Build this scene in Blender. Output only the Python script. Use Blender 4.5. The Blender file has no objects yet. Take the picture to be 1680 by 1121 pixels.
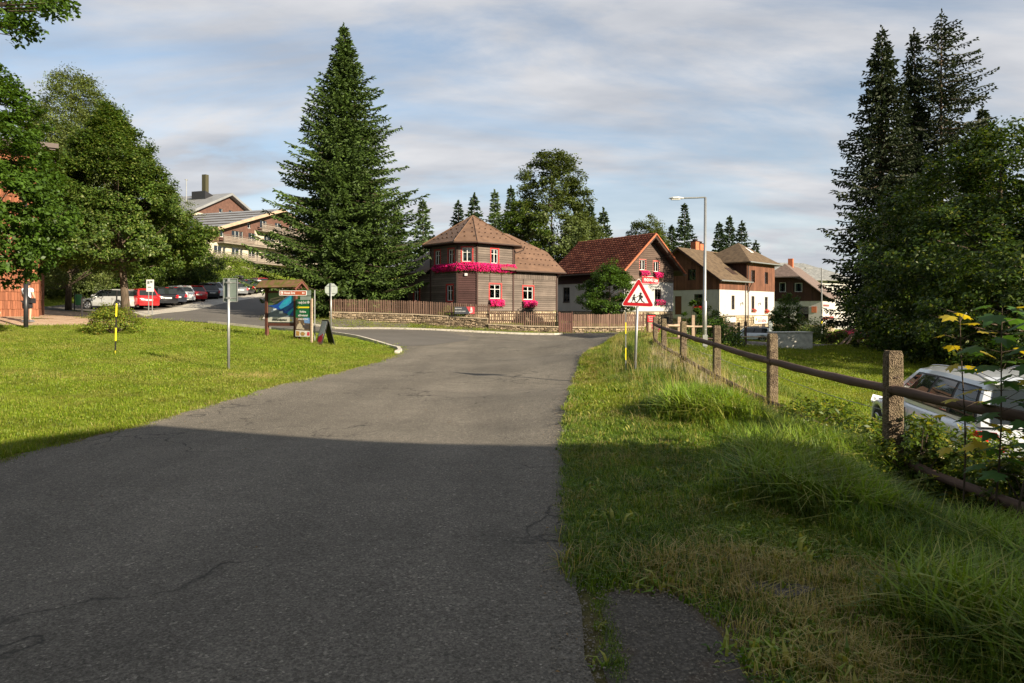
import bpy, math, random
import numpy as np
from mathutils import Vector, Matrix
sc = bpy.context.scene
COL = sc.collection
F, CX, CY, EYE = 1120.0, 840.0, 508.0, 1.65      # focal (px of a 1680 wide picture), horizon row, eye height
# ---------------------------------------------------------------- camera
cd = bpy.data.cameras.new('camera'); cam = bpy.data.objects.new('camera', cd); COL.objects.link(cam)
cam.location = (0, 0, EYE); cam.rotation_euler = (math.radians(90), 0, 0)
cd.sensor_width = 36.0; cd.lens = 24.0; cd.shift_y = -(560.5 - CY) / 1680.0
cd.clip_start = 0.1; cd.clip_end = 3000
sc.camera = cam
# ---------------------------------------------------------------- light
SUN_EL = math.radians(23.0)
SUNH = Vector((0.78, -0.625)).normalized()        # horizontal direction towards the sun
SUNV = Vector((SUNH.x*math.cos(SUN_EL), SUNH.y*math.cos(SUN_EL), math.sin(SUN_EL)))
ld = bpy.data.lights.new('sun', 'SUN'); sun = bpy.data.objects.new('sun', ld); COL.objects.link(sun)
ld.energy = 4.5; ld.angle = math.radians(0.55); ld.color = (1.0, 0.86, 0.66)
sun.rotation_euler = SUNV.to_track_quat('Z', 'Y').to_euler(); sun.location = (20, -20, 30)
world = bpy.data.worlds.new('World'); sc.world = world; world.use_nodes = True
SKY_STRENGTH = 0.068
EXPOSURE = 1.62
def build_world():
    nt = world.node_tree; N = nt.nodes; L = nt.links; N.clear()
    out = N.new('ShaderNodeOutputWorld'); bg = N.new('ShaderNodeBackground')
    bg.inputs['Strength'].default_value = SKY_STRENGTH
    sky = N.new('ShaderNodeTexSky'); sky.sky_type = 'NISHITA'; sky.sun_disc = False
    sky.sun_elevation = SUN_EL; sky.sun_rotation = math.atan2(SUNH.x, SUNH.y)
    sky.altitude = 800; sky.air_density = 1.0; sky.dust_density = 1.0; sky.ozone_density = 1.0
    tc = N.new('ShaderNodeTexCoord'); sep = N.new('ShaderNodeSeparateXYZ'); L.new(tc.outputs['Generated'], sep.inputs[0])
    def math_(op, a, b=None):
        m = N.new('ShaderNodeMath'); m.operation = op
        for k, v in enumerate((a, b)):
            if v is None: continue
            if isinstance(v, (int, float)): m.inputs[k].default_value = v
            else: L.new(v, m.inputs[k])
        return m.outputs[0]
    zc = math_('ADD', math_('MAXIMUM', sep.outputs['Z'], 0.0), 0.22)
    px = math_('DIVIDE', sep.outputs['X'], zc); py = math_('DIVIDE', sep.outputs['Y'], zc)
    comb = N.new('ShaderNodeCombineXYZ'); L.new(px, comb.inputs[0]); L.new(py, comb.inputs[1])
    mp = N.new('ShaderNodeMapping'); mp.inputs['Rotation'].default_value = (0, 0, math.radians(48)); mp.inputs['Scale'].default_value = (0.8, 1.75, 1)
    mp.inputs['Location'].default_value = (3.1, 1.7, 0)
    L.new(comb.outputs[0], mp.inputs[0])
    n1 = N.new('ShaderNodeTexNoise'); n1.inputs['Scale'].default_value = 1.1; n1.inputs['Detail'].default_value = 9; n1.inputs['Roughness'].default_value = 0.6; n1.inputs['Distortion'].default_value = 0.5
    L.new(mp.outputs[0], n1.inputs['Vector'])
    r1 = N.new('ShaderNodeValToRGB'); r1.color_ramp.elements[0].position = 0.36; r1.color_ramp.elements[1].position = 0.56
    r1.color_ramp.elements[0].color = (0.30, 0.30, 0.30, 1); r1.color_ramp.elements[1].color = (0.97, 0.97, 0.97, 1)
    L.new(n1.outputs['Fac'], r1.inputs[0])
    n2 = N.new('ShaderNodeTexNoise'); n2.inputs['Scale'].default_value = 2.3; n2.inputs['Detail'].default_value = 7
    L.new(mp.outputs[0], n2.inputs['Vector'])
    r2 = N.new('ShaderNodeValToRGB'); r2.color_ramp.elements[0].position = 0.32; r2.color_ramp.elements[1].position = 0.66
    r2.color_ramp.elements[0].color = (2.3, 2.45, 2.75, 1); r2.color_ramp.elements[1].color = (3.75, 3.75, 3.85, 1)
    L.new(n2.outputs['Fac'], r2.inputs[0])
    mul = N.new('ShaderNodeMixRGB'); mul.blend_type = 'MULTIPLY'; mul.inputs[0].default_value = 1.0
    L.new(sky.outputs[0], mul.inputs[1]); mul.inputs[2].default_value = (0.85, 0.86, 0.82, 1)
    hz = N.new('ShaderNodeValToRGB'); hz.color_ramp.elements[0].position = 0.0; hz.color_ramp.elements[1].position = 0.42; hz.color_ramp.elements[0].color = (0.85, 0.85, 0.85, 1); hz.color_ramp.elements[1].color = (0, 0, 0, 1); L.new(sep.outputs['Z'], hz.inputs[0])
    fmax = math_('MAXIMUM', r1.outputs[0], hz.outputs[0])
    mix = N.new('ShaderNodeMixRGB'); L.new(fmax, mix.inputs[0]); L.new(mul.outputs[0], mix.inputs[1]); L.new(r2.outputs[0], mix.inputs[2])
    L.new(mix.outputs[0], bg.inputs['Color']); L.new(bg.outputs[0], out.inputs[0])
build_world()
sc.view_settings.view_transform = 'Standard'; sc.view_settings.look = 'None'
sc.view_settings.exposure = EXPOSURE; sc.view_settings.gamma = 1.0; sc.view_settings.use_curve_mapping = False
sc.cycles.max_bounces = 6; sc.cycles.transparent_max_bounces = 12; sc.cycles.sample_clamp_indirect = 4.0
try: sc.cycles.use_denoising = True
except Exception: pass
# ---------------------------------------------------------------- helpers
RNG = np.random.default_rng(7); random.seed(7)
def tag(o, label=None, cat=None, group=None, kind=None):
    if label: o['label'] = label
    if cat: o['category'] = cat
    if group: o['group'] = group
    if kind: o['kind'] = kind
    return o
def thing(name, label, cat, loc=(0,0,0), rz=0.0, group=None, tilt=None):
    o = bpy.data.objects.new(name, None); COL.objects.link(o); o.empty_display_size = 0.2
    o.location = loc; o.rotation_euler = (tilt[0] if tilt else 0, tilt[1] if tilt else 0, rz)
    return tag(o, label, cat, group)
def mk(name, verts, faces, mat, parent=None, smooth=False, kind=None, fm=None):
    me = bpy.data.meshes.new(name); me.from_pydata([tuple(v) for v in verts], [], [tuple(f) for f in faces])
    for m in (mat if isinstance(mat, (list, tuple)) else [mat]): me.materials.append(m)
    if fm is not None: me.polygons.foreach_set('material_index', np.array(fm, dtype=np.int32))
    if smooth: me.polygons.foreach_set('use_smooth', np.ones(len(me.polygons), dtype=bool))
    me.update()
    o = bpy.data.objects.new(name, me); COL.objects.link(o)
    if parent is not None: o.parent = parent
    if kind: o['kind'] = kind
    return o
def fast(name, V, n, mat, parent=None, kind=None, smooth=False, link=True, F_=None):
    """V: (k,n,3) separate n-gons, or V (m,3) with F_ (k,n) indices."""
    me = bpy.data.meshes.new(name)
    if F_ is None:
        k = V.shape[0]; co = V.reshape(-1); idx = np.arange(k*n, dtype=np.int32)
    else:
        k = F_.shape[0]; co = V.reshape(-1); idx = F_.reshape(-1).astype(np.int32)
    me.vertices.add(co.size//3); me.vertices.foreach_set('co', co.astype(np.float32))
    me.loops.add(k*n); me.loops.foreach_set('vertex_index', idx)
    me.polygons.add(k); me.polygons.foreach_set('loop_start', np.arange(0, k*n, n, dtype=np.int32))
    try: me.polygons.foreach_set('loop_total', np.full(k, n, dtype=np.int32))
    except Exception: pass
    if smooth: me.polygons.foreach_set('use_smooth', np.ones(k, dtype=bool))
    me.materials.append(mat); me.update(calc_edges=True); me.validate()
    o = bpy.data.objects.new(name, me)
    if link: COL.objects.link(o)
    if parent is not None: o.parent = parent
    if kind: o['kind'] = kind
    return o
class MB:
    def __init__(s): s.v = []; s.f = []; s.m = []
    def add(s, vs, fs, mi=0):
        b = len(s.v); s.v += [tuple(v) for v in vs]; s.f += [tuple(b+i for i in f) for f in fs]; s.m += [mi]*len(fs); return s
    def box(s, x0, x1, y0, y1, z0, z1, mi=0):
        return s.add([(x0,y0,z0),(x1,y0,z0),(x1,y1,z0),(x0,y1,z0),(x0,y0,z1),(x1,y0,z1),(x1,y1,z1),(x0,y1,z1)],
                     [(0,3,2,1),(4,5,6,7),(0,1,5,4),(1,2,6,5),(2,3,7,6),(3,0,4,7)], mi)
    def tube(s, pts, rs, n=8, mi=0, cap=True):
        pts = [Vector(p) for p in pts]
        if not isinstance(rs, (list, tuple)): rs = [rs]*len(pts)
        b = len(s.v); ref = None
        for i, p in enumerate(pts):
            d = (pts[min(i+1, len(pts)-1)] - pts[max(i-1, 0)]).normalized()
            if ref is None: ref = Vector((0,0,1)) if abs(d.z) < 0.9 else Vector((1,0,0))
            a = (ref - d*ref.dot(d)).normalized(); c = d.cross(a); ref = a
            for k in range(n):
                t = 2*math.pi*k/n; q = p + (a*math.cos(t) + c*math.sin(t))*rs[i]; s.v.append(tuple(q))
        for i in range(len(pts)-1):
            for k in range(n):
                s.f.append((b+i*n+k, b+i*n+(k+1)%n, b+(i+1)*n+(k+1)%n, b+(i+1)*n+k)); s.m.append(mi)
        if cap:
            s.f.append(tuple(b+k for k in range(n))[::-1]); s.m.append(mi)
            s.f.append(tuple(b+(len(pts)-1)*n+k for k in range(n))); s.m.append(mi)
        return s
    def poly(s, pts, off, mi=0):
        """prism: polygon pts (3d) extruded by vector off"""
        n = len(pts); off = Vector(off); top = [tuple(Vector(p)+off) for p in pts]
        return s.add(list(pts)+top, [tuple(range(n))[::-1], tuple(range(n, 2*n))] + [(i, (i+1)%n, n+(i+1)%n, n+i) for i in range(n)], mi)
    def build(s, name, mat, parent=None, smooth=False, kind=None):
        return mk(name, s.v, s.f, mat, parent, smooth, kind, s.m if isinstance(mat, (list, tuple)) else None)
_unit = {}
def ubox(name, x0, x1, y0, y1, z0, z1, mat, parent=None):
    """box sharing one unit mesh per material (leaf parts only)"""
    if mat.name not in _unit:
        m = MB().box(-.5,.5,-.5,.5,-.5,.5); me = bpy.data.meshes.new('block'); me.from_pydata(m.v, [], m.f); me.materials.append(mat); _unit[mat.name] = me
    o = bpy.data.objects.new(name, _unit[mat.name]); COL.objects.link(o)
    o.location = ((x0+x1)/2, (y0+y1)/2, (z0+z1)/2); o.scale = (abs(x1-x0), abs(y1-y0), abs(z1-z0))
    if parent is not None: o.parent = parent
    return o
def place_copy(src, name, loc, rz=0, parent=None, scale=None):
    o = bpy.data.objects.new(name, src.data); COL.objects.link(o); o.location = loc; o.rotation_euler = (0,0,rz)
    if scale: o.scale = scale
    if parent is not None: o.parent = parent
    return o
# ---------------------------------------------------------------- materials
class NM:
    def __init__(s, name, rough=0.8, spec=0.3, metal=0.0):
        s.mat = bpy.data.materials.new(name); s.mat.use_nodes = True; s.nt = s.mat.node_tree; s.N = s.nt.nodes; s.L = s.nt.links
        s.b = s.N['Principled BSDF']; s.out = s.N['Material Output']
        s.b.inputs['Roughness'].default_value = rough; s.b.inputs['Specular IOR Level'].default_value = spec; s.b.inputs['Metallic'].default_value = metal
        s.geo = None
    def pos(s, scale=(1,1,1), rot=(0,0,0), obj=False):
        if obj: tc = s.N.new('ShaderNodeTexCoord'); src = tc.outputs['Object']
        else:
            g = s.N.new('ShaderNodeNewGeometry'); src = g.outputs['Position']
        mp = s.N.new('ShaderNodeMapping'); mp.inputs['Scale'].default_value = scale; mp.inputs['Rotation'].default_value = rot
        s.L.new(src, mp.inputs[0]); return mp.outputs[0]
    def noise(s, vec, scale, detail=4, rough=0.55, dist=0.0):
        n = s.N.new('ShaderNodeTexNoise'); n.inputs['Scale'].default_value = scale; n.inputs['Detail'].default_value = detail
        n.inputs['Roughness'].default_value = rough; n.inputs['Distortion'].default_value = dist; s.L.new(vec, n.inputs['Vector']); return n.outputs['Fac']
    def vor(s, vec, scale, feat='F1', out='Distance'):
        n = s.N.new('ShaderNodeTexVoronoi'); n.feature = feat; n.inputs['Scale'].default_value = scale; s.L.new(vec, n.inputs['Vector']); return n.outputs[out]
    def ramp(s, fac, stops):
        r = s.N.new('ShaderNodeValToRGB'); e = r.color_ramp.elements
        while len(e) < len(stops): e.new(0.5)
        for k, (p, c) in enumerate(stops):
            e[k].position = p; e[k].color = (c if len(c) == 4 else (*c, 1)) if not isinstance(c, (int, float)) else (c, c, c, 1)
        s.L.new(fac, r.inputs[0]); return r.outputs[0]
    def mix(s, fac, a, b, mode='MIX'):
        m = s.N.new('ShaderNodeMixRGB'); m.blend_type = mode
        for k, v in enumerate((fac, a, b)):
            if isinstance(v, (int, float)): m.inputs[k].default_value = v if k == 0 else (v, v, v, 1)
            elif isinstance(v, tuple): m.inputs[k].default_value = (*v, 1) if len(v) == 3 else v
            else: s.L.new(v, m.inputs[k])
        return m.outputs[0]
    def math(s, op, a, b=0.0):
        m = s.N.new('ShaderNodeMath'); m.operation = op
        for k, v in enumerate((a, b)):
            if isinstance(v, (int, float)): m.inputs[k].default_value = v
            else: s.L.new(v, m.inputs[k])
        return m.outputs[0]
    def objrand(s): return s.N.new('ShaderNodeObjectInfo').outputs['Random']
    def island(s): return s.N.new('ShaderNodeNewGeometry').outputs['Random Per Island']
    def color(s, c):
        if isinstance(c, tuple): s.b.inputs['Base Color'].default_value = (*c, 1)
        else: s.L.new(c, s.b.inputs['Base Color'])
        return s
    def bump(s, h, strength=0.4, dist=0.02):
        b = s.N.new('ShaderNodeBump'); b.inputs['Strength'].default_value = strength; b.inputs['Distance'].default_value = dist
        s.L.new(h, b.inputs['Height']); s.L.new(b.outputs[0], s.b.inputs['Normal']); return s
def sc3(c, k): return tuple(x*k for x in c)
def m_plain(name, c, rough=0.6, spec=0.3, metal=0.0, var=0.12, scale=6.0):
    n = NM(name, rough, spec, metal); f = n.noise(n.pos(), scale, 5)
    n.color(n.ramp(f, [(0.3, sc3(c, 1-var)), (0.7, sc3(c, 1+var))])); return n.mat
def m_wood(name, c, vertical=False, var=0.25, objvar=0.3, rough=0.75, fine=40.0):
    n = NM(name, rough, 0.2); s = (fine, fine, 1.6) if vertical else (1.2, 1.2, fine)
    g = n.noise(n.pos(s), 1.0, 6, 0.65); base = n.ramp(g, [(0.25, sc3(c, 1-var)), (0.75, sc3(c, 1+var))])
    blot = n.ramp(n.noise(n.pos(), 0.9, 4), [(0.3, 0.78), (0.7, 1.12)]); c2 = n.mix(1.0, base, blot, 'MULTIPLY')
    c3 = n.mix(1.0, c2, n.ramp(n.objrand(), [(0.0, 1-objvar), (1.0, 1+objvar)]), 'MULTIPLY')
    n.color(c3).bump(g, 0.35, 0.01); return n.mat
def m_leaf(name, c1, c2, trans=0.35, rough=0.55, clump=0.5, c3=None, dry=None):
    n = NM(name, rough, 0.25)
    base = n.ramp(n.island(), [(0.0, c1), (0.75, c2)] + ([(1.0, c3)] if c3 else []))
    cl = n.ramp(n.noise(n.pos(), clump, 3), [(0.3, 0.72), (0.7, 1.25)])
    col = n.mix(1.0, base, cl, 'MULTIPLY')
    if dry: col = n.mix(n.ramp(n.noise(n.pos(), dry[1], 5, 0.6), [(0.47, 0.0), (0.66, dry[2])]), col, dry[0])
    n.color(col)
    t = n.N.new('ShaderNodeBsdfTranslucent'); warm = n.mix(1.0, col, (1.25, 1.15, 0.45), 'MULTIPLY'); n.L.new(warm, t.inputs[0])
    mx = n.N.new('ShaderNodeMixShader'); mx.inputs[0].default_value = trans
    n.L.new(n.b.outputs[0], mx.inputs[1]); n.L.new(t.outputs[0], mx.inputs[2]); n.L.new(mx.outputs[0], n.out.inputs[0]); return n.mat
def m_glass(name='window_glass', tint=(0.55,0.62,0.6), transp=0.55):
    n = NM(name, 0.05, 0.5); N, L = n.N, n.L
    g = N.new('ShaderNodeBsdfGlossy'); g.inputs['Roughness'].default_value = 0.03; g.inputs['Color'].default_value = (0.9,0.92,0.95,1)
    t = N.new('ShaderNodeBsdfTransparent'); t.inputs[0].default_value = (*tint, 1)
    fr = N.new('ShaderNodeFresnel'); fr.inputs[0].default_value = 1.6
    f2 = n.math('ADD', fr.outputs[0], 0.06)
    mx = N.new('ShaderNodeMixShader'); L.new(f2, mx.inputs[0]); L.new(t.outputs[0], mx.inputs[1]); L.new(g.outputs[0], mx.inputs[2]); L.new(mx.outputs[0], n.out.inputs[0]); return n.mat
M = {}
def mats():
    M['glass'] = m_glass()
    M['dark'] = m_plain('room_darkness', (0.02,0.02,0.022), 0.9)  # near-black colour stands in for unlit rooms behind the windows
    M['white_paint'] = m_plain('white_window_paint', (0.50,0.50,0.485), 0.4, var=0.04)
    M['red_paint'] = m_plain('red_window_paint', (0.33,0.03,0.028), 0.45, var=0.1)
    M['curtain'] = m_plain('net_curtain', (0.65,0.65,0.62), 0.9, var=0.06)
    M['siding'] = m_wood('grey_brown_siding', (0.105,0.085,0.072), False, 0.3, 0.22)
    M['siding_trim'] = m_wood('dark_trim_wood', (0.045,0.026,0.022), True, 0.2, 0.1)
    M['porch_board'] = m_wood('dark_red_brown_board', (0.052,0.026,0.024), False, 0.25, 0.15)
    M['gable_board'] = m_wood('weathered_gable_board', (0.085,0.058,0.045), False, 0.3, 0.35)
    M['red_brown_board'] = m_wood('red_brown_vertical_board', (0.115,0.050,0.030), True, 0.3, 0.25)
    M['dark_board'] = m_wood('dark_brown_vertical_board', (0.04,0.018,0.014), True, 0.25, 0.2)
    M['picket'] = m_wood('picket_wood', (0.15,0.095,0.07), True, 0.25, 0.3)
    M['picket_dark'] = m_wood('gate_wood', (0.10,0.05,0.04), True, 0.25, 0.2)
    M['rail'] = m_wood('weathered_rail_wood', (0.085,0.055,0.042), False, 0.45, 0.15, fine=25)
    M['rail_light'] = m_wood('light_rail_wood', (0.30,0.22,0.16), False, 0.3, 0.15, fine=25)
    M['plank'] = m_wood('grey_plank_wood', (0.20,0.155,0.11), False, 0.4, 0.3, fine=25)
    n = NM('white_plaster', 0.9, 0.15); f = n.noise(n.pos(), 1.2, 6); st = n.noise(n.pos((3,3,0.5)), 1.0, 5)
    n.color(n.mix(n.ramp(st, [(0.35, 0.0), (0.8, 0.35)]), n.ramp(f, [(0.3, (0.32,0.313,0.298)), (0.7, (0.385,0.377,0.36))]), (0.5,0.48,0.44))).bump(n.noise(n.pos(), 60, 3), 0.2, 0.01); M['plaster'] = n.mat
    n = NM('sandstone', 0.9, 0.15); f = n.noise(n.pos(), 5, 5)
    n.color(n.mix(1.0, n.ramp(f, [(0.3, (0.20,0.155,0.10)), (0.7, (0.36,0.29,0.20))]), n.ramp(n.island(), [(0, 0.6), (1, 1.3)]), 'MULTIPLY')).bump(f, 0.5, 0.03); M['sandstone'] = n.mat
    n = NM('wall_stone', 0.9, 0.15); f = n.noise(n.pos(), 9, 5)
    n.color(n.mix(1.0, n.ramp(f, [(0.3, (0.20,0.15,0.10)), (0.7, (0.40,0.32,0.22))]), n.ramp(n.island(), [(0, 0.42), (0.6, 1.0), (1, 1.45)]), 'MULTIPLY')).bump(f, 0.5, 0.02); M['stone'] = n.mat
    M['mortar'] = m_plain('wall_mortar', (0.10,0.082,0.06), 0.95, var=0.3, scale=12)
    M['coping'] = m_plain('coping_stone', (0.34,0.28,0.2), 0.9, var=0.3, scale=5)
    n = NM('brown_roof_sheet', 0.55, 0.3); f = n.noise(n.pos(), 1.6, 5)
    w = n.noise(n.pos((0.6,0.6,6)), 1.0, 3)
    n.color(n.mix(1.0, n.ramp(f, [(0.3, (0.095,0.055,0.034)), (0.7, (0.14,0.083,0.052))]), n.ramp(w, [(0.3, 0.85), (0.7, 1.12)]), 'MULTIPLY')).bump(n.noise(n.pos(), 25, 3), 0.15, 0.01); M['roof_brown'] = n.mat
    n = NM('tan_shingle_roof', 0.85, 0.2); f = n.noise(n.pos(), 2.0, 6)
    n.color(n.mix(1.0, n.ramp(f, [(0.3, (0.06,0.042,0.027)), (0.7, (0.12,0.085,0.052))]), n.ramp(n.noise(n.pos((1,1,14)), 3, 3), [(0.3, 0.8), (0.7, 1.15)]), 'MULTIPLY')); M['roof_tan'] = n.mat
    n = NM('red_clay_tile', 0.7, 0.25)
    n.color(n.mix(1.0, n.ramp(n.island(), [(0, (0.12,0.033,0.019)), (0.6, (0.20,0.060,0.034)), (1, (0.29,0.105,0.06))]), n.ramp(n.noise(n.pos(), 1.1, 4), [(0.3, 0.72), (0.7, 1.2)]), 'MULTIPLY')); M['tile'] = n.mat
    M['ridge_tile'] = m_plain('orange_ridge_tile', (0.36,0.11,0.05), 0.7, var=0.25)
    M['roof_old'] = m_plain('old_brown_shingle_roof', (0.12,0.088,0.075), 0.85, var=0.25, scale=3)
    n = NM('grey_wavy_roof', 0.8, 0.2); n.color(n.mix(1.0, n.ramp(n.noise(n.pos(), 2, 4), [(0.3, (0.12,0.125,0.125)), (0.7, (0.20,0.205,0.20))]), n.ramp(n.noise(n.pos((1,1,8)), 2, 2), [(0.4,0.75),(0.6,1.15)]), 'MULTIPLY')); M['roof_grey'] = n.mat
    M['hotel_roof'] = m_plain('pale_sheet_roof', (0.17,0.175,0.18), 0.5, 0.4, var=0.15, scale=0.6)
    n = NM('cream_stone_cladding', 0.9, 0.15)
    br = n.N.new('ShaderNodeTexBrick'); br.inputs['Scale'].default_value = 1.0; br.inputs['Color1'].default_value = (0.44,0.40,0.32,1); br.inputs['Color2'].default_value = (0.35,0.31,0.24,1); br.inputs['Mortar'].default_value = (0.33,0.29,0.22,1)
    br.inputs['Brick Width'].default_value = 0.7; br.inputs['Row Height'].default_value = 0.22; br.inputs['Mortar Size'].default_value = 0.012
    tc = n.N.new('ShaderNodeTexCoord'); sp = n.N.new('ShaderNodeSeparateXYZ'); cb = n.N.new('ShaderNodeCombineXYZ'); n.L.new(tc.outputs['Object'], sp.inputs[0])
    n.L.new(n.math('ADD', sp.outputs[0], sp.outputs[1]), cb.inputs[0]); n.L.new(sp.outputs[2], cb.inputs[1]); n.L.new(cb.outputs[0], br.inputs['Vector'])
    n.color(n.mix(1.0, br.outputs[0], n.ramp(n.noise(n.pos(), 0.8, 4), [(0.3,0.85),(0.7,1.1)]), 'MULTIPLY')); M['cream'] = n.mat
    M['hotel_brown'] = m_plain('brown_shingle_cladding', (0.09,0.046,0.034), 0.8, var=0.22, scale=2.0)
    M['balcony'] = m_wood('weathered_balcony_board', (0.16,0.135,0.115), False, 0.3, 0.25)
    M['metal'] = m_plain('galvanised_steel', (0.27,0.28,0.28), 0.4, 0.5, 0.6, var=0.12)
    M['sign_back'] = m_plain('sign_back_metal', (0.36,0.40,0.38), 0.45, 0.5, 0.3, var=0.1)
    M['sign_grey'] = m_plain('dark_green_grey_sign_back', (0.12,0.15,0.135), 0.5, 0.4, 0.2, var=0.15)
    M['black_metal'] = m_plain('black_painted_metal', (0.018,0.018,0.02), 0.4, 0.4)
    M['gutter'] = m_plain('dark_brown_gutter', (0.045,0.028,0.022), 0.4, 0.4)
    M['sign_white'] = m_plain('sign_white', (0.50,0.505,0.50), 0.4, var=0.02)
    M['sign_red'] = m_plain('sign_red', (0.27,0.006,0.010), 0.35, var=0.04)
    M['banner_red'] = m_plain('banner_red', (0.62,0.02,0.03), 0.5, var=0.04)
    M['sign_black'] = m_plain('sign_black', (0.008,0.008,0.008), 0.5)
    M['sign_brown'] = m_plain('sign_brown', (0.22,0.05,0.02), 0.4, var=0.05)
    M['sign_green'] = m_plain('sign_green', (0.008,0.10,0.035), 0.45, var=0.05)
    M['sign_yellow'] = m_plain('sign_yellow', (0.75,0.62,0.02), 0.45, var=0.03)
    M['board_frame'] = m_wood('red_brown_board_frame', (0.10,0.04,0.028), True, 0.25, 0.1)
    n = NM('mossy_board_roof', 0.9, 0.1); n.color(n.mix(n.ramp(n.noise(n.pos(), 5, 5), [(0.45, 0.0), (0.62, 0.9)]), n.ramp(n.noise(n.pos((1,1,30)),1,4), [(0.3,(0.11,0.06,0.035)),(0.7,(0.2,0.12,0.07))]), (0.09,0.10,0.018))); M['mossy'] = n.mat
    M['skin'] = m_plain('skin', (0.42,0.24,0.17), 0.6, var=0.05)
    M['bark'] = None
    n = NM('tree_bark', 0.95, 0.1); f = n.noise(n.pos((9,9,1.8)), 1.5, 6, 0.7)
    n.color(n.ramp(f, [(0.3, (0.035,0.026,0.018)), (0.7, (0.13,0.10,0.075))])).bump(f, 0.8, 0.04); M['bark'] = n.mat
    n = NM('concrete_aggregate', 0.95, 0.15); v = n.vor(n.pos(), 75); v2 = n.noise(n.pos(), 22, 6, 0.7); v3 = n.noise(n.pos(), 2.2, 4)
    col = n.mix(1.0, n.ramp(v2, [(0.36, (0.095,0.07,0.048)), (0.64, (0.26,0.20,0.135))]), n.ramp(v, [(0.1, 1.25), (0.6, 0.7)]), 'MULTIPLY')
    lich = n.ramp(v3, [(0.48, 0.0), (0.7, 0.5)]); col = n.mix(lich, col, (0.20,0.185,0.085))
    n.color(col).bump(n.math('ADD', v2, n.math('MULTIPLY', v, 0.8)), 1.0, 0.03); M['post'] = n.mat
    M['concrete'] = m_plain('old_concrete', (0.50,0.49,0.44), 0.95, var=0.25, scale=4)
    M['flower'] = m_leaf('magenta_petunia', (0.50,0.002,0.09), (0.72,0.01,0.22), 0.3, 0.6, 2.0)
    M['flower_red'] = m_leaf('red_geranium', (0.55,0.01,0.01), (0.7,0.06,0.03), 0.3, 0.6, 2.0)
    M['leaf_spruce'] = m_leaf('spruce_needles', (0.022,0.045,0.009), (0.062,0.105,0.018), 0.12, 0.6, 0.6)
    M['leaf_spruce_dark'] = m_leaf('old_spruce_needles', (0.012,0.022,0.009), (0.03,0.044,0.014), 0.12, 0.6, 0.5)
    M['leaf_spruce_far'] = m_leaf('far_spruce_needles', (0.022,0.042,0.018), (0.042,0.07,0.026), 0.12, 0.6, 0.4)
    M['leaf_larch'] = m_leaf('pale_larch_needles', (0.06,0.10,0.055), (0.11,0.16,0.075), 0.25, 0.6, 0.4)
    M['leaf_linden'] = m_leaf('linden_leaves', (0.026,0.056,0.008), (0.078,0.130,0.018), 0.40, 0.45, 0.7, (0.19,0.22,0.06))
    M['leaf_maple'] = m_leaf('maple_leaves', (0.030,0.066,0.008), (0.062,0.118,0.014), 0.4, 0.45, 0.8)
    M['leaf_birch'] = m_leaf('birch_leaves', (0.055,0.085,0.018), (0.12,0.15,0.04), 0.35, 0.5, 0.5)
    M['leaf_far'] = m_leaf('far_deciduous_leaves', (0.045,0.07,0.016), (0.095,0.125,0.035), 0.3, 0.5, 0.35)
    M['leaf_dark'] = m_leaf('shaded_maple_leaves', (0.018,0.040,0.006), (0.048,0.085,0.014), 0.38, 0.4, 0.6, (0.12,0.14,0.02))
    M['leaf_bush'] = m_leaf('yellow_green_bush_leaves', (0.07,0.12,0.012), (0.17,0.22,0.025), 0.4, 0.5, 1.5, (0.25,0.17,0.04))
    M['leaf_hedge'] = m_leaf('clipped_hedge_leaves', (0.07,0.11,0.012), (0.13,0.18,0.02), 0.3, 0.5, 0.8)
    M['leaf_shrub'] = m_leaf('shrub_leaves', (0.03,0.065,0.010), (0.10,0.15,0.02), 0.45, 0.4, 2.0, (0.25,0.22,0.03))
    M['leaf_sapling'] = m_leaf('maple_sapling_leaves', (0.03,0.085,0.02), (0.06,0.14,0.03), 0.5, 0.45, 3.0)
    M['leaf_yellow'] = m_leaf('yellowing_maple_leaves', (0.30,0.26,0.02), (0.45,0.36,0.03), 0.5, 0.45, 3.0)
    M['grass'] = m_leaf('lawn_grass_blades', (0.080,0.130,0.008), (0.165,0.235,0.014), 0.45, 0.5, 1.3, (0.30,0.27,0.07), ((0.27,0.22,0.07), 0.42, 0.38))
    M['grass_tall'] = m_leaf('tall_grass_blades', (0.035,0.085,0.008), (0.17,0.28,0.025), 0.42, 0.45, 2.2, (0.36,0.33,0.09), ((0.22,0.21,0.05), 0.8, 0.25))
    M['grass_dry'] = m_leaf('dry_grass_blades', (0.20,0.17,0.05), (0.42,0.34,0.14), 0.4, 0.6, 1.2)
mats()
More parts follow.
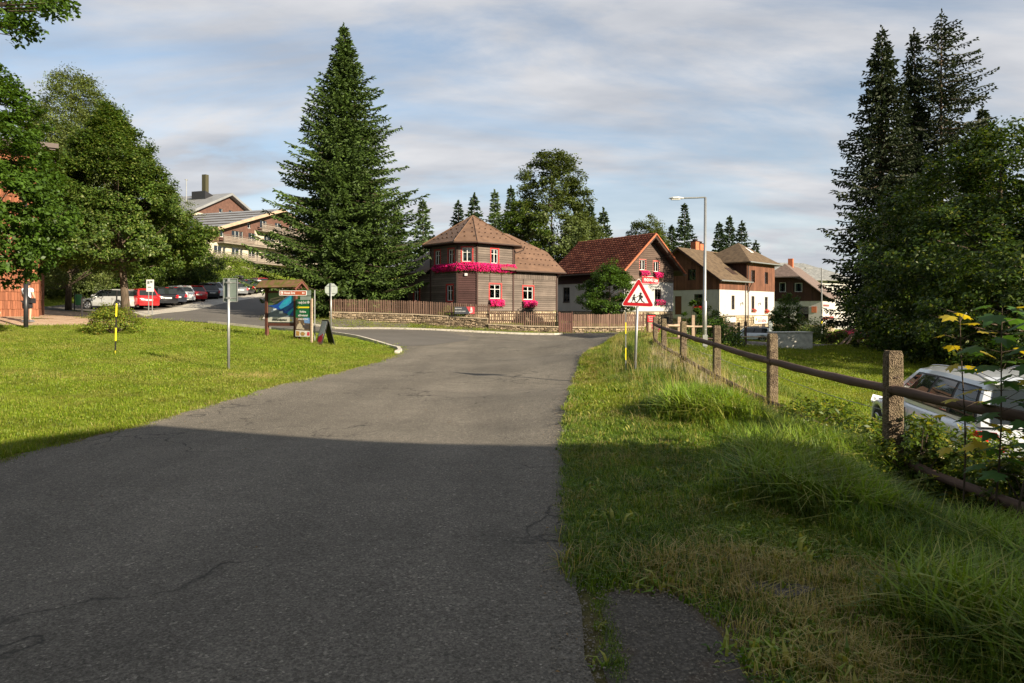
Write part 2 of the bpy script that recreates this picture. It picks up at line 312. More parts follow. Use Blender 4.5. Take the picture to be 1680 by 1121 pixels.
# ---------------------------------------------------------------- terrain height
CP = [(0,-8,0),(0,3,0),(-5.6,7,0),(0,10,0),(-5,15,0),(2,15,0),(0,20,0),(-4.2,25,0),(2,25,0),(0,35,0),(3.5,35,0),(0,43,0),(8,44,0.02),(-6,-6,0),(-14,-6,0.2),(8,-8,0),(20,-15,0),
 (-7.5,18.1,0.05),(-12.3,21.4,0.3),(-16.2,24.1,0.47),(-9,13,0.05),(-14,15,0.2),(-20,12,0.35),(-7,24,0.12),(-7.5,28,0.17),(-8.4,28.5,0.36),(-10.4,29,0.48),(-8.7,34,0.42),(-12,37,0.5),(-17.8,40,0.86),
 (-15.8,27,0.69),(-19.9,28,0.85),(-21.1,29.7,1.05),(-23,34,1.3),(-30,33,1.5),(-24,43,1.05),(-11.9,45.8,0.3),(-18.3,50,0.89),(-25.5,48,1.43),(-30,52,1.65),(-25.7,72,2.94),(-30,62,2.5),(-34,80,3.8),(-46,70,3.5),(-40,50,2.0),
 (-12,49,0.95),(-6,48.5,0.58),(-1.6,47.2,0.3),(3.1,46,0.05),(-3,52,0.7),(3,53,0.5),(9,46.5,0.0),(9,56,0.3),(-14,53,1.0),(-10,70,2.0),(0,75,1.5),(-39,95,6.3),(-45,115,7.5),(-70,120,13),(-80,80,9),(-60,50,5),(-60,20,3),
 (2.2,5,0.02),(2.9,5.0,-0.03),(3.3,6.3,-.1),(4.07,7.3,-0.22),(4.05,4.5,-.3),(3.5,4.2,-.12),(3.93,10.3,0.04),(4.05,13.3,0.14),(2.7,14.6,0.22),(4.2,16.3,0.3),(4.45,19.3,0.41),(4.8,22.5,0.5),(5.3,25.5,0.62),(7,28,0.35),
 (4.9,7.5,-0.68),(5.1,10.3,-.68),(5.6,9,-0.74),(6.2,11,-0.78),(8,9,-0.8),(5.3,12.6,-0.66),(8,14,-0.8),(6,18,-0.1),(7.6,27,-0.16),(8,22,-0.3),(13,27,-0.55),(15,33,-0.8),(18.5,45,-0.95),(10,36,-0.2),(12,42,-0.5),(14,50,-0.6),
 (24,72,-1.8),(22,62,-1.4),(30,56,-1.3),(25,45,-1.1),(27,50,-0.95),(35,45,-1.0),(20,20,-0.9),(14,12,-0.9),(30,30,-1.0),(45,90,-2.0),(60,60,-1.6),(32,85,-1.8),(50,20,-1),
 (-150,-50,6),(0,-120,0),(150,-50,-2),(200,100,-3),(150,250,-4),(0,200,4),(0,120,3),(60,150,-2),(-120,200,25),(-200,80,20),(-50,300,20),(0,500,8),(300,500,-4),(-300,300,30),(-500,0,20),(500,0,-5),(0,-400,0)]
CPA = np.array(CP, float)
def _phi(d2): return np.sqrt(d2 + 1.5)
_A = _phi(((CPA[:,None,:2]-CPA[None,:,:2])**2).sum(-1)) - np.eye(len(CPA))*0.02
_n = len(CPA); _B = np.zeros((_n+1,_n+1)); _B[:_n,:_n] = _A; _B[:_n,_n] = 1; _B[_n,:_n] = 1
_W = np.linalg.solve(_B, np.append(CPA[:,2], 0))
def H(x, y):
    x = np.asarray(x, float); y = np.asarray(y, float); sh = x.shape; X = x.ravel(); Y = y.ravel(); out = np.empty(X.size)
    for i in range(0, X.size, 20000):
        d = (X[i:i+20000,None]-CPA[None,:,0])**2 + (Y[i:i+20000,None]-CPA[None,:,1])**2
        out[i:i+20000] = _phi(d) @ _W[:_n] + _W[_n]
    return out.reshape(sh)
def h1(x, y): return float(H(np.array([x]), np.array([y]))[0])
def at(px, Y, z=None):
    x = (px-CX)/F*Y; return (x, Y, h1(x, Y) if z is None else z)
def zpx(py, Y): return EYE + (CY-py)/F*Y
def inpoly(x, y, P):
    x = np.asarray(x); y = np.asarray(y); c = np.zeros(x.shape, bool); n = len(P)
    for i in range(n):
        x1,y1 = P[i]; x2,y2 = P[(i+1)%n]
        if y1 == y2: continue
        c ^= ((y1 > y) != (y2 > y)) & (x < (x2-x1)*(y-y1)/(y2-y1)+x1)
    return c
def smooth_poly(P, it=1):
    for _ in range(it):
        Q = []
        for i in range(len(P)):
            a = P[i]; b = P[(i+1)%len(P)]
            Q += [(a[0]*.75+b[0]*.25, a[1]*.75+b[1]*.25), (a[0]*.25+b[0]*.75, a[1]*.25+b[1]*.75)]
        P = Q
    return P
def wobble(P, amp, step=0.35, seed=1):
    r = np.random.default_rng(seed); Q = []
    for i in range(len(P)):
        a = np.array(P[i]); b = np.array(P[(i+1)%len(P)]); L_ = np.linalg.norm(b-a)
        n = max(1, int(L_/step)) if max(abs(a[0]),abs(a[1]),abs(b[0]),abs(b[1])) < 50 else 1
        for k in range(n):
            p = a+(b-a)*k/n; Q.append((p[0]+r.normal()*amp, p[1]+r.normal()*amp))
    return Q
import bmesh
def draped(name, P, off, mat, step=1.0, kind='structure', label=None):
    bm = bmesh.new(); bm.faces.new([bm.verts.new((x, y, 0)) for x, y in P])
    xs = [p[0] for p in P]; ys = [p[1] for p in P]
    bmesh.ops.triangulate(bm, faces=bm.faces[:])
    x = math.ceil(min(xs)/step)*step
    while x < max(xs):
        bmesh.ops.bisect_plane(bm, geom=bm.verts[:]+bm.edges[:]+bm.faces[:], plane_co=(x,0,0), plane_no=(1,0,0)); x += step
    y = math.ceil(min(ys)/step)*step
    while y < max(ys):
        bmesh.ops.bisect_plane(bm, geom=bm.verts[:]+bm.edges[:]+bm.faces[:], plane_co=(0,y,0), plane_no=(0,1,0)); y += step
    bmesh.ops.recalc_face_normals(bm, faces=bm.faces[:])
    co = np.array([v.co[:2] for v in bm.verts]); z = H(co[:,0], co[:,1])+off
    for v, zz in zip(bm.verts, z): v.co.z = zz
    if sum(f.normal.z for f in bm.faces) < 0: bmesh.ops.reverse_faces(bm, faces=bm.faces[:])
    me = bpy.data.meshes.new(name); bm.to_mesh(me); bm.free(); me.materials.append(mat)
    me.polygons.foreach_set('use_smooth', np.ones(len(me.polygons), dtype=bool))
    o = bpy.data.objects.new(name, me); COL.objects.link(o); tag(o, label, kind=kind); return o
# ---------------------------------------------------------------- ground materials
def ground_mats():
    n = NM('lawn_soil_and_turf', 0.95, 0.1); p = n.pos()
    a = n.noise(p, 0.35, 5); b = n.noise(p, 3.0, 6, 0.7); c = n.noise(p, 40.0, 4, 0.7)
    g = n.ramp(b, [(0.3, (0.085,0.13,0.010)), (0.55, (0.13,0.185,0.013)), (0.75, (0.19,0.225,0.03))])
    dry = n.ramp(a, [(0.48, 0.0), (0.68, 0.5)]); g2 = n.mix(dry, g, (0.24,0.20,0.06))
    n.color(n.mix(1.0, g2, n.ramp(c, [(0.3, 0.55), (0.7, 1.35)]), 'MULTIPLY')).bump(c, 0.9, 0.04); M['lawn'] = n.mat
    n = NM('old_asphalt', 0.88, 0.25); p = n.pos()
    fine = n.noise(p, 75, 4, 0.85); v = n.vor(p, 120); big = n.noise(p, 0.45, 5, 0.6); mid = n.noise(p, 4, 5, 0.65)
    base = n.ramp(fine, [(0.32, (0.052,0.047,0.038)), (0.5, (0.118,0.106,0.087)), (0.68, (0.20,0.182,0.15))])
    st = n.vor(p, 75, out='Color'); sp = n.N.new('ShaderNodeSeparateColor'); n.L.new(st, sp.inputs[0])
    chips = n.ramp(sp.outputs[0], [(0.0, 0.60), (0.85, 1.12), (0.96, 1.15), (1.0, 2.0)]); base = n.mix(1.0, base, chips, 'MULTIPLY')
    base = n.mix(1.0, base, n.ramp(big, [(0.3, 0.78), (0.7, 1.2)]), 'MULTIPLY')
    base = n.mix(1.0, base, n.ramp(mid, [(0.3, 0.92), (0.7, 1.08)]), 'MULTIPLY')
    # tracks worn along the road, a few cracks
    wv = n.noise(n.pos((0.9,0.06,1), (0,0,0.06)), 1.0, 4); base = n.mix(1.0, base, n.ramp(wv, [(0.35, 0.88), (0.65, 1.14)]), 'MULTIPLY')
    dn = n.N.new('ShaderNodeTexNoise'); dn.inputs['Scale'].default_value = 1.4; dn.inputs['Detail'].default_value = 7; n.L.new(p, dn.inputs['Vector'])
    dv = n.N.new('ShaderNodeVectorMath'); dv.operation = 'SCALE'; n.L.new(dn.outputs['Color'], dv.inputs[0]); dv.inputs['Scale'].default_value = 1.5
    ad = n.N.new('ShaderNodeVectorMath'); n.L.new(p, ad.inputs[0]); n.L.new(dv.outputs[0], ad.inputs[1])
    ck = n.vor(ad.outputs[0], 0.55, 'DISTANCE_TO_EDGE'); ckm = n.ramp(ck, [(0.0, 1.0), (0.015, 0.0)])
    msk = n.ramp(n.noise(p, 0.28, 2), [(0.50, 0.0), (0.56, 0.85)])
    crack = n.math('MULTIPLY', ckm, msk); base = n.mix(crack, base, (0.02,0.019,0.017))
    hh = n.math('SUBTRACT', n.math('ADD', fine, n.math('MULTIPLY', v, 0.8)), n.math('MULTIPLY', crack, 1.5))
    n.color(base).bump(hh, 0.55, 0.008); M['asphalt'] = n.mat
    n = NM('newer_asphalt', 0.85, 0.3); p = n.pos(); fine = n.noise(p, 90, 3, 0.8); big = n.noise(p, 0.5, 4)
    n.color(n.mix(1.0, n.ramp(fine, [(0.3, (0.055,0.050,0.044)), (0.7, (0.12,0.112,0.10))]), n.ramp(big, [(0.3, 0.88), (0.7, 1.14)]), 'MULTIPLY')).bump(fine, 0.4, 0.006); M['asphalt2'] = n.mat
    n = NM('broken_gravel_asphalt', 0.95, 0.2); p = n.pos(); fine = n.noise(p, 60, 4, 0.8); v = n.vor(p, 42); big = n.noise(p, 2.2, 5)
    n.color(n.mix(n.ramp(big, [(0.5, 0.0), (0.66, 0.8)]), n.mix(1.0, n.ramp(fine, [(0.3, (0.05,0.045,0.038)), (0.7, (0.185,0.165,0.135))]), n.ramp(v, [(0.0, 1.2), (0.6, 0.7)]), 'MULTIPLY'), (0.10,0.065,0.04))).bump(n.math('ADD', fine, v), 0.9, 0.015); M['gravel'] = n.mat
    n = NM('dry_soil_edge', 0.95, 0.1); p = n.pos(); f = n.noise(p, 25, 5, 0.7)
    n.color(n.ramp(f, [(0.3, (0.055,0.04,0.026)), (0.7, (0.17,0.12,0.07))])).bump(f, 0.8, 0.02); M['soil'] = n.mat
    n = NM('concrete_paving_strip', 0.9, 0.2); p = n.pos()
    br = n.N.new('ShaderNodeTexBrick'); br.inputs['Scale'].default_value = 1.0; br.inputs['Color1'].default_value = (0.42,0.40,0.35,1); br.inputs['Color2'].default_value = (0.35,0.33,0.29,1); br.inputs['Mortar'].default_value = (0.22,0.2,0.17,1); br.inputs['Mortar Size'].default_value = 0.02
    n.L.new(p, br.inputs['Vector']); n.color(n.mix(1.0, br.outputs[0], n.ramp(n.noise(p, 1.2, 4), [(0.3, 0.85), (0.7, 1.1)]), 'MULTIPLY')); M['paving'] = n.mat
    n = NM('sandy_path', 0.95, 0.1); p = n.pos(); f = n.noise(p, 3, 6, 0.7); f2 = n.noise(p, 30, 4)
    n.color(n.mix(1.0, n.ramp(f, [(0.3, (0.27,0.17,0.11)), (0.7, (0.43,0.33,0.24))]), n.ramp(f2, [(0.3, 0.8), (0.7, 1.2)]), 'MULTIPLY')).bump(f2, 0.5, 0.02); M['path'] = n.mat
    M['kerb'] = m_plain('kerb_concrete', (0.40,0.37,0.32), 0.9, var=0.18, scale=5)
ground_mats()
# ---------------------------------------------------------------- terrain sheet
def build_terrain():
    def axis(lo, hi, a, b, s):
        L_ = list(np.arange(a, b+1e-6, s)); d = s; x = b
        while x < hi: d *= 1.25; x += d; L_.append(min(x, hi))
        d = s; x = a; P = []
        while x > lo: d *= 1.25; x -= d; P.append(max(x, lo))
        return np.array(P[::-1]+L_)
    X = axis(-1500, 1500, -34, 34, 0.5); Y = axis(-400, 1800, -2, 62, 0.5)
    gx, gy = np.meshgrid(X, Y); z = H(gx, gy)
    far = np.clip((np.hypot(gx, gy)-250)/400, 0, 1); z = z*(1-far)+far*np.clip(z, -6, 22)
    V = np.stack([gx, gy, z], -1).reshape(-1,3); nx, ny = len(X), len(Y)
    i = np.arange(nx-1)[None,:]+np.arange(ny-1)[:,None]*nx; Fq = np.stack([i, i+1, i+nx+1, i+nx], -1).reshape(-1,4)
    o = fast('ground', V, 4, M['lawn'], smooth=True, F_=Fq); tag(o, kind='structure')
build_terrain()
# ---------------------------------------------------------------- roads
R_EDGE = [(0.1,-6),(0.33,2),(0.36,3.2),(0.40,4.2),(0.44,5.4),(0.60,7.6),(0.74,9.0),(0.92,10.6),(1.2,13),(1.6,16.5),(2.2,20),(3.0,24),(4.3,27.2),(6,33),(7.6,38.5)]
ROADP = R_EDGE + [(9.5,42),(14,44.5),(22,49),(34,56),(60,66),(60,72),(33,62),(22,56),(14,51.5),(9.2,47.0),(8.6,45.7),(3.3,45.6),(2.7,43.8),(-2,44.2),(-7,45),(-11.9,45.9),(-15.5,47.3),(-18.0,49.2),(-19.2,53),(-19.5,62),(-20.5,76),(-22,90),(-27.2,90),(-26.2,72),(-25.6,60),(-24.6,50),(-24.2,46.5),
          (-24,44.3),(-20.8,41.7),(-17.8,40.2),(-13.2,37.8),(-9.8,35.0),(-7.2,32.0),(-5.6,29.6),(-4.55,27.8),(-4.25,26.4),(-4.2,24.5),(-4.2,21.5),(-4.55,18),(-5.05,14.5),(-5.3,9.6),(-5.55,7.4),(-5.9,0),(-6.3,-6)]
ROADP2 = wobble(ROADP[:14], 0.0, 0.3) # plain
def wob_side(P, amp, seed):
    r = np.random.default_rng(seed); Q = []
    for i in range(len(P)):
        a = np.array(P[i], float); b = np.array(P[(i+1)%len(P)], float); L_ = np.linalg.norm(b-a); d = (b-a)/max(L_,1e-6); nrm = np.array([-d[1], d[0]])
        near = (abs(a[1]) < 30 and abs(b[1]) < 30 and abs(a[0]) < 7); n = max(1, int(L_/0.22)) if near else 1
        for k in range(n):
            t = k/n; p = a+(b-a)*t
            if near: p = p + nrm*(math.sin(p[1]*2.1)*.35+math.sin(p[1]*5.3+1)*.3+r.normal()*0.55)*amp
            Q.append((p[0], p[1]))
    return Q
ROADW = wob_side(ROADP, 0.07, 3)
draped('road', ROADW, 0.022, M['asphalt'], 1.0)
# strip of bare soil under the grass along the left edge of the road
SOILP = [(-5.9,0),(-5.5,7.4),(-5.25,9.6),(-5.0,14.5),(-4.5,18),(-4.15,21.5),(-4.2,24.2),(-4.5,24.2),(-4.42,21.5),(-4.85,18),(-5.28,14.5),(-5.55,9.6),(-5.85,7.4),(-6.2,0)]
draped('soil_edge', wobble(SOILP, 0.05, 0.3, 5), 0.014, M['soil'], 1.0)
SIDEP = [(-4.9,28.8),(-5.6,29.7),(-7.2,32.1),(-9.8,35.1),(-13.2,37.9),(-17.8,40.3),(-20.8,41.8),(-24,44.4),(-24.4,46.5),(-24.8,50),(-25.8,60),(-26.4,72),(-27.2,89),(-22,89),(-20.6,76),(-19.6,62),(-19.3,53),(-18.1,49.3),(-15.5,47.4),(-11.9,46.0),(-7,45.1),(-4.5,44.6),(-2.5,40),(-2.2,34),(-3.4,30)]
draped('side_road', SIDEP, 0.03, M['asphalt2'], 1.0)
VERGEP = [(x-.14, y) for x, y in R_EDGE[1:]] + [(6.2,30),(5.6,26),(4.9,22.5),(4.6,19.3),(4.3,16.3),(4.15,13.3),(4.05,10.3),(4.15,7.3),(4.15,4.3),(4.1,2)]
n_ = NM('verge_soil_and_thatch', 0.95, 0.1); p_ = n_.pos(); f_ = n_.noise(p_, 28, 5, 0.75); g_ = n_.noise(p_, 1.4, 4)
n_.color(n_.mix(n_.ramp(g_, [(0.4, 0.0), (0.62, 0.7)]), n_.ramp(f_, [(0.3, (0.05,0.038,0.02)), (0.7, (0.17,0.13,0.065))]), n_.ramp(f_, [(0.3, (0.03,0.045,0.008)), (0.7, (0.10,0.13,0.02))]))).bump(f_, 1.0, 0.03); M['thatch'] = n_.mat
draped('verge_soil', VERGEP, 0.008, M['thatch'], 1.0)
draped('soil_edge', wobble([(x-.05, y) for x, y in R_EDGE[3:13]]+[(x+.08, y) for x, y in R_EDGE[3:13]][::-1], 0.02, 0.25, 6), 0.016, M['soil'], 1.0)
PATCH = [(0.40,1.5),(0.43,3.0),(.47,3.80),(.62,3.93),(.87,3.96),(.98,3.75),(1.04,3.4),(1.06,3.0),(1.1,2.2),(1.05,1.5)]
draped('gravel_patch', wobble(PATCH, 0.025, 0.15, 9), 0.012, M['gravel'], 1.0)
PATCH2 = [(1.33,3.92),(1.55,3.80),(1.72,3.9),(1.66,4.02),(1.5,4.08),(1.3,4.02)]
draped('gravel_spot', wobble(PATCH2, 0.04, 0.12, 10), 0.012, M['gravel'], 1.0)
STRIP = [(-24.3,45.0),(-24.7,50),(-25.7,60),(-26.3,72),(-27.2,88),(-29.6,88),(-28.9,72),(-28.0,60),(-26.9,50.5),(-26.4,47.5)]
draped('concrete_strip', STRIP, 0.034, M['paving'], 1.0)
PARK = [(-26.3,47.5),(-26.8,50.5),(-27.9,60),(-28.8,72),(-29.5,88),(-38,92),(-37,72),(-36,58),(-35,49),(-30,46)]
draped('parking_lot', PARK, 0.03, M['asphalt2'], 1.0)
PATHP = [(-60,33),(-36,31.6),(-24,31.2),(-21,32.6),(-22.5,37),(-24,43.5),(-24.3,46),(-26.4,47.4),(-29,46),(-33,47.5),(-40,46),(-32,40),(-26,36.5),(-24.5,34.5),(-30,33.2),(-60,36)]
draped('sandy_path', PATHP, 0.026, M['path'], 1.0)
PATHP2 = [(-60,28.3),(-21,28.6),(-17.5,31),(-18.5,34.5),(-21.2,34.2),(-22,31.6),(-60,31.2)]
draped('paved_path', PATHP2, 0.02, M['path'], 1.0)
def kerb(name, P, w, hgt, mat, label):
    # one stone per metre, each a piece of the kerb line
    pts = [np.array(P[0])]; 
    for a, b in zip(P[:-1], P[1:]):
        a = np.array(a); b = np.array(b); n = max(1, int(round(np.linalg.norm(b-a)/1.0)))
        pts += [a+(b-a)*k/n for k in range(1, n+1)]
    root = thing(name, label, 'kerb', (float(pts[0][0]), float(pts[0][1]), h1(*pts[0])))
    for a, b in zip(pts[:-1], pts[1:]):
        d = (b-a)/np.linalg.norm(b-a); nn = np.array([-d[1], d[0]])*w; a2 = a+d*0.012; b2 = b-d*0.012
        q = [a2, b2, b2+nn, a2+nn]; base = [(p[0], p[1], h1(p[0], p[1])-0.05) for p in q]
        R0 = root.location
        mk('kerb_stone', [(x-R0.x, y-R0.y, z-R0.z) for x, y, z in base]+[(x-R0.x, y-R0.y, z-R0.z+0.05+hgt+0.022) for x, y, z in base],
           [(0,3,2,1),(4,5,6,7),(0,1,5,4),(1,2,6,5),(2,3,7,6),(3,0,4,7)], mat, root)
    return root
kerb('kerb', [(-4.2,25.3),(-4.25,26.4),(-4.55,27.8),(-5.6,29.6),(-7.2,32.0),(-9.8,35.0),(-13.2,37.8),(-17.8,40.2)], 0.15, 0.10, M['kerb'], 'pale concrete kerb curving round the tip of the left lawn')
kerb('kerb', [(3.3,44.2),(2.7,43.8),(-2,44.2),(-7,45),(-11.9,45.9),(-15.5,47.3),(-18.0,49.2),(-19.2,53)][::-1], 0.15, 0.11, M['kerb'], 'long low kerb along the green verge below the stone wall')
# ---------------------------------------------------------------- grass
def blade_clump(name, nb, rad, hgt, wid, mat, lean=0.5, seed=1, curl=0.4):
    r = np.random.default_rng(seed); T = []
    for _ in range(nb):
        a = r.uniform(0, 6.283); rr = rad*math.sqrt(r.uniform()); x, y = rr*math.cos(a), rr*math.sin(a)
        hh = hgt*(0.35+0.85*r.uniform()**1.4); d = r.uniform(0, 6.283); ln = lean*r.uniform(0.1, 1.0)*hh; w = wid*r.uniform(0.7, 1.3)
        ux, uy = math.cos(d), math.sin(d); sx, sy = -uy*w, ux*w
        m = (x+ux*ln*.35, y+uy*ln*.35, hh*.6); t = (x+ux*(ln+curl*ln), y+uy*(ln+curl*ln), hh*(1-0.35*min(1, ln/hh)))
        p0 = (x-sx, y-sy, -0.01); p1 = (x+sx, y+sy, -0.01); m0 = (m[0]-sx*.8, m[1]-sy*.8, m[2]); m1 = (m[0]+sx*.8, m[1]+sy*.8, m[2])
        T.append([p0, p1, m1, m0]); T.append([m0, m1, t, t])
    V = np.array(T, float); me = bpy.data.meshes.new(name)
    vs = []; fs = []
    for i in range(0, len(T), 2):
        b = len(vs); p0,p1,m1,m0 = T[i]; t = T[i+1][2]; vs += [p0,p1,m1,m0,t]; fs += [(b,b+1,b+2,b+3),(b+3,b+2,b+4)]
    me.from_pydata(vs, [], fs); me.materials.append(mat); me.update()
    return bpy.data.objects.new(name, me)
def scatter(name, P, scale, src, tilt=0.15, seed=2, label=None):
    """P (n,2) points on the ground; instances of src turned and scaled one by one"""
    r = np.random.default_rng(seed); n = len(P)
    if n == 0: return None
    z = H(P[:,0], P[:,1])
    me = bpy.data.meshes.new(name); me.vertices.add(n); me.vertices.foreach_set('co', np.stack([P[:,0], P[:,1], z], -1).astype(np.float32).ravel())
    a = me.attributes.new('rot', 'FLOAT_VECTOR', 'POINT'); a.data.foreach_set('vector', np.stack([r.normal(size=n)*tilt, r.normal(size=n)*tilt, r.uniform(0, 6.283, n)], -1).astype(np.float32).ravel())
    s = me.attributes.new('siz', 'FLOAT', 'POINT'); s.data.foreach_set('value', np.asarray(scale, np.float32))
    o = bpy.data.objects.new(name, me); COL.objects.link(o); tag(o, label, kind='stuff')
    ng = bpy.data.node_groups.new(name, 'GeometryNodeTree'); ng.interface.new_socket('Geometry', in_out='INPUT', socket_type='NodeSocketGeometry'); ng.interface.new_socket('Geometry', in_out='OUTPUT', socket_type='NodeSocketGeometry')
    N = ng.nodes; L = ng.links; gi = N.new('NodeGroupInput'); go = N.new('NodeGroupOutput'); io = N.new('GeometryNodeInstanceOnPoints'); ob = N.new('GeometryNodeObjectInfo'); ob.inputs['Object'].default_value = src
    ob.inputs['As Instance'].default_value = True
    ar = N.new('GeometryNodeInputNamedAttribute'); ar.data_type = 'FLOAT_VECTOR'; ar.inputs[0].default_value = 'rot'
    as_ = N.new('GeometryNodeInputNamedAttribute'); as_.data_type = 'FLOAT'; as_.inputs[0].default_value = 'siz'
    L.new(gi.outputs[0], io.inputs['Points']); L.new(ob.outputs['Geometry'], io.inputs['Instance']); L.new(ar.outputs['Attribute'], io.inputs['Rotation']); L.new(as_.outputs['Attribute'], io.inputs['Scale']); L.new(io.outputs[0], go.inputs[0])
    md = o.modifiers.new('scatter', 'NODES'); md.node_group = ng
    return o
def frustum(x, y, m=1.0): return (y > 1.5) & (np.abs(x) < 0.80*y+m+3)
def noise2(x, y, s, seed=0):
    # cheap value noise
    r = np.random.default_rng(seed); G = r.uniform(size=(256,256)); X = x*s+1000.5; Y = y*s+1000.5
    i = np.floor(X).astype(int); j = np.floor(Y).astype(int); fx = X-i; fy = Y-j; fx = fx*fx*(3-2*fx); fy = fy*fy*(3-2*fy)
    g = lambda a, b: G[a % 256, b % 256]
    return (g(i,j)*(1-fx)+g(i+1,j)*fx)*(1-fy)+(g(i,j+1)*(1-fx)+g(i+1,j+1)*fx)*fy
def rpts(r, n, x0, x1, y0, y1): return np.stack([r.uniform(x0, x1, n), r.uniform(y0, y1, n)], -1)
NOGRASS = [ROADW, PATHP, PATHP2, PARK, STRIP]
def clean(P, extra=(), grow=None):
    k = frustum(P[:,0], P[:,1])
    for poly in list(NOGRASS)+list(extra): k &= ~inpoly(P[:,0], P[:,1], poly)
    return P[k]
def build_grass():
    r = np.random.default_rng(11)
    lawn1 = blade_clump('lawn_tuft', 46, 0.17, 0.032, 0.0028, M['grass'], 0.7, 1)
    lawn2 = blade_clump('lawn_tuft_coarse', 40, 0.32, 0.036, 0.0055, M['grass'], 0.7, 2)
    lawn3 = blade_clump('lawn_tuft_far', 30, 0.5, 0.045, 0.012, M['grass'], 0.7, 3)
    P = rpts(r, 26000, -13, -4, 6, 15); P = P[(P[:,0] < -4.2)]; P = clean(P)
    s = 0.7+0.6*noise2(P[:,0], P[:,1], 1.5, 1)+0.5*(noise2(P[:,0], P[:,1], 5, 2) > 0.72); scatter('lawn_grass', P, s, lawn1, label='short mown grass on the left lawn nearest the road')
    P = rpts(r, 24000, -28, -3.9, 13, 29.5); P = clean(P); P = P[P[:,0] < -3.9]
    s = 0.75+0.6*noise2(P[:,0], P[:,1], 1.0, 3); scatter('lawn_grass', P, s, lawn2, seed=4, label='short grass over the middle of the left lawn')
    P = rpts(r, 26000, -45, 4, 28, 60); k = (P[:,1] < 29.2+0.62*(-P[:,0]-5)) | (P[:,1] > 44.0); P = clean(P[k], [SIDEP])
    s = 0.8+0.5*noise2(P[:,0], P[:,1], 0.7, 3); scatter('lawn_grass', P, s, lawn3, seed=5, label='distant grass of the verge and banks round the side road')
    # right lawn beyond the fence
    P = rpts(r, 32000, 4.9, 30, 5, 30); P = clean(P); s = 0.8+0.6*noise2(P[:,0], P[:,1], 1.0, 3); scatter('lawn_grass', P, s, lawn2, seed=6, label='sunlit meadow grass beyond the post and rail fence')
    P = rpts(r, 16000, 5, 45, 28, 60); P = clean(P); s = 1.0+0.6*noise2(P[:,0], P[:,1], 0.7, 3); scatter('lawn_grass', P, s, lawn3, seed=7, label='far meadow grass in front of the houses on the right')
    # verge: short mown edge, tall clumps towards the fence
    mown = blade_clump('verge_tuft', 40, 0.13, 0.085, 0.0036, M['grass_tall'], 0.9, 8)
    dry = blade_clump('dry_tuft', 22, 0.12, 0.12, 0.0022, M['grass_dry'], 1.3, 9, 0.7)
    tall = blade_clump('tall_tuft', 26, 0.18, 0.42, 0.0062, M['grass_tall'], 1.0, 10, 0.6)
    tall2 = blade_clump('tall_tuft_wide', 20, 0.17, 0.42, 0.0075, M['grass_tall'], 0.9, 12, 0.8)
    straw = blade_clump('straw_tuft', 9, 0.12, 0.5, 0.0020, M['grass_dry'], 0.6, 13, 0.3)
    tuft_y = blade_clump('yellow_tuft', 40, 0.15, 0.07, 0.0035, M['grass'], 0.9, 14)
    def edge_x(y): return np.interp(y, [p[1] for p in R_EDGE], [p[0] for p in R_EDGE])
    def fence_x(y): return np.interp(y, [0,4.3,7.3,10.3,13.3,16.3,19.3,22.5,26], [4.05,4.05,4.05,3.93,4.05,4.2,4.45,4.8,5.4])
    def verge(n, y0, y1):
        y = r.uniform(y0, y1, n); e = edge_x(y); f = fence_x(y); t = r.uniform(0, 1.12, n); return np.stack([e+(f-e)*t, y], -1), t
    # foreground
    P, t = verge(12000, 2.2, 9.5); nz = noise2(P[:,0], P[:,1], 1.3, 21); tt = t+0.35*(nz-0.5)
    off = inpoly(P[:,0], P[:,1], PATCH) | inpoly(P[:,0], P[:,1], PATCH2) | inpoly(P[:,0], P[:,1], ROADW) | ((P[:,1] < 4.0) & (P[:,0] < 0.62)) | inpoly(P[:,0]-.07, P[:,1], PATCH) | inpoly(P[:,0], P[:,1]-.06, PATCH)
    bare = (np.hypot((P[:,0]-1.6)/0.9, (P[:,1]-4.1)/0.45) < 1) | (np.hypot((P[:,0]-1.5)/0.5, (P[:,1]-3.3)/0.5) < 1)
    k = ~off & frustum(P[:,0], P[:,1]); 
    a = k & (tt < 0.75) & ~(bare & (r.uniform(size=len(P)) < 0.78)); scatter('verge_grass', P[a], 0.55+0.6*nz[a], mown, seed=22, label='short worn verge grass beside the road in the foreground')
    b = k & (tt > 0.45) & ~bare & (r.uniform(size=len(P)) < (tt-.3)*2.2); scatter('tall_grass', P[b], (0.38+0.35*np.clip(tt[b]-0.4, 0, 0.45)+0.28*nz[b])*(1-.45*np.clip((t[b]-.8)/.2,0,1)), tall, seed=23, label='long green grass arching below the nearest fence post')
    c = k & (tt > 0.55) & (nz > 0.45) & ~bare; scatter('tall_grass', P[c][::2], 0.6+0.5*nz[c][::2], tall2, seed=24, label='broad bladed grass below the nearest fence post')
    d = k & ((tt < 0.45) | bare) & (r.uniform(size=len(P)) < np.where(bare, .35, .06)); scatter('dry_grass', P[d], 0.6+0.7*nz[d], dry, seed=25, label='dead dry grass lying on the worn verge')
    # a narrow tuft line between road and gravel patch
    y = r.uniform(2.6, 4.15, 140); P2 = np.stack([0.47+0.03*(y-3)+r.normal(size=140)*0.014, y], -1); scatter('verge_grass', P2, 0.2+0.35*r.uniform(size=140)*(np.sin(y*4)>-.5), mown, seed=26, label='thin line of grass between the road and the broken asphalt patch')
    # middle and far verge
    P, t = verge(9000, 9, 27.5); nz = noise2(P[:,0], P[:,1], 0.9, 31); tt = t+0.5*(nz-0.5); k = ~inpoly(P[:,0], P[:,1], ROADW)
    a = k & (tt < 0.8); scatter('verge_grass', P[a], 0.7+0.8*nz[a], tuft_y, seed=32, label='yellowish verge grass in the sun beside the road')
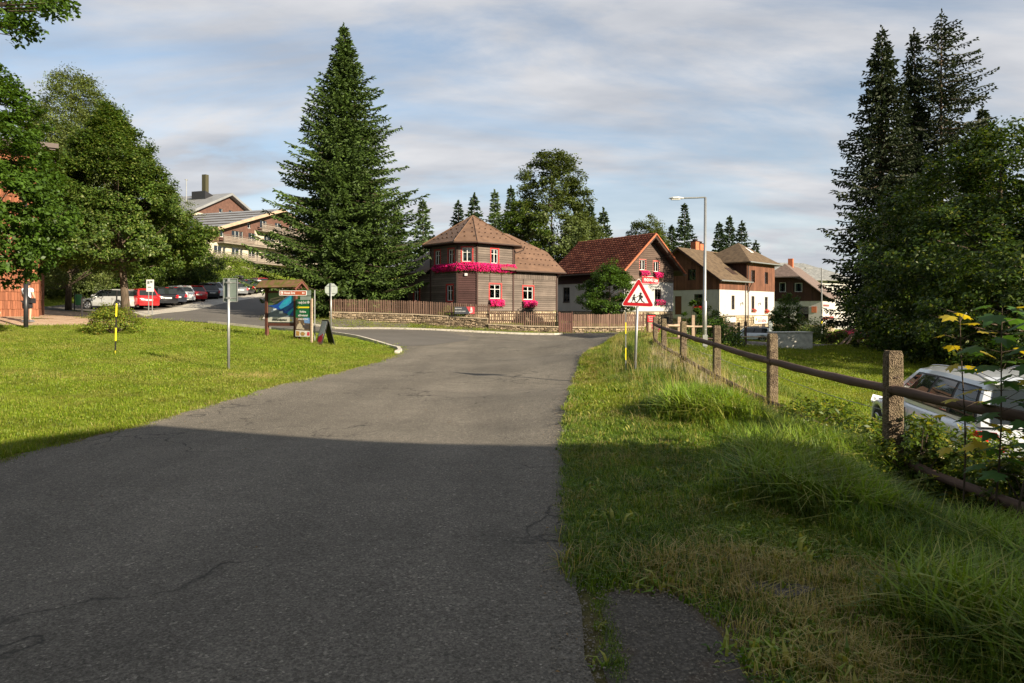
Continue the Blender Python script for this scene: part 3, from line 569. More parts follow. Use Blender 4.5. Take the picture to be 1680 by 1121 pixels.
    b = k & (r.uniform(size=len(P)) < (tt-.15)*1.8); scatter('tall_grass', P[b], (0.32+0.34*nz[b])*(1-.62*np.clip((t[b]-.62)/.3,0,1)), tall, seed=33, label='sunlit tall grass round the warning sign')
    c = k & (t > 0.3) & (r.uniform(size=len(P)) < 0.07*(.3+nz)); scatter('dry_grass', P[c], 0.6+0.6*nz[c], straw, seed=34, label='dry grass stalks standing along the fence')
    d = k & (nz > 0.5) & (t < 0.5) & (r.uniform(size=len(P)) < 0.5); scatter('dry_grass', P[d], 0.7+0.7*nz[d], dry, seed=35, label='straw coloured patches of grass along the sunny road edge')
    # ragged rim over the asphalt edges
    y = r.uniform(4.3, 27, 2600); P = np.stack([edge_x(y)+np.abs(r.normal(size=2600))*0.12, y], -1); scatter('verge_grass', P, 0.45+0.5*r.uniform(size=2600), mown, seed=36, label='fringe of grass along the right edge of the road')
    lx = lambda y: np.interp(y, [7.4,9.6,14.5,18,21.5,24.5], [-5.55,-5.3,-5.05,-4.55,-4.2,-4.2])
    y = r.uniform(6.5, 25, 2600); P = np.stack([lx(y)-0.16-np.abs(r.normal(size=2600))*0.25, y], -1); scatter('verge_grass', P, 0.6+0.6*r.uniform(size=2600), tuft_y, seed=37, label='fringe of grass along the left edge of the road')
    # broad leaved weeds and pale seed heads among the tall grass
    weed = blade_clump('weed_rosette', 18, 0.08, 0.09, 0.011, M['grass_tall'], 1.1, 51, 0.2); weed2 = blade_clump('clover_patch', 40, 0.12, 0.05, 0.010, M['grass_tall'], 1.6, 52, 0.3)
    um = bpy.data.meshes.new('seed_head'); q_ = MB(); rr_ = random.Random(6)
    for k in range(9):
        x_, y_, h_ = rr_.gauss(0, .05), rr_.gauss(0, .05), rr_.uniform(.35, .6); q_.add([(x_-.002, y_, 0), (x_+.002, y_, 0), (x_+.012, y_, h_)], [(0,1,2)])
        for _ in range(5): u_, v_, w_ = x_+.012+rr_.gauss(0, .012), y_+rr_.gauss(0, .012), h_+rr_.gauss(0, .01); q_.add([(u_-.007, v_, w_), (u_, v_-.007, w_+.003), (u_+.007, v_, w_), (u_, v_+.007, w_+.003)], [(0,1,2,3)])
    um.from_pydata(q_.v, [], q_.f); um.materials.append(m_plain('pale_seed_fluff', (.30,.26,.19), .9)); head = bpy.data.objects.new('seed_head', um)
    P, t = verge(900, 2.6, 24); k = ~inpoly(P[:,0], P[:,1], ROADW) & ~inpoly(P[:,0], P[:,1], PATCH) & (noise2(P[:,0], P[:,1], 2.0, 61) > .45); scatter('weeds', P[k], 0.5+0.9*r.uniform(size=int(k.sum())), weed, seed=53, label='broad leaved weeds dotted through the verge grass')
    P, t = verge(2500, 2.6, 12); k = ~inpoly(P[:,0], P[:,1], ROADW) & ~inpoly(P[:,0], P[:,1], PATCH) & (noise2(P[:,0], P[:,1], 1.6, 62) > .55) & (t < .7); scatter('clover', P[k], 0.6+0.8*r.uniform(size=int(k.sum())), weed2, seed=54, label='clover patches in the short verge grass')
    P, t = verge(1200, 8.5, 20); k = (t > .5) & (noise2(P[:,0], P[:,1], 1.2, 63) > .72); scatter('seed_heads', P[k], 0.6+0.5*r.uniform(size=int(k.sum())), head, seed=55, label='pale fluffy seed heads standing in the sunny verge')
    P = rpts(r, 500, -16, -5, 7, 22); P = clean(P); scatter('clover', P, 0.3+0.4*r.uniform(size=len(P)), weed2, seed=56, label='small broad leaved weeds in the left lawn')
    # loose grit along the crumbling road edges and on the broken patch
    gm = bpy.data.meshes.new('grit'); g_ = MB(); rg = random.Random(8)
    for k in range(7):
        cx_, cy_, s_ = rg.gauss(0, .045), rg.gauss(0, .045), rg.uniform(.003, .010); g_.add([(cx_+s_, cy_, s_*.3), (cx_, cy_+s_*.8, s_*.3), (cx_-s_*.9, cy_, s_*.3), (cx_, cy_-s_, s_*.3), (cx_, cy_, s_*.95)], [(0,1,4),(1,2,4),(2,3,4),(3,0,4)])
    gm.from_pydata(g_.v, [], g_.f); gm.materials.append(m_plain('road_grit', (.17,.15,.12), .95, var=.5, scale=40)); grit = bpy.data.objects.new('grit', gm)
    y = r.uniform(2.5, 16, 1500); Pg = [np.stack([edge_x(y)-np.abs(r.normal(size=1500))*0.12+.03, y], -1)]; y = r.uniform(6.5, 20, 900); Pg.append(np.stack([lx(y)+np.abs(r.normal(size=900))*0.14, y], -1)); Pg.append(rpts(r, 260, .5, 1.1, 2.6, 4.0)); Pg.append(rpts(r, 120, -4, .5, 3, 9))
    P = np.concatenate(Pg); o = scatter('grit', P, 0.5+0.9*r.uniform(size=len(P)), grit, seed=58, label='loose grit lying along the road edges'); o.location.z = 0.022
    # worn straw coloured patches on the left lawn
    W_ = np.concatenate([np.stack([r.normal(cx_, sx_, n_), r.normal(cy_, sy_, n_)], -1) for cx_, cy_, sx_, sy_, n_ in ((-6.3,16.6,.7,.45,500),(-5.0,19.5,.35,.9,260),(-10.5,15.5,1.3,.8,350),(-5.3,12.5,.12,1.6,300))]); W_ = clean(W_)
    scatter('dry_grass', W_, 0.35+0.35*r.uniform(size=len(W_)), dry, seed=57, label='worn straw coloured patches on the left lawn round the sign pole')
    # behind the fence: bank
    P = rpts(r, 5000, 4.1, 6.6, 5, 27); P = clean(P); nz = noise2(P[:,0], P[:,1], 1.1, 41); a = nz > 0.35
    scatter('tall_grass', P[a], 0.25+0.35*nz[a], tall, seed=42, label='long grass on the bank just behind the fence')
build_grass()
# ---------------------------------------------------------------- trees
def unit(v): return v/np.maximum(np.linalg.norm(v, axis=-1, keepdims=True), 1e-9)
def leaf_quads(P, size, r, up=0.5, out=None, aspect=0.6):
    n = len(P); nr = r.normal(size=(n,3)); nr[:,2] = np.abs(nr[:,2])+up
    if out is not None: nr += out*0.8
    nr = unit(nr); a = unit(np.cross(nr, r.normal(size=(n,3)))); b = np.cross(nr, a)
    s = (size*r.uniform(0.6, 1.25, n))[:,None]
    # a leaf: diamond with a slightly folded middle
    return np.stack([P-a*s*0.5, P+b*s*aspect*0.5+nr*s*0.08-a*s*0.06, P+a*s*0.5-nr*s*0.1, P-b*s*aspect*0.5+nr*s*0.08-a*s*0.06], 1)
def skeleton_tubes(mb, base, top, rad, limbs, r):
    mb.tube([base, tuple((np.array(base)*.6+np.array(top)*.4)+r.normal(size=3)*0.05), top], [rad, rad*0.7, rad*0.15], 8)
def broadleaf(name, label, x, y, z, h, prof, width, leafm, nclust, per, leaf, cat='tree', seed=1, trunk_r=0.18, trunk_h=None, cr=0.55, squash=1.0, group=None, gaps=0.25, off=(0,0), part='crown', noisek=0.30, up=0.5):
    """prof: list of (height fraction, radius fraction) of the crown"""
    r = np.random.default_rng(seed); root = thing(name, label, cat, (x, y, z), group=group)
    z0 = prof[0][0]; hf = np.array([p[0] for p in prof]); rf = np.array([p[1] for p in prof])*width
    mb = MB(); topz = h*0.9; lean = r.normal(size=2)*0.02*h
    T = lambda t: np.array([lean[0]*t+off[0]*t, lean[1]*t+off[1]*t, t*h])
    mb.tube([(0,0,-0.2)]+[tuple(T(t)) for t in (0.12, 0.3, 0.5, 0.7, 0.9)], [trunk_r*1.25, trunk_r, trunk_r*.8, trunk_r*.55, trunk_r*.33, trunk_r*.08], 8)
    C = []; tries = 0
    # clusters spread through the crown, most of them near its skin, in uneven boughs
    t = r.uniform(0, 1, nclust*4); w = np.interp(z0+t*(1-z0), hf, rf); keep = r.uniform(size=len(t)) < (w/w.max())**1.0+0.05; t = t[keep][:nclust]; w = w[keep][:nclust]
    ang = r.uniform(0, 2*math.pi, len(t)); hh = z0+t*(1-z0)
    lob = 1+noisek*(np.sin(ang*3+hh*9+seed)*0.5+np.sin(ang*5-hh*17+seed*2)*0.35+np.sin(ang*2+hh*31)*0.35)
    rad = w*lob*r.uniform(0.35, 1.0, len(t))**0.45
    cz = hh*h+r.normal(size=len(t))*0.15; cx = np.cos(ang)*rad+lean[0]*hh+off[0]*hh; cy = np.sin(ang)*rad*squash+lean[1]*hh+off[1]*hh
    nz = noise2(cx*1.0+cz*0.37, cy+cz*0.9, 0.55, seed); k = nz > gaps*0.9
    C = np.stack([cx, cy, cz], -1)[k]
    # limbs: from the trunk to about one cluster in five
    for c in C[::max(1, len(C)//42)]:
        tb = max(max(0.1, z0*1.02), min(0.85, c[2]/h-0.14-0.1*r.uniform())); b = T(tb); mid = b*0.5+c*0.5+np.array([0,0,-0.05*h*0.3]); rr = trunk_r*0.34*(1.1-tb)
        mb.tube([tuple(b), tuple(mid), tuple(c)], [rr, rr*.6, rr*.15], 5, cap=False)
    mb.build('trunk', M['bark'], root, smooth=True)
    n = len(C)*per; ci = np.repeat(np.arange(len(C)), per); rr = cr*r.uniform(0.6, 1.4, len(C))[ci]
    d = unit(r.normal(size=(n,3)))*(r.uniform(size=n)**0.5)[:,None]; d[:,2] *= 0.62
    P = C[ci]+d*rr[:,None]; outv = unit(C[ci]-np.array([0,0,h*0.45])); Q = leaf_quads(P, leaf, r, up, outv)
    fast(part, Q, 4, leafm, root, kind='stuff'); return root
def conifer(name, label, x, y, z, h, w, leafm, seed=1, base=0.06, whorl=0.42, nb=9, droop=0.35, twig=0.13, shoot=0.30, sw=0.075, group=None, prof=None, gap=0.0, trunk_r=0.22, onesided=None, hang=0.25, cat='tree', lenvar=0.22, upt=0.15, detail=True):
    r = np.random.default_rng(seed); root = thing(name, label, cat, (x, y, z), group=group)
    mb = MB(); mb.tube([(0,0,-0.2),(0,0,h*.3),(0,0,h*.65),(0,0,h*0.98)], [trunk_r*1.2, trunk_r*.85, trunk_r*.45, 0.02], 8)
    S = []; zz = h*base
    if prof is None: prof = [(0,1.0),(0.12,1.0),(0.35,0.80),(0.6,0.52),(0.8,0.27),(0.93,0.10),(1,0.01)]
    pf = np.array(prof)
    while zz < h*0.985:
        t = (zz-h*base)/(h*(1-base)); L0 = np.interp(t, pf[:,0], pf[:,1])*w
        n = nb if L0 > 0.6 else max(4, nb-3); a0 = r.uniform(0, 6.283)
        for k in range(n):
            if r.uniform() < gap*(0.4+0.6*math.sin(zz*0.9+seed)**2): continue
            a = a0+2*math.pi*k/n+r.normal()*0.16; Lb = L0*(1+r.normal()*lenvar*0.6-0.1+0.13*math.sin(a*2+zz*.5+seed))
            if onesided is not None: Lb *= 1+onesided[1]*math.cos(a-onesided[0])
            if Lb < 0.12: Lb = 0.12
            ca, sa = math.cos(a), math.sin(a); ns = max(2, int(Lb/twig)); s = (np.arange(ns)+0.6)/ns
            dr = droop*(1-0.75*t)
            bz = lambda q: zz+r0+Lb*(-dr*q+(dr*0.55+upt)*q**2)
            r0 = r.uniform(-.12, .12)
            px = ca*Lb*s; py = sa*Lb*s; pz = zz+r0+Lb*(-dr*s+(dr*0.5+upt)*s**2.2)
            if detail and Lb > 0.9: mb.tube([(0,0,zz+r0),(ca*Lb*.5, sa*Lb*.5, zz+r0+Lb*(-dr*.5+(dr*.5+upt)*.5**2.2)),(ca*Lb*.95, sa*Lb*.95, zz+r0+Lb*(-dr*.95+(dr*.5+upt)*.95**2.2))], [0.03+0.008*Lb, 0.02, 0.006], 4, cap=False)
            tl = (0.10+0.26*Lb*(1-s)**0.8*np.minimum(1, s*4+0.25))*1.0
            tl = np.minimum(tl, 1.15)
            for sd in (-1, 1, 0):
                m = np.maximum(1, (tl/shoot*1.15).astype(int)) if sd else np.ones(ns, int)
                for i in range(ns):
                    if sd == 0:
                        S.append((px[i], py[i], pz[i], ca, sa, 0.25+r.normal()*.25, shoot*r.uniform(.7,1.2))); continue
                    ang = a+sd*(0.95+r.normal()*0.2)
                    dx, dy = math.cos(ang), math.sin(ang)
                    for j in range(m[i]):
                        q = (j+0.3)/m[i]*tl[i]; S.append((px[i]+dx*q, py[i]+dy*q, pz[i]-hang*q+r.normal()*0.03, dx+r.normal()*.35, dy+r.normal()*.35, -hang+r.normal()*0.4, shoot*r.uniform(.7,1.25)))
        zz += whorl*(0.75+0.5*r.uniform())*(0.55+0.45*(1-t))
    # leader
    for k in range(14): S.append((0,0,h*(0.955+0.045*k/14), r.normal()*.5, r.normal()*.5, 0.8, shoot*.6))
    S = np.array(S); P = S[:,:3]; D = unit(S[:,3:6]); ln = S[:,6:7]; n = len(S)
    a = unit(np.cross(D, r.normal(size=(n,3)))); b = np.cross(D, a); w1 = sw*r.uniform(.7, 1.3, n)[:,None]
    # each shoot: two crossed tapering blades
    Q1 = np.stack([P-a*w1*.5, P+D*ln*.45-a*w1, P+D*ln, P+D*ln*.45+a*w1], 1); Q2 = np.stack([P-b*w1*.5, P+D*ln*.4-b*w1, P+D*ln*.9, P+D*ln*.4+b*w1], 1)
    mb.build('trunk', M['bark'], root, smooth=True)
    fast('crown', np.concatenate([Q1, Q2]), 4, leafm, root, kind='stuff'); return root
def bush(name, label, x, y, rad, h, leafm, n, leaf, seed=1, cat='bush', group=None, z=None, boxy=False, sx=1.0, sy=1.0, stems=True, up=0.6, aspect=0.6):
    r = np.random.default_rng(seed); zz = h1(x, y) if z is None else z; root = thing(name, label, cat, (x, y, zz), group=group)
    nc = max(8, n//70); c = unit(r.normal(size=(nc,3))); c[:,2] = np.abs(c[:,2])
    if boxy: c = np.clip(c*1.5, -1, 1)
    c *= (r.uniform(0.45, 1.0, nc)**0.5)[:,None]; c = c*np.array([rad*sx, rad*sy, h*0.92])+np.array([0,0,h*0.08])
    ci = r.integers(0, nc, n); cr_ = rad*(0.24 if not boxy else 0.13); P = c[ci]+unit(r.normal(size=(n,3)))*(r.uniform(size=n)**.5*cr_)[:,None]*np.array([1,1,.8]); P[:,2] = np.abs(P[:,2])
    if stems:
        mb = MB()
        for q in c[::max(1, nc//12)]: mb.tube([(q[0]*.12, q[1]*.12, -0.05), (q[0]*.5, q[1]*.5, q[2]*.55), tuple(q)], [0.016*max(.6,h), 0.011, 0.004], 5, cap=False)
        mb.build('stem', M['bark'], root)
    fast('leaves', leaf_quads(P, leaf, r, up, unit(P-np.array([0,0,h*.3])), aspect), 4, leafm, root, kind='stuff'); return root
def build_trees():
    # the great spruce behind the stone wall
    X = at(565, 53.5); conifer('spruce_tree', 'huge symmetrical spruce behind the picket fence, left of the dark wooden house', X[0], X[1], X[2]-.1, 23.2, 6.7, M['leaf_spruce'], seed=5, base=0.03, whorl=0.46, nb=12, lenvar=0.30, droop=0.42, twig=0.13, shoot=0.34, sw=0.058, trunk_r=0.33,
        prof=[(0,0.66),(0.05,0.84),(0.13,0.96),(0.36,0.79),(0.57,0.54),(0.78,0.26),(0.93,0.08),(1,0.01)], hang=0.3, upt=0.18)
    # right hand group of old spruces
    def sp(px, Y, top, w, label, seed, **k):
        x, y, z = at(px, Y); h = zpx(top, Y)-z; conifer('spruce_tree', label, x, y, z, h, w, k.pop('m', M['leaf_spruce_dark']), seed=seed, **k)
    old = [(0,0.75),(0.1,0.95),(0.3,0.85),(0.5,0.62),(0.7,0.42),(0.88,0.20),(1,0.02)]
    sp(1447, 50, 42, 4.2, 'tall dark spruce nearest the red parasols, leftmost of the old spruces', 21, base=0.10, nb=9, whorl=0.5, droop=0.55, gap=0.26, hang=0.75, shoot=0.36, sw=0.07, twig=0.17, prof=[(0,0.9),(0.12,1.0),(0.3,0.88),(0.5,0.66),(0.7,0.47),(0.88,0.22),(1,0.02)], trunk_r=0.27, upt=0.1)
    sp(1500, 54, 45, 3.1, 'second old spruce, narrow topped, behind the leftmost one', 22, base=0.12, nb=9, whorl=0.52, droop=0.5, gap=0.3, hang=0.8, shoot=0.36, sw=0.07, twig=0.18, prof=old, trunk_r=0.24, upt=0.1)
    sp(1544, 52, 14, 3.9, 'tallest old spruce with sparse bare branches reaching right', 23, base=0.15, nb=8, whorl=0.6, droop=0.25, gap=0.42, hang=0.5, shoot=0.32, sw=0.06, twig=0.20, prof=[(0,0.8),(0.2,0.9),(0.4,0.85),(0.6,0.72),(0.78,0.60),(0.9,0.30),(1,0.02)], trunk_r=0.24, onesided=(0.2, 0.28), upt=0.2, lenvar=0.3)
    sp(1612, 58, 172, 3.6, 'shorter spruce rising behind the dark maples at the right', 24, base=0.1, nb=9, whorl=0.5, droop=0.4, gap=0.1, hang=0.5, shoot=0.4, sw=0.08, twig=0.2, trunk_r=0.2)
    # dark broadleaf mass on the right
    rd = [(0.04,0.5),(0.15,0.9),(0.4,1.0),(0.65,0.85),(0.85,0.55),(1,0.12)]
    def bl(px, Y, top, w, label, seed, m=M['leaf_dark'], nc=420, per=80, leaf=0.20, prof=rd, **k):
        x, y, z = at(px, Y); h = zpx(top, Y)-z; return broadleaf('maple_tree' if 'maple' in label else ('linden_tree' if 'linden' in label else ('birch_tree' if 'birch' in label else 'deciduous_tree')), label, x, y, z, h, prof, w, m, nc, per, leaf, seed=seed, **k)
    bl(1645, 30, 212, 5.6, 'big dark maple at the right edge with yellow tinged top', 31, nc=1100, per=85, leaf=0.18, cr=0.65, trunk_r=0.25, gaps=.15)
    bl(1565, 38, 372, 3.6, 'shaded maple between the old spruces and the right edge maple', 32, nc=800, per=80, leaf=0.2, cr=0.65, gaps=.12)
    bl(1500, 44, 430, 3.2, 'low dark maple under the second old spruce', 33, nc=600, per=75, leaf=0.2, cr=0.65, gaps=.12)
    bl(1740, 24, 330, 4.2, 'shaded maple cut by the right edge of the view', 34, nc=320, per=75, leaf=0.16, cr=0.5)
    # left side: linden over the parked cars, birch and maple
    bl(208, 37, 172, 4.1, 'broad linden with pale seed wings standing beside the parked red car', 41, m=M['leaf_linden'], nc=1900, per=75, leaf=0.15, cr=0.38, trunk_r=0.2,
       off=(-.7,0), prof=[(0.245,0.6),(0.28,1.0),(0.36,1.0),(0.5,0.86),(0.68,0.62),(0.85,0.36),(1,0.04)], gaps=0.13, noisek=0.27)
    bl(294, 67, 362, 3.5, 'rounded linden behind the middle of the row of parked cars', 42, m=M['leaf_linden'], nc=480, per=90, leaf=0.15, cr=0.5, trunk_r=0.12, gaps=.12,
       prof=[(0.14,0.5),(0.25,0.95),(0.5,1.0),(0.8,0.6),(1,0.1)])
    bl(112, 48, 118, 4.6, 'tall birch with hanging twigs behind the shingled building', 43, m=M['leaf_birch'], nc=1000, per=100, leaf=0.15, cr=0.7, prof=[(0.1,0.5),(0.25,0.95),(0.5,0.95),(0.75,0.75),(0.9,0.45),(1,0.12)], gaps=0.3, up=0.0)
    bl(135, 66, 195, 7.0, 'bright green maple crown on the slope behind the birch', 44, m=M['leaf_maple'], nc=800, per=85, leaf=0.24, cr=0.9, gaps=.12)
    bl(60, 60, 250, 6.0, 'dense maple on the grassy slope behind the shingled building', 45, m=M['leaf_far'], gaps=.1, nc=800, per=75, leaf=0.24, cr=0.9, prof=[(0.03,0.7),(0.2,1.0),(0.5,0.95),(0.8,0.6),(1,0.1)])
    bl(200, 68, 330, 6.5, 'round hazel thicket on the slope above the silver car', 46, m=M['leaf_linden'], gaps=.1, nc=800, per=75, leaf=0.24, cr=0.9, prof=[(0.0,0.8),(0.2,1.0),(0.5,0.95),(0.8,0.6),(1,0.1)])
    bl(290, 130, 318, 5.5, 'distant leafy tree left of the hotel chimney block', 47, m=M['leaf_birch'], nc=220, per=60, leaf=0.3, cr=1.0)
    bl(-32, 22, 95, 2.35, 'near maple with large bright leaves in front of the shingled building', 48, m=M['leaf_maple'], nc=560, per=80, leaf=0.15, cr=0.36, trunk_r=0.12,
       prof=[(0.24,0.5),(0.3,0.95),(0.5,1.0),(0.72,0.8),(0.88,0.5),(1,0.08)], off=(0,0), gaps=0.08)
    # bough of a nearer tree hanging in at the top left corner
    x, y = -8.6, 9.6; root = thing('maple_tree', 'tree at the top left corner, only its leafy bough reaching in', 'tree', (x, y, h1(x, y)))
    r = np.random.default_rng(77); mb = MB(); mb.tube([(-.6,0,-.2),(-.7,0,2.5),(-.5,0,5.2),(-.3,.2,8.5)], [.2,.17,.13,.03], 8)
    tips = []
    for (px, py) in [(10,5),(30,22),(62,8),(92,12),(112,14),(40,48),(55,52),(22,42),(4,36),(75,2),(66,18),(28,60),(8,20),(46,40),(100,4),(85,18),(-20,20),(-40,-10),(20,-20),(70,-30),(-30,50),(36,2),(120,-20),(-60,10)]:
        Y = 9.6+r.normal()*0.35; tips.append(((px-CX)/F*Y-x, Y-y, EYE+(CY-py)/F*Y-h1(x, y)))
    hub = (-0.45, 0.1, 5.6)
    for t in tips: mb.tube([hub, ((hub[0]+t[0])/2, (hub[1]+t[1])/2, (hub[2]+t[2])/2+.12), t], [.03,.015,.005], 5, cap=False)
    mb.build('trunk', M['bark'], root, smooth=True); T = np.array(tips); ci = r.integers(0, len(T), 1500)
    P = T[ci]+unit(r.normal(size=(1500,3)))*(r.uniform(size=1500)**.5*0.17)[:,None]; fast('crown', leaf_quads(P, 0.085, r, 0.4), 4, M['leaf_maple'], root, kind='stuff')
    # unseen trees added around the viewpoint to block sky light from the foreground
    for k, (tx, ty, th, lab) in enumerate([(-9,-7,13,'unseen maple added behind the viewpoint on the left to dim sky light'),(-2.5,-13,14,'unseen maple added beside the roadside house to dim sky light'),(-14,-1.5,11,'unseen maple added just outside the view on the left to dim sky light')]):
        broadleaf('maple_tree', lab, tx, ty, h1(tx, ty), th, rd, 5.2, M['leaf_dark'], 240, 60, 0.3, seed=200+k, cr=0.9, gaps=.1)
    # trees behind the houses
    far = M['leaf_spruce_far']
    def sf(px, Y, top, w, label, seed, m=far, **k): sp(px, Y, top, w, label, seed, m=m, nb=8, whorl=0.75, twig=0.3, shoot=0.55, sw=0.12, trunk_r=0.18, detail=False, **k)
    sf(752, 95, 330, 2.6, 'first and smallest spruce behind the dark house roof', 51)
    sf(778, 92, 318, 3.2, 'dark spruce directly behind the roof point of the dark house', 52)
    sf(812, 95, 312, 2.6, 'pale spruce just right of the roof point of the dark house', 53, m=M['leaf_larch'])
    sf(838, 96, 306, 2.9, 'thin spruce between the dark house roof and the big linden', 54)
    sf(694, 85, 330, 2.7, 'pale airy spruce between the huge spruce and the dark house', 55, m=M['leaf_larch'], gap=0.3)
    sf(652, 80, 345, 3.0, 'dark spruce half hidden by the right side of the huge spruce', 56)
    sf(968, 85, 335, 3.0, 'spruce at the right shoulder of the big linden', 57)
    sf(990, 88, 342, 3.2, 'spruce above the red tiled roof', 58)
    sf(948, 82, 338, 3.2, 'spruce between the big linden and its right neighbour', 59)
    sf(1123, 110, 334, 4.2, 'separate spruce left of the street lamp, above the red gable', 60, gap=0.2)
    sf(1102, 108, 370, 3.2, 'small dark spruce left of the separate one', 61)
    sf(1180, 115, 365, 3.8, 'leftmost of three spruces behind the brown gabled house', 62)
    sf(1197, 115, 355, 3.8, 'middle and tallest of three spruces behind the brown gabled house', 63)
    sf(1217, 115, 363, 3.8, 'rightmost of three spruces behind the brown gabled house', 64)
    sf(1240, 120, 395, 3.0, 'small spruce tip right of the three spruces', 65)
    bl(905, 78, 250, 6.2, 'tall linden towering behind the dark house and the red roof', 71, m=M['leaf_far'], nc=900, per=75, leaf=0.30, cr=0.85, gaps=0.34, prof=[(0.05,0.7),(0.3,0.95),(0.5,0.85),(0.7,0.62),(0.85,0.52),(0.95,0.35),(1,0.1)], noisek=0.3)
    bl(860, 76, 330, 4.2, 'dark broad tree behind the lower roof of the dark house', 72, m=M['leaf_linden'], nc=320, per=70, leaf=0.28, cr=0.8)
    bl(958, 80, 350, 4.2, 'leafy tree behind the left end of the red tiled roof', 73, m=M['leaf_far'], nc=320, per=70, leaf=0.28, cr=0.8)
    bl(1050, 110, 362, 3.6, 'pale leafy tree behind the ridge of the red tiled roof', 74, m=M['leaf_far'], nc=240, per=60, leaf=0.34, cr=0.9)
    bl(1075, 108, 355, 3.2, 'paler birch behind the ridge of the red tiled roof', 75, m=M['leaf_birch'], nc=240, per=60, leaf=0.34, cr=0.9)
    bl(1093, 104, 405, 2.8, 'low green tree beside the gable point of the red roof', 76, m=M['leaf_far'], nc=160, per=60, leaf=0.3, cr=0.8)
    # garden tree in front of the white house
    bl(1000, 48.6, 436, 2.0, 'round leafy garden tree in front of the white and brown house', 81, m=M['leaf_maple'], nc=300, per=80, leaf=0.15, cr=0.38, trunk_r=0.09, prof=[(0.26,0.45),(0.36,0.95),(0.55,1.0),(0.8,0.7),(1,0.12)])
    bl(1293, 60, 482, 1.5, 'light green young tree beside the brown gabled house', 82, m=M['leaf_maple'], nc=170, per=60, leaf=0.16, cr=0.4, trunk_r=0.07, prof=[(0.1,0.6),(0.35,0.95),(0.6,0.9),(0.8,0.6),(1,0.1)])
    # bushes
    def bu(px, Y, rad, h, label, m, n, leaf, seed, **k):
        x, y, z = at(px, Y); bush('bush', label, x, y, rad, h, m, n, leaf, seed, **k)
    x, y, z = at(187, 27.3); bush('bush', 'round yellow green bush on the left lawn behind the striped pole', x, y, 1.05, 1.12, M['leaf_bush'], 7000, 0.075, 91, sx=1.0)
    bu(737, 49.5, 0.95, 1.35, 'yellow green rounded hedge shrub behind the picket fence', M['leaf_hedge'], 5000, 0.09, 92, boxy=False)
    bu(763, 49.6, 0.5, 1.45, 'upright leafy plant behind the dark banner on the fence', M['leaf_maple'], 900, 0.15, 93)
    bu(1166, 33, 1.5, 1.5, 'leafy bush beside the street lamp behind the fence', M['leaf_maple'], 6000, 0.11, 94)
    bu(1135, 30, 0.55, 1.9, 'narrow young shrub rising between the light fence posts', M['leaf_maple'], 1100, 0.12, 95)
    bu(1162, 72, 1.7, 3.3, 'dark climbing shrub at the white wall of the brown gabled house', M['leaf_dark'], 2600, 0.22, 96)
    bu(1330, 66, 2.4, 2.6, 'dark hedge behind the concrete box', M['leaf_linden'], 3500, 0.2, 97)
    bu(1358, 54, 1.6, 2.0, 'olive green bush between concrete box and parasols', M['leaf_linden'], 3200, 0.16, 98)
    bu(1385, 56, 1.5, 1.0, 'low pale shrub under the leaning beams', M['leaf_far'], 2200, 0.15, 99)
    bu(1428, 47, 1.0, 1.9, 'dark conical shrub right of the leaning beams', M['leaf_dark'], 2400, 0.14, 100)
    for i, (px, Y, rad, h) in enumerate([(1500,44,2.4,2.4),(1560,38,2.6,2.6),(1625,34,2.6,3.0),(1690,30,2.8,3.2),(1475,52,2.0,2.2),(1590,46,3.2,3.6),(1530,52,3,3.2)]):
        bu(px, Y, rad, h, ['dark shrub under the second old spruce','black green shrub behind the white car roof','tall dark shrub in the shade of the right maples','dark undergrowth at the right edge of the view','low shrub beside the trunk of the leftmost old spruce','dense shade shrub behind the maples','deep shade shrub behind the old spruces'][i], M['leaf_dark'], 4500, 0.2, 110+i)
    bu(372, 92, 4.6, 4.0, 'large clipped dome hedge in front of the hotel windows', M['leaf_hedge'], 7000, 0.22, 120, z=zpx(457, 92)-0.6)
    x, y, z = at(375, 84); bush('hedge', 'long low yellow green hedge above the parked cars', x, y, 6.0, 2.4, M['leaf_hedge'], 9000, 0.2, 121, cat='hedge', boxy=True, sy=0.25, z=z)
    x, y, z = at(300, 74); bush('hedge', 'hedge behind the cars under the linden', x, y, 6.0, 1.8, M['leaf_linden'], 6000, 0.2, 122, cat='hedge', boxy=True, sy=0.3, z=z)
    # small things of the verge
    for i, (px, Y, rad, h, m) in enumerate([(1196,10.9,0.9,0.62,M['leaf_shrub']),(1330,8.9,0.8,0.45,M['leaf_shrub']),(1395,8.2,0.65,0.50,M['leaf_shrub']),(1560,7.0,0.75,0.86,M['leaf_shrub']),(1505,6.9,0.5,0.78,M['leaf_shrub']),(1645,6.4,0.6,0.98,M['leaf_shrub']),(1715,5.8,0.55,1.0,M['leaf_shrub']),(1760,5.6,0.5,0.45,M['leaf_shrub']),(1420,7.9,0.4,0.35,M['leaf_shrub'])]):
        if i == 0: continue
        x = (px-CX)/F*Y; zz = min(0.05, h1(x, Y)+0.05) if i > 0 else h1(x, Y)
        bush('shrub', ['','spreading yellow green shrub in the sun left of the nearest fence post','leafy shrub against the lower rail left of the nearest post','tall shrub growing through the rails right of the nearest post','shrub pressed against the nearest fence post','shaded shrub in front of the white car door','shrub at the right edge in front of the car bumper','low undergrowth beneath the lower rail at the right edge','small shrub directly behind the foot of the nearest post'][i],
             x, Y, rad, h, m, int(2600*rad*h/0.5), 0.075, 130+i, cat='shrub', z=zz, up=0.3, aspect=0.38)
build_trees()
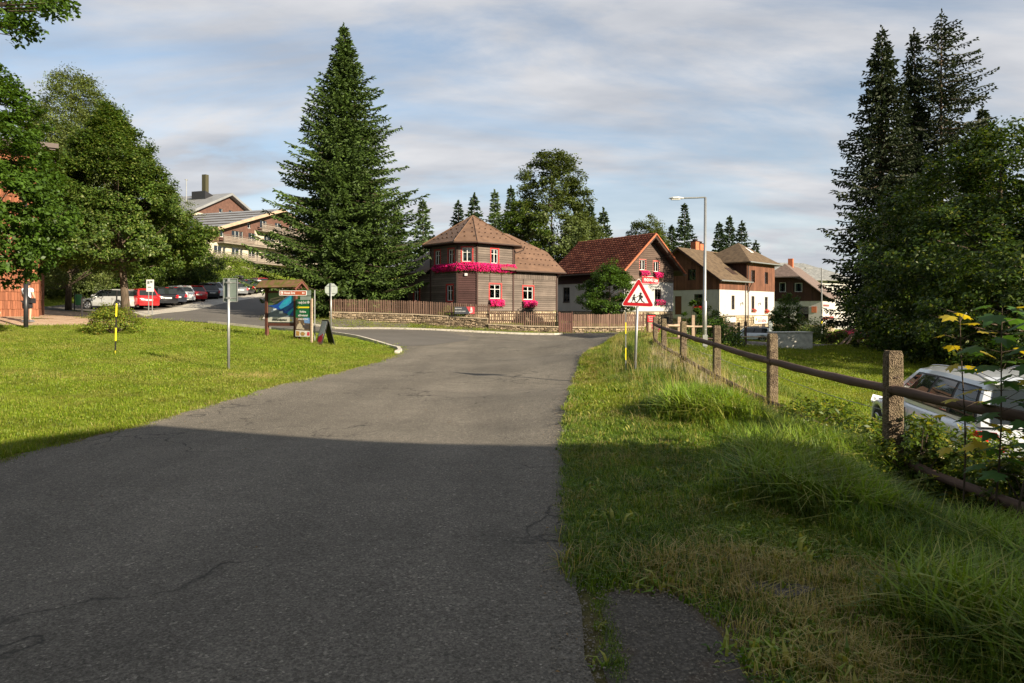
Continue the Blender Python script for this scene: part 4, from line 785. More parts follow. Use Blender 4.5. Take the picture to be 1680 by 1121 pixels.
# ---------------------------------------------------------------- maple saplings with large lobed leaves
def leaf_mesh(name, mat):
    out = [(0,0),(0.16,-0.10),(0.36,-0.08),(0.30,0.06),(0.52,0.20),(0.34,0.26),(0.38,0.46),(0.18,0.40),(0.0,0.86),(-0.18,0.40),(-0.38,0.46),(-0.34,0.26),(-0.52,0.20),(-0.30,0.06),(-0.36,-0.08),(-0.16,-0.10)]
    v = [(0,0.25,0.0)]+[(x, y, -0.16*abs(x)-0.10*max(0,y-.3)) for x, y in out]; n = len(out)
    me = bpy.data.meshes.new(name); me.from_pydata(v, [], [(0, 1+i, 1+(i+1)%n) for i in range(n)]); me.materials.append(mat); me.update(); return me
def saplings():
    lg = leaf_mesh('leaf', M['leaf_sapling']); ly = leaf_mesh('leaf', M['leaf_yellow']); r = random.Random(5)
    spec = [((1583,5.9),(1576,515), ly, 'leftmost maple sapling with yellowing curled top leaves', 18, .14), ((1632,5.6),(1645,505), lg, 'middle maple sapling with large green leaves above the car', 34, .20), ((1660,5.2),(1722,500), lg, 'slanting maple sapling at the right edge of the view', 34, .21)]
    for (bp, tp, lm, label, n, size) in spec:
        x = (bp[0]-CX)/F*bp[1]; Y = bp[1]; z0 = min(0, h1(x, Y)); root = thing('maple_sapling', label, 'sapling', (x, Y, z0), group='maple saplings by the fence')
        tx = (tp[0]-CX)/F*Y-x; tz = zpx(tp[1], Y)-z0; f = lambda t: Vector((tx*t+0.04*math.sin(t*5), 0.05*math.sin(t*4+1), tz*t))
        mb = MB(); mb.tube([f(t/6) for t in range(7)], [.010,.009,.008,.007,.006,.005,.003], 6)
        leaves = []
        for k in range(n):
            t = 0.30+0.70*(k//2+0.5)/(n/2); a = (k % 2)*math.pi+(k//2)*1.3+r.uniform(-.4,.4); ln = r.uniform(.10,.20)*(1.15-0.4*t)*1.3
            b = f(min(t,1)); e = b+Vector((math.cos(a)*ln, math.sin(a)*ln, 0.06+r.uniform(-.03,.05))); mb.tube([b, e], [.003,.002], 4, cap=False); leaves.append((e, a))
        mb.build('stem', M['bark'], root)
        for e, a in leaves:
            o = bpy.data.objects.new('leaf', lm if r.random() < .85 else ly); COL.objects.link(o); o.parent = root; o.location = e
            o.rotation_euler = (r.uniform(-.55,-.05), r.uniform(-.35,.35), a-math.pi/2); s = size*r.uniform(.75,1.2); o.scale = (s, s, s)
saplings()
# ---------------------------------------------------------------- building kit
class Face:
    """a wall line in a building's own frame: origin, heading (degrees); outside is on its right hand"""
    def __init__(s, ox, oy, deg): s.o = Vector((ox, oy)); a = math.radians(deg); s.a = a; s.d = Vector((math.cos(a), math.sin(a))); s.n = Vector((math.sin(a), -math.cos(a)))
    def P(s, t, n, z): q = s.o+s.d*t+s.n*n; return (q.x, q.y, z)
def fb(F_, name, s0, s1, n0, n1, z0, z1, mat, parent):
    o = ubox(name, -.5,.5,-.5,.5,-.5,.5, mat, parent); o.location = F_.P((s0+s1)/2, (n0+n1)/2, (z0+z1)/2); o.rotation_euler = (0,0,F_.a); o.scale = (s1-s0, abs(n1-n0), z1-z0); return o
def fmb(F_, mb, s0, s1, n0, n1, z0, z1, mi=0):
    v = [F_.P(s, n, z) for z in (z0, z1) for s, n in ((s0,n1),(s1,n1),(s1,n0),(s0,n0))]
    mb.add(v, [(0,3,2,1),(4,5,6,7),(0,1,5,4),(1,2,6,5),(2,3,7,6),(3,0,4,7)], mi); return mb
def boards(F_, s0, s1, z0, z1, row, mat, parent, openings=(), n0=0.0, n1=0.035, name='siding_board', cut=None, lap=True):
    """horizontal boards, cut round the openings; cut(z)->(sL,sR) clips to a gable"""
    k = max(1, round((z1-z0)/row)); hgt = (z1-z0)/k
    for i in range(k):
        a = z0+i*hgt; b = a+hgt-0.016; L0, R0, L1, R1 = s0, s1, s0, s1
        if cut: L0, R0 = cut(a); L1, R1 = cut(b)
        if R1-L1 < 0.05: continue
        segs = [(L0, R0, L1, R1)]
        for (oa, ob, oz0, oz1) in openings:
            if b > oz0+0.02 and a < oz1-0.02:
                ns = []
                for (p, q, p1, q1) in segs:
                    if ob <= p or oa >= q: ns.append((p, q, p1, q1)); continue
                    if oa > p+.03: ns.append((p, oa, p1, oa))
                    if ob < q-.03: ns.append((ob, q, ob, q1))
                segs = ns
        for (p, q, p1, q1) in segs:
            t = 0.03 if lap else 0.0
            v = [F_.P(p, n0, a), F_.P(q, n0, a), F_.P(q, n1+t, a), F_.P(p, n1+t, a), F_.P(p1, n0, b), F_.P(q1, n0, b), F_.P(q1, n1, b), F_.P(p1, n1, b)]
            mk(name, v, [(0,1,2,3),(4,7,6,5),(3,2,6,7),(0,3,7,4),(1,5,6,2)], mat, parent)
def vboards(F_, s0, s1, z0, z1, wid, mat, parent, openings=(), n0=0.0, n1=0.03, name='wall_board', top=None):
    k = max(1, round((s1-s0)/wid)); w = (s1-s0)/k
    for i in range(k):
        a = s0+i*w+0.006; b = s0+(i+1)*w-0.006; t0 = t1 = z1
        if top: t0, t1 = top(a), top(b)
        segs = [(z0, None)]; cuts = []
        for (oa, ob, oz0, oz1) in openings:
            if b > oa+0.02 and a < ob-0.02: cuts.append((oz0, oz1))
        lo = z0; out = []
        for c in sorted(cuts): out.append((lo, c[0])); lo = c[1]
        out.append((lo, None)); e = 0.008 if i % 2 else 0.0
        for (p, q) in out:
            q0, q1 = (t0, t1) if q is None else (q, q)
            if min(q0, q1)-p < 0.03: continue
            v = [F_.P(a, n0, p), F_.P(b, n0, p), F_.P(b, n1+e, p), F_.P(a, n1+e, p), F_.P(a, n0, q0), F_.P(b, n0, q1), F_.P(b, n1+e, q1), F_.P(a, n1+e, q0)]
            mk(name, v, [(0,1,2,3),(4,7,6,5),(3,2,6,7),(0,3,7,4),(1,5,6,2)], mat, parent)
def masonry(F_, mb, s0, s1, z0, z1, openings=(), n=0.0, depth=0.16, mi=0, cut=None):
    """wall skin with real holes and reveals (added to mb)"""
    S = sorted({s0, s1, *[max(s0, min(s1, v)) for o in openings for v in o[:2]]}); Z = sorted({z0, z1, *[max(z0, min(z1, v)) for o in openings for v in o[2:]]})
    for a, b in zip(S[:-1], S[1:]):
        for c, d in zip(Z[:-1], Z[1:]):
            m, w = (a+b)/2, (c+d)/2
            if any(o[0] < m < o[1] and o[2] < w < o[3] for o in openings): continue
            mb.add([F_.P(a,n,c), F_.P(b,n,c), F_.P(b,n,d), F_.P(a,n,d)], [(0,1,2,3)], mi)
    for (a, b, c, d) in openings:
        if b <= s0 or a >= s1 or d <= z0 or c >= z1: continue
        q = [F_.P(a,n,c), F_.P(b,n,c), F_.P(b,n,d), F_.P(a,n,d)]; r = [F_.P(a,n-depth,c), F_.P(b,n-depth,c), F_.P(b,n-depth,d), F_.P(a,n-depth,d)]
        mb.add(q+r, [(0,4,5,1),(1,5,6,2),(2,6,7,3),(3,7,4,0)], mi)
    return mb
def window(F_, parent, s, z, w, h, trim=None, trimw=0.11, sash=None, bars=1, cross=True, rec=-0.07, n_out=0.06, curtain=True, label=None, sill=False):
    """s,z: lower left corner of the opening; trim stands proud, the pane sits back in the hole"""
    mb = MB()
    if trim is not None:
        fmb(F_, mb, s-trimw, s, 0.0, n_out, z-trimw, z+h+trimw); fmb(F_, mb, s+w, s+w+trimw, 0.0, n_out, z-trimw, z+h+trimw)
        fmb(F_, mb, s, s+w, 0.0, n_out, z+h, z+h+trimw); fmb(F_, mb, s, s+w, 0.0, n_out+.02, z-trimw, z)
        win = mb.build('window', trim, parent)
    else:
        fmb(F_, mb, s-.02, s+w+.02, rec, 0.03, z-.04, z-.001); win = mb.build('window', sash or M['white_paint'], parent)
    if label: win['label'] = label
    sm = MB(); b = 0.055; sash = sash or M['white_paint']; r0, r1 = rec-.03, rec+.02
    fmb(F_, sm, s, s+b, r0, r1, z, z+h); fmb(F_, sm, s+w-b, s+w, r0, r1, z, z+h); fmb(F_, sm, s+b, s+w-b, r0, r1, z, z+b); fmb(F_, sm, s+b, s+w-b, r0, r1, z+h-b, z+h)
    for k in range(bars): c = s+w*(k+1)/(bars+1); fmb(F_, sm, c-.03, c+.03, r0, r1+.004, z+b, z+h-b)
    if cross: fmb(F_, sm, s+b, s+w-b, r0+.005, r1-.008, z+h*.66-.018, z+h*.66+.018)
    sm.build('sash', sash, win)
    pm = MB(); fmb(F_, pm, s+b*.5, s+w-b*.5, rec-.012, rec-.006, z+b*.5, z+h-b*.5); pm.build('pane', M['glass'], win)
    if curtain:
        cm = MB(); q = 7
        for sd in (0, 1):
            a = s+b if sd == 0 else s+w-b-w*.27; 
            for k in range(q):
                x0 = a+w*.27*k/q; x1 = a+w*.27*(k+1)/q; e = 0.02*(k % 2); cm.add([F_.P(x0, rec-.09-e, z+.03), F_.P(x1, rec-.09-(.02-e), z+.03), F_.P(x1, rec-.09-(.02-e), z+h-.03), F_.P(x0, rec-.09-e, z+h-.03)], [(0,1,2,3)])
        cm.build('curtain', M['curtain'], win)
    return win
def roof_slab(name, pts, th, mat, parent):
    """pts: top outline (3d); thickness downwards"""
    return MB().poly(pts, (0,0,-th)).build(name, mat, parent)
def gutter(parent, a, b, r=0.06, mat=None):
    mb = MB(); mb.tube([a, b], r, 6); return mb.build('gutter', mat or M['gutter'], parent)
def flowers(name, parent, F_, s0, s1, z0, z1, mat, seed, n0=0.08, depth=0.32, dens=420, leaf=0.075, label=None, top=False):
    r = np.random.default_rng(seed); L_ = s1-s0; n = int(dens*L_*(z1-z0)/0.35)
    def cloud(n, zlo, zhi, dep):
        s = r.uniform(s0, s1, n); t = r.uniform(0, 1, n); z = zlo+(zhi-zlo)*t; bulge = np.sqrt(np.clip(1-(2*t-1)**2, 0, 1)); u = n0+dep*bulge*r.uniform(.35, 1, n)
        u *= 0.8+0.35*noise2(s*3+z, z*3, 1.3, seed); z = z-0.10*(zhi-zlo)*noise2(s*2.3, z*0, 2.0, seed+3)
        o = np.array(F_.o)[None,:]+np.array(F_.d)[None,:]*s[:,None]+np.array(F_.n)[None,:]*u[:,None]; return np.stack([o[:,0], o[:,1], z], -1)
    top_ = (F_.o)
    bx = MB(); fmb(F_, bx, s0+.03, s1-.03, n0, n0+.18, z0+(z1-z0)*.35, z0+(z1-z0)*.6)
    root = bx.build(name, M['siding_trim'], parent)
    nn = np.array([F_.n.x, F_.n.y, 0.3])
    g = cloud(n//2, z0-0.06, z1-.02, depth*.8); fast('foliage', leaf_quads(g, leaf, r, 0.2, np.tile(nn, (len(g),1))), 4, M['leaf_maple'], root, kind='stuff')
    f = cloud(n, z0+.03, z1, depth); fast('blossom', leaf_quads(f, leaf, r, 0.1, np.tile(nn*1.5, (len(f),1)), 0.95), 4, mat, root, kind='stuff')
    return root
def stone_face(F_, mb, s0, s1, z0, z1, r, rowh=0.17, wid=0.32, n=0.0, bulge=0.035, zb=None):
    """rough coursed stones as individually shaped blocks; z0 may be a function of s"""
    zf = z0 if callable(z0) else (lambda s: z0); zt = z1 if callable(z1) else (lambda s: z1)
    zmin = min(zf(s0), zf(s1)); z = max(zt(s0), zt(s1)); 
    while z > zmin-0.02:
        hh = rowh*r.uniform(.7, 1.3); s = s0+r.uniform(-.1, 0)
        while s < s1:
            w = wid*r.uniform(.5, 1.5); a, b = max(s, s0), min(s+w, s1); s += w; m = (a+b)/2
            if b-a < 0.04: continue
            lo, hi = max(z-hh, zf(m)-.05), min(z, zt(m)); 
            if hi-lo < 0.03: continue
            g = 0.012; e = n+bulge*r.uniform(.0, 1.5); j = lambda: r.uniform(-.022, .022)
            v = [F_.P(a+g, n-.03, lo+g), F_.P(b-g, n-.03, lo+g), F_.P(b-g, n-.03, hi-g), F_.P(a+g, n-.03, hi-g)]
            v += [F_.P(a+g*2+abs(j()), e+j(), lo+g*2+abs(j())), F_.P(b-g*2-abs(j()), e+j(), lo+g*2+abs(j())), F_.P(b-g*2-abs(j()), e+j(), hi-g*2-abs(j())), F_.P(a+g*2+abs(j()), e+j(), hi-g*2-abs(j()))]
            mb.add(v, [(4,5,6,7),(0,1,5,4),(1,2,6,5),(2,3,7,6),(3,0,4,7)])
        z -= hh
    return mb
def downpipe(parent, pts, r=0.045): return MB().tube(pts, r, 6).build('downpipe', M['gutter'], parent)
# ---------------------------------------------------------------- dark wooden house
def house_dark():
    C0 = (-2.59, 50.0); G = 0.45; root = thing('wooden_house', 'dark timber house with eight sided tower roof and a band of magenta flowers', 'house', (C0[0], C0[1], G), math.radians(42.0))
    z = lambda w: w-G
    E = z(6.45); UL = z(4.72)
    TX0, TX1, TY1 = -1.0, 4.55, 5.3
    front = Face(0, 0, 0); cham = Face(-1.0, 1.0, -45); left = Face(-1.0, 4.3, -90); cham_r = Face(3.55, 0, 45); cl = math.sqrt(2)
    # dark core behind the boards
    core = MB(); oc = [(0,0),(3.55,0),(4.55,1.0),(4.55,4.3),(3.55,5.3),(0,5.3),(-1,4.3),(-1,1.0)]
    ins = lambda p, k=0.22: (p[0]+(1.78-p[0])*k/3, p[1]+(2.65-p[1])*k/3, 0)
    core.poly([(ins(p)[0], ins(p)[1], 0.3) for p in oc], (0,0,E-0.3+.25)); core.box(3.3, 8.15, 0.2, 6.4, 0.3, UL-.1); core.box(-.8, 3.5, 4.5, 9.0, 0.2, UL-.1)
    core.build('inner_wall', M['dark'], root)
    # windows: (face, s, z, w, h)
    ow, oh = 0.72, 1.05; tr = 0.12
    W = [(front, 1.36, z(5.10), .68, 1.08, 'red'), (cham, .36, z(5.16), .72, 1.04, 'red'), (left, 0.55, z(5.05), .66, 1.06, 'red'), (left, 2.25, z(5.05), .66, 1.06, 'red'),
         (front, 1.22, z(2.47), 1.10, 1.06, 'red'), (front, 4.62, z(2.42), 1.08, 1.04, 'red'), (left, 2.05, z(2.3), .75, 1.15, 'red'), (left, -2.3, z(2.3), .75, 1.15, 'red')]
    op = lambda f, t=0.0: [(s-t, s+w+t, zz-t, zz+h+t) for (ff, s, zz, w, h, c) in W if ff is f]
    B = M['siding']
    boards(front, 0.02, 3.55, z(4.9), E, 0.165, B, root, op(front))
    boards(front, 0.02, 8.3, z(1.56), z(4.55), 0.165, B, root, op(front))
    boards(front, 0.02, 3.55, z(4.55), z(4.9), 0.165, B, root)
    vboards(front, 3.58, 8.3, z(4.02), z(4.62), 0.12, B, root, n0=.05, n1=.075, name='frieze_board')
    boards(cham, 0.0, cl, z(4.45), E, 0.165, B, root, op(cham)); boards(cham, 0.0, cl, z(1.5), z(4.45), 0.165, M['porch_board'], root)
    boards(left, -3.2, 3.3, z(1.4), z(4.4), 0.165, B, root, op(left)); boards(left, 0.0, 3.3, z(4.4), E, 0.165, B, root, op(left))
    boards(cham_r, 0.0, cl, z(4.5), E, 0.165, B, root); right = Face(8.3, 0, 90); boards(right, 0, 6.6, z(1.56), z(4.7), 0.165, B, root)
    up_l = Face(-1+1.0, 5.3, -135)
    boards(Face(0, 5.3, -135), 0, cl, z(4.4), E, 0.165, B, root); boards(Face(4.55, 1.0, 90), 0, 3.3, z(4.6), E, 0.165, B, root)
    # corner posts
    for f, s in ((front, 0.0), (front, 3.55), (front, 8.3), (cham, 0.0), (left, 0.0)):
        top = E if s < 8 else z(4.62); fb(f, 'corner_board', s-.07, s+.07, .03, .09, z(1.5), top, M['siding_trim'], root)
    for s in (1.22, 2.36): fb(front, 'batten', s-.03, s+.03, .05, .075, z(3.72), z(4.35), M['siding_trim'], root)
    for s in (4.62, 5.7): fb(front, 'batten', s-.03, s+.03, .05, .074, z(3.62), z(4.0), M['siding_trim'], root)
    for (f, s, zz, w, h, c) in W: window(f, root, s, zz, w, h, M['red_paint'], 0.11, bars=1, rec=-.05, label=None)
    # stone base
    r = np.random.default_rng(3); mb = MB(); mb.box(0.03, 8.27, 0.03, 6.5, -0.3, z(1.54)); 
    base = MB().box(-.0, 8.2, .06, 6.4, -0.4, z(1.52)).box(-.95, 3.3, 1.05, 8.9, -0.4, z(1.38)).build('foundation', M['mortar'], root)
    sf = MB(); stone_face(front, sf, 0.0, 8.3, -0.3, z(1.5), r, 0.24, 0.45); stone_face(cham, sf, 0, cl, -0.3, z(1.45), r, 0.24, .45); stone_face(left, sf, -3.2, 3.3, -0.3, z(1.36), r, .24, .45); sf.build('base_stones', M['sandstone'], root, kind='stuff')
    # tower roof
    ov = 0.62; ax, ay, az = 1.78, 2.65, z(8.95); ring = []
    for (x, y) in oc: dx, dy = x-ax, y-ay; L_ = math.hypot(dx, dy); ring.append((x+dx/L_*ov*1.08, y+dy/L_*ov*1.08, z(6.62)))
    for i in range(8):
        a, b = ring[i], ring[(i+1) % 8]; roof_slab('roof_panel', [a, b, (ax, ay, az)], 0.07, M['roof_brown'], root)
    rid = MB()
    for i in range(8): rid.tube([(ring[i][0], ring[i][1], ring[i][2]+.02), (ax, ay, az+.02)], .045, 5)
    rid.build('hip_cap', M['roof_brown'], root)
    sof = MB(); sof.poly([(p[0], p[1], z(6.53)) for p in ring], (0,0,-.05)); sof.build('soffit', M['siding_trim'], root)
    ga = MB()
    for i in range(8): ga.tube([ring[i][:2]+(z(6.52),), ring[(i+1) % 8][:2]+(z(6.52),)], .06, 6)
    ga.build('gutter', M['gutter'], root)
    # snow guards on the sunlit faces
    sg = MB()
    def guards(A, Bp, C, rows, step=0.55):
        A, Bp, C = Vector(A), Vector(Bp), Vector(C); nrm = (Bp-A).cross(C-A).normalized()
        if nrm.z < 0: nrm = -nrm
        for k in range(1, rows+1):
            t = k/(rows+1.2); p = A.lerp(C, t); q = Bp.lerp(C, t); L_ = (q-p).length; m = max(1, int(L_/step))
            for j in range(m):
                c = p.lerp(q, (j+.5+.25*(k % 2))/m); d = (q-p).normalized()*.06; sg.add([c-d, c+d, c+d+nrm*.09, c-d+nrm*.09, c-d+nrm*.0+(C-c).normalized()*.05, c+d+(C-c).normalized()*.05], [(0,1,2,3),(3,2,5,4)])
    for i in (0, 7, 6): guards(ring[i], ring[(i+1) % 8], (ax, ay, az), 5)
    # wing roof: half hipped
    E1, E2, R2, T, T2 = (2.0,-.5,z(4.7)), (8.9,-.5,z(4.7)), (8.85,1.58,z(6.46)), (5.9,3.3,z(7.93)), (2.0,3.3,z(7.93))
    R2m, E2m, E1m = (8.85,5.02,z(6.46)), (8.9,7.1,z(4.7)), (2.0,7.1,z(4.7))
    roof_slab('roof_panel', [E1, E2, R2, T, T2], 0.07, M['roof_brown'], root); roof_slab('roof_panel', [T2, T, R2m, E2m, E1m], 0.07, M['roof_brown'], root); roof_slab('roof_panel', [R2, R2m, T], 0.07, M['roof_brown'], root)
    for k in range(1, 6):
        t = k/6.5
        for j in range(10):
            u = 4.2+ j*.5+.25*(k % 2); w_ = -.5+3.6*t
            if u > 8.7-max(0, (w_-1.58))*1.72: continue
            zz = z(4.7)+.85*(w_+.5); sg.add([(u-.06,w_,zz),(u+.06,w_,zz),(u+.06,w_-.03,zz+.09),(u-.06,w_-.03,zz+.09),(u-.06,w_+.05,zz+.04),(u+.06,w_+.05,zz+.04)], [(0,1,2,3),(3,2,5,4)])
    sg.build('snow_guards', M['siding_trim'], root, kind='stuff')
    gutter(root, (3.4,-.52,z(4.6)), (8.95,-.52,z(4.6))); MB().poly([(3.0,-.45,z(4.62)),(8.8,-.45,z(4.62)),(8.8,.1,z(4.62)),(3.0,.1,z(4.62))], (0,0,-.04)).build('soffit', M['siding_trim'], root)
    MB().poly([(8.32,0.05,z(1.6)),(8.32,6.5,z(1.6)),(8.32,6.5,z(4.9)),(8.32,4.9,z(6.3)),(8.32,1.6,z(6.3)),(8.32,0.05,z(4.9))], (-.05,0,0)).build('gable_wall', M['siding_trim'], root)
    # lower left wing roof
    roof_slab('roof_panel', [(-1.6,4.2,z(4.5)),(-1.6,9.3,z(4.5)),(1.4,7.6,z(6.6)),(1.4,4.2,z(6.6))], .07, M['roof_brown'], root); roof_slab('roof_panel', [(1.4,4.2,z(6.6)),(1.4,7.6,z(6.6)),(4.2,9.3,z(4.5)),(4.2,4.2,z(4.5))], .07, M['roof_brown'], root); roof_slab('roof_panel', [(-1.6,9.3,z(4.5)),(4.2,9.3,z(4.5)),(1.4,7.6,z(6.6))], .07, M['roof_brown'], root)
    # pipes
    downpipe(root, [(4.25,-.62,z(6.5)),(4.2,-.5,z(6.2)),(3.66,-.12,z(5.95)),(3.66,-.1,z(5.5)),(3.66,-.1,z(4.95))]); downpipe(root, [(8.42,-.5,z(4.6)),(8.36,-.1,z(4.2)),(8.36,-.1,z(1.3)),(8.36,-.1,0.0)])
    fb(cham, 'wall_lamp', .55, .75, .05, .16, z(4.12), z(4.3), M['white_paint'], root)
    # flowers
    FL = [('balcony_flower_box', front, -.12, 3.72, z(4.42), z(5.12), 1), ('balcony_flower_box', cham, -.05, cl+.05, z(4.47), z(5.14), 2), ('balcony_flower_box', left, 0.6, 3.4, z(4.44), z(5.08), 3)]
    for nm, f, a, b, z0, z1, sd in FL: flowers(nm, root, f, a, b, z0, z1, M['flower'], sd, depth=.34, dens=300)
    flowers('window_flower_box', root, front, 1.1, 2.5, z(1.85), z(2.42), M['flower'], 5, depth=.34, dens=300); flowers('window_flower_box', root, front, 4.5, 5.9, z(1.82), z(2.38), M['flower'], 6, depth=.34, dens=300)
house_dark()
# ---------------------------------------------------------------- tiles
def tile_field(parent, O, U, V, nu, nv, mat, name='roof_tile_field'):
    """O: eave corner, U along the eave, V up the slope (full vectors). every tile is a curved piece"""
    O, U, V = np.array(O, float), np.array(U, float), np.array(V, float); Nn = np.cross(U, V); Nn /= np.linalg.norm(Nn); Nn = Nn if Nn[2] > 0 else -Nn
    r = np.random.default_rng(4); u1 = U/nu; v1 = V/nv; prof = [(0,.0),(.18,.028),(.40,.034),(.58,.012),(.80,.0),(1.0,.004)]
    VS = []; FS = []; b = 0
    for j in range(nv):
        for i in range(nu):
            base = O+u1*(i+(0.5 if j % 2 and i < nu-1 else 0)*0)+v1*j; jit = r.normal()*.004
            lo = [base+u1*p*0.98+Nn*(q+.12+jit)-v1*.06 for p, q in prof]; hi = [base+u1*p*0.98+Nn*(q+.02)+v1*1.02 for p, q in prof]; fr = [base+u1*p*0.98+Nn*(.01)-v1*.05 for p, q in prof]
            VS += lo+hi+fr; k = len(prof)
            for m in range(k-1): FS.append((b+m, b+m+1, b+k+m+1, b+k+m)); FS.append((b+2*k+m, b+2*k+m+1, b+m+1, b+m))
            b += 3*k
    return fast(name, np.array(VS), 4, mat, parent, kind='stuff', F_=np.array(FS, np.int32), smooth=False)
# ---------------------------------------------------------------- white and brown house with red tiles
def house_red():
    N0 = (9.2, 56.0); G = 0.2; ang = math.atan2(.6, .8); root = thing('tiled_house', 'white and brown gabled house under a red clay tile roof with two flowered attic windows', 'house', (N0[0], N0[1], G), ang)
    z = lambda w: w-G; Wd, Ln = 6.1, 8.6; gable = Face(0, 0, 0); side = Face(0, Ln, -90)       # x along the gable, y back
    # sunlit gable, openings
    O = [(3.72, 4.55, z(2.35), z(3.4))]; A = [(1.82, 2.5, z(4.97), z(5.82)), (3.5, 4.2, z(4.88), z(5.74))]
    mb = MB(); masonry(gable, mb, 0, Wd, z(1.5), z(4.02), O); masonry(side, mb, 0, Ln, z(1.5), z(3.95), [(1.0, 1.9, z(2.3), z(3.65))]); mb.box(Wd, Wd+.02, 0, Ln, z(1.5), z(4.0)); mb.build('plaster_wall', M['plaster'], root)
    MB().box(.3, Wd-.25, .3, Ln-.3, 0, z(5.0)).poly([(.4,.22,z(4.9)),(Wd-.4,.22,z(4.9)),(Wd/2,.22,z(7.7))], (0,Ln-.5,0)).build('inner_wall', M['dark'], root)
    window(gable, root, 3.72, z(2.35), .83, 1.05, None, sash=M['gutter'], bars=1, cross=False, rec=-.1)
    window(side, root, 1.0, z(2.3), .9, 1.35, None, sash=M['gutter'], bars=1, cross=False, rec=-.1)
    eave = z(4.75); apex = z(7.92); mid = Wd/2; k = (apex-eave)/(mid+.7)
    cut = lambda zz: (max(0, (zz-eave)/k-.7+.1), min(Wd, Wd+.7-(zz-eave)/k-.1))
    boards(gable, 0, Wd, z(4.02), z(7.75), 0.17, M['gable_board'], root, A, cut=cut, n0=0, n1=.05); boards(side, 0, Ln, z(3.95), z(4.7), 0.18, M['porch_board'], root, n0=0, n1=.04)
    for (a, b, c, d) in A: window(gable, root, a, c, b-a, d-c, m_pink, 0.1, bars=1, cross=False, rec=-.06)
    flowers('window_flower_box', root, gable, 1.75, 2.75, z(4.45), z(4.95), M['flower'], 11, depth=.32, dens=320); flowers('window_flower_box', root, gable, 3.45, 4.5, z(4.3), z(4.88), M['flower'], 12, depth=.34, dens=320)
    flowers('window_flower_box', root, gable, 3.7, 4.85, z(2.0), z(2.5), M['flower'], 13, depth=.28, dens=200)
    # stone storey below
    r = np.random.default_rng(6); MB().box(.04, Wd-.04, .04, Ln, -.6, z(1.49)).build('foundation', M['mortar'], root)
    sf = MB(); stone_face(gable, sf, 0, Wd, -.5, z(1.45), r, .26, .5); stone_face(side, sf, 0, Ln, -.5, z(1.45), r, .26, .5); sf.build('base_stones', M['sandstone'], root, kind='stuff')
    fb(gable, 'door', 2.7, 3.6, .045, .09, -.3, z(1.25), M['gutter'], root); fb(gable, 'cellar_window', 4.9, 5.4, .06, .1, z(.55), z(1.0), M['dark'], root)
    # roof
    fo = 0.75; bo = 0.3; Lx = Ln+fo+bo; L0, R0, Ap = (-.7,-fo,eave), (Wd+.7,-fo,eave), (mid,-fo,apex)
    for nm, P0, sgn in (('roof_slope', L0, 1), ('roof_slope', R0, -1)):
        roof_slab(nm, [P0, Ap, (mid, Ln+bo, apex), (P0[0], Ln+bo, eave)], .14, M['gutter'], root)
    tile_field(root, (-.74,-fo,eave+.0), (0,Lx,0), (mid+.74,0,apex-eave), 30, 16, M['tile']); tile_field(root, (Wd+.74,-fo,eave), (0,Lx,0), (-mid-.74,0,apex-eave), 30, 16, M['tile'])
    vb = MB(); vb.tube([(-.74,-fo-.03,eave+.02),(mid,-fo-.03,apex+.06)], .075, 6); vb.tube([(Wd+.74,-fo-.03,eave+.02),(mid,-fo-.03,apex+.06)], .075, 6); vb.build('verge_tile', M['ridge_tile'], root)
    for k_ in range(24): 
        y0 = -fo+Lx*k_/24; MB().tube([(mid,y0,apex+.05),(mid,y0+Lx/24*.98,apex+.075)], [.11,.10], 6).build('ridge_tile', M['tile'], root)
    bg = MB(); 
    for sx, xx in ((1,-.7),(-1,Wd+.7)): bg.poly([(xx,-fo+.02,eave-.02),(mid,-fo+.02,apex-.02),(mid,-fo+.02,apex-.24),(xx,-fo+.02,eave-.24)], (0,.04,0))
    bg.build('bargeboard', M['gutter'], root)
    rf = None
    for t in (.12,.5,.88):
        for sd in (0,1):
            x_ = -.5+(mid+.5)*t if sd == 0 else Wd+.5-(mid+.5)*t; zz = eave-.2+k*((x_+.7) if sd == 0 else (Wd+.7-x_)); MB().box(x_-.06, x_+.06, -fo+.05, .1, zz-.08, zz+.06).build('rafter_end', M['gutter'], root)
    gutter(root, (-.8,-fo,eave-.08), (-.8,Ln+bo,eave-.08)); gutter(root, (Wd+.8,-fo,eave-.08), (Wd+.8,Ln+bo,eave-.08))
    return root, gable, z
m_pink = m_plain('faded_red_window_paint', (0.50,0.12,0.10), 0.6, var=0.1)
HR, HRF, HRz = house_red()
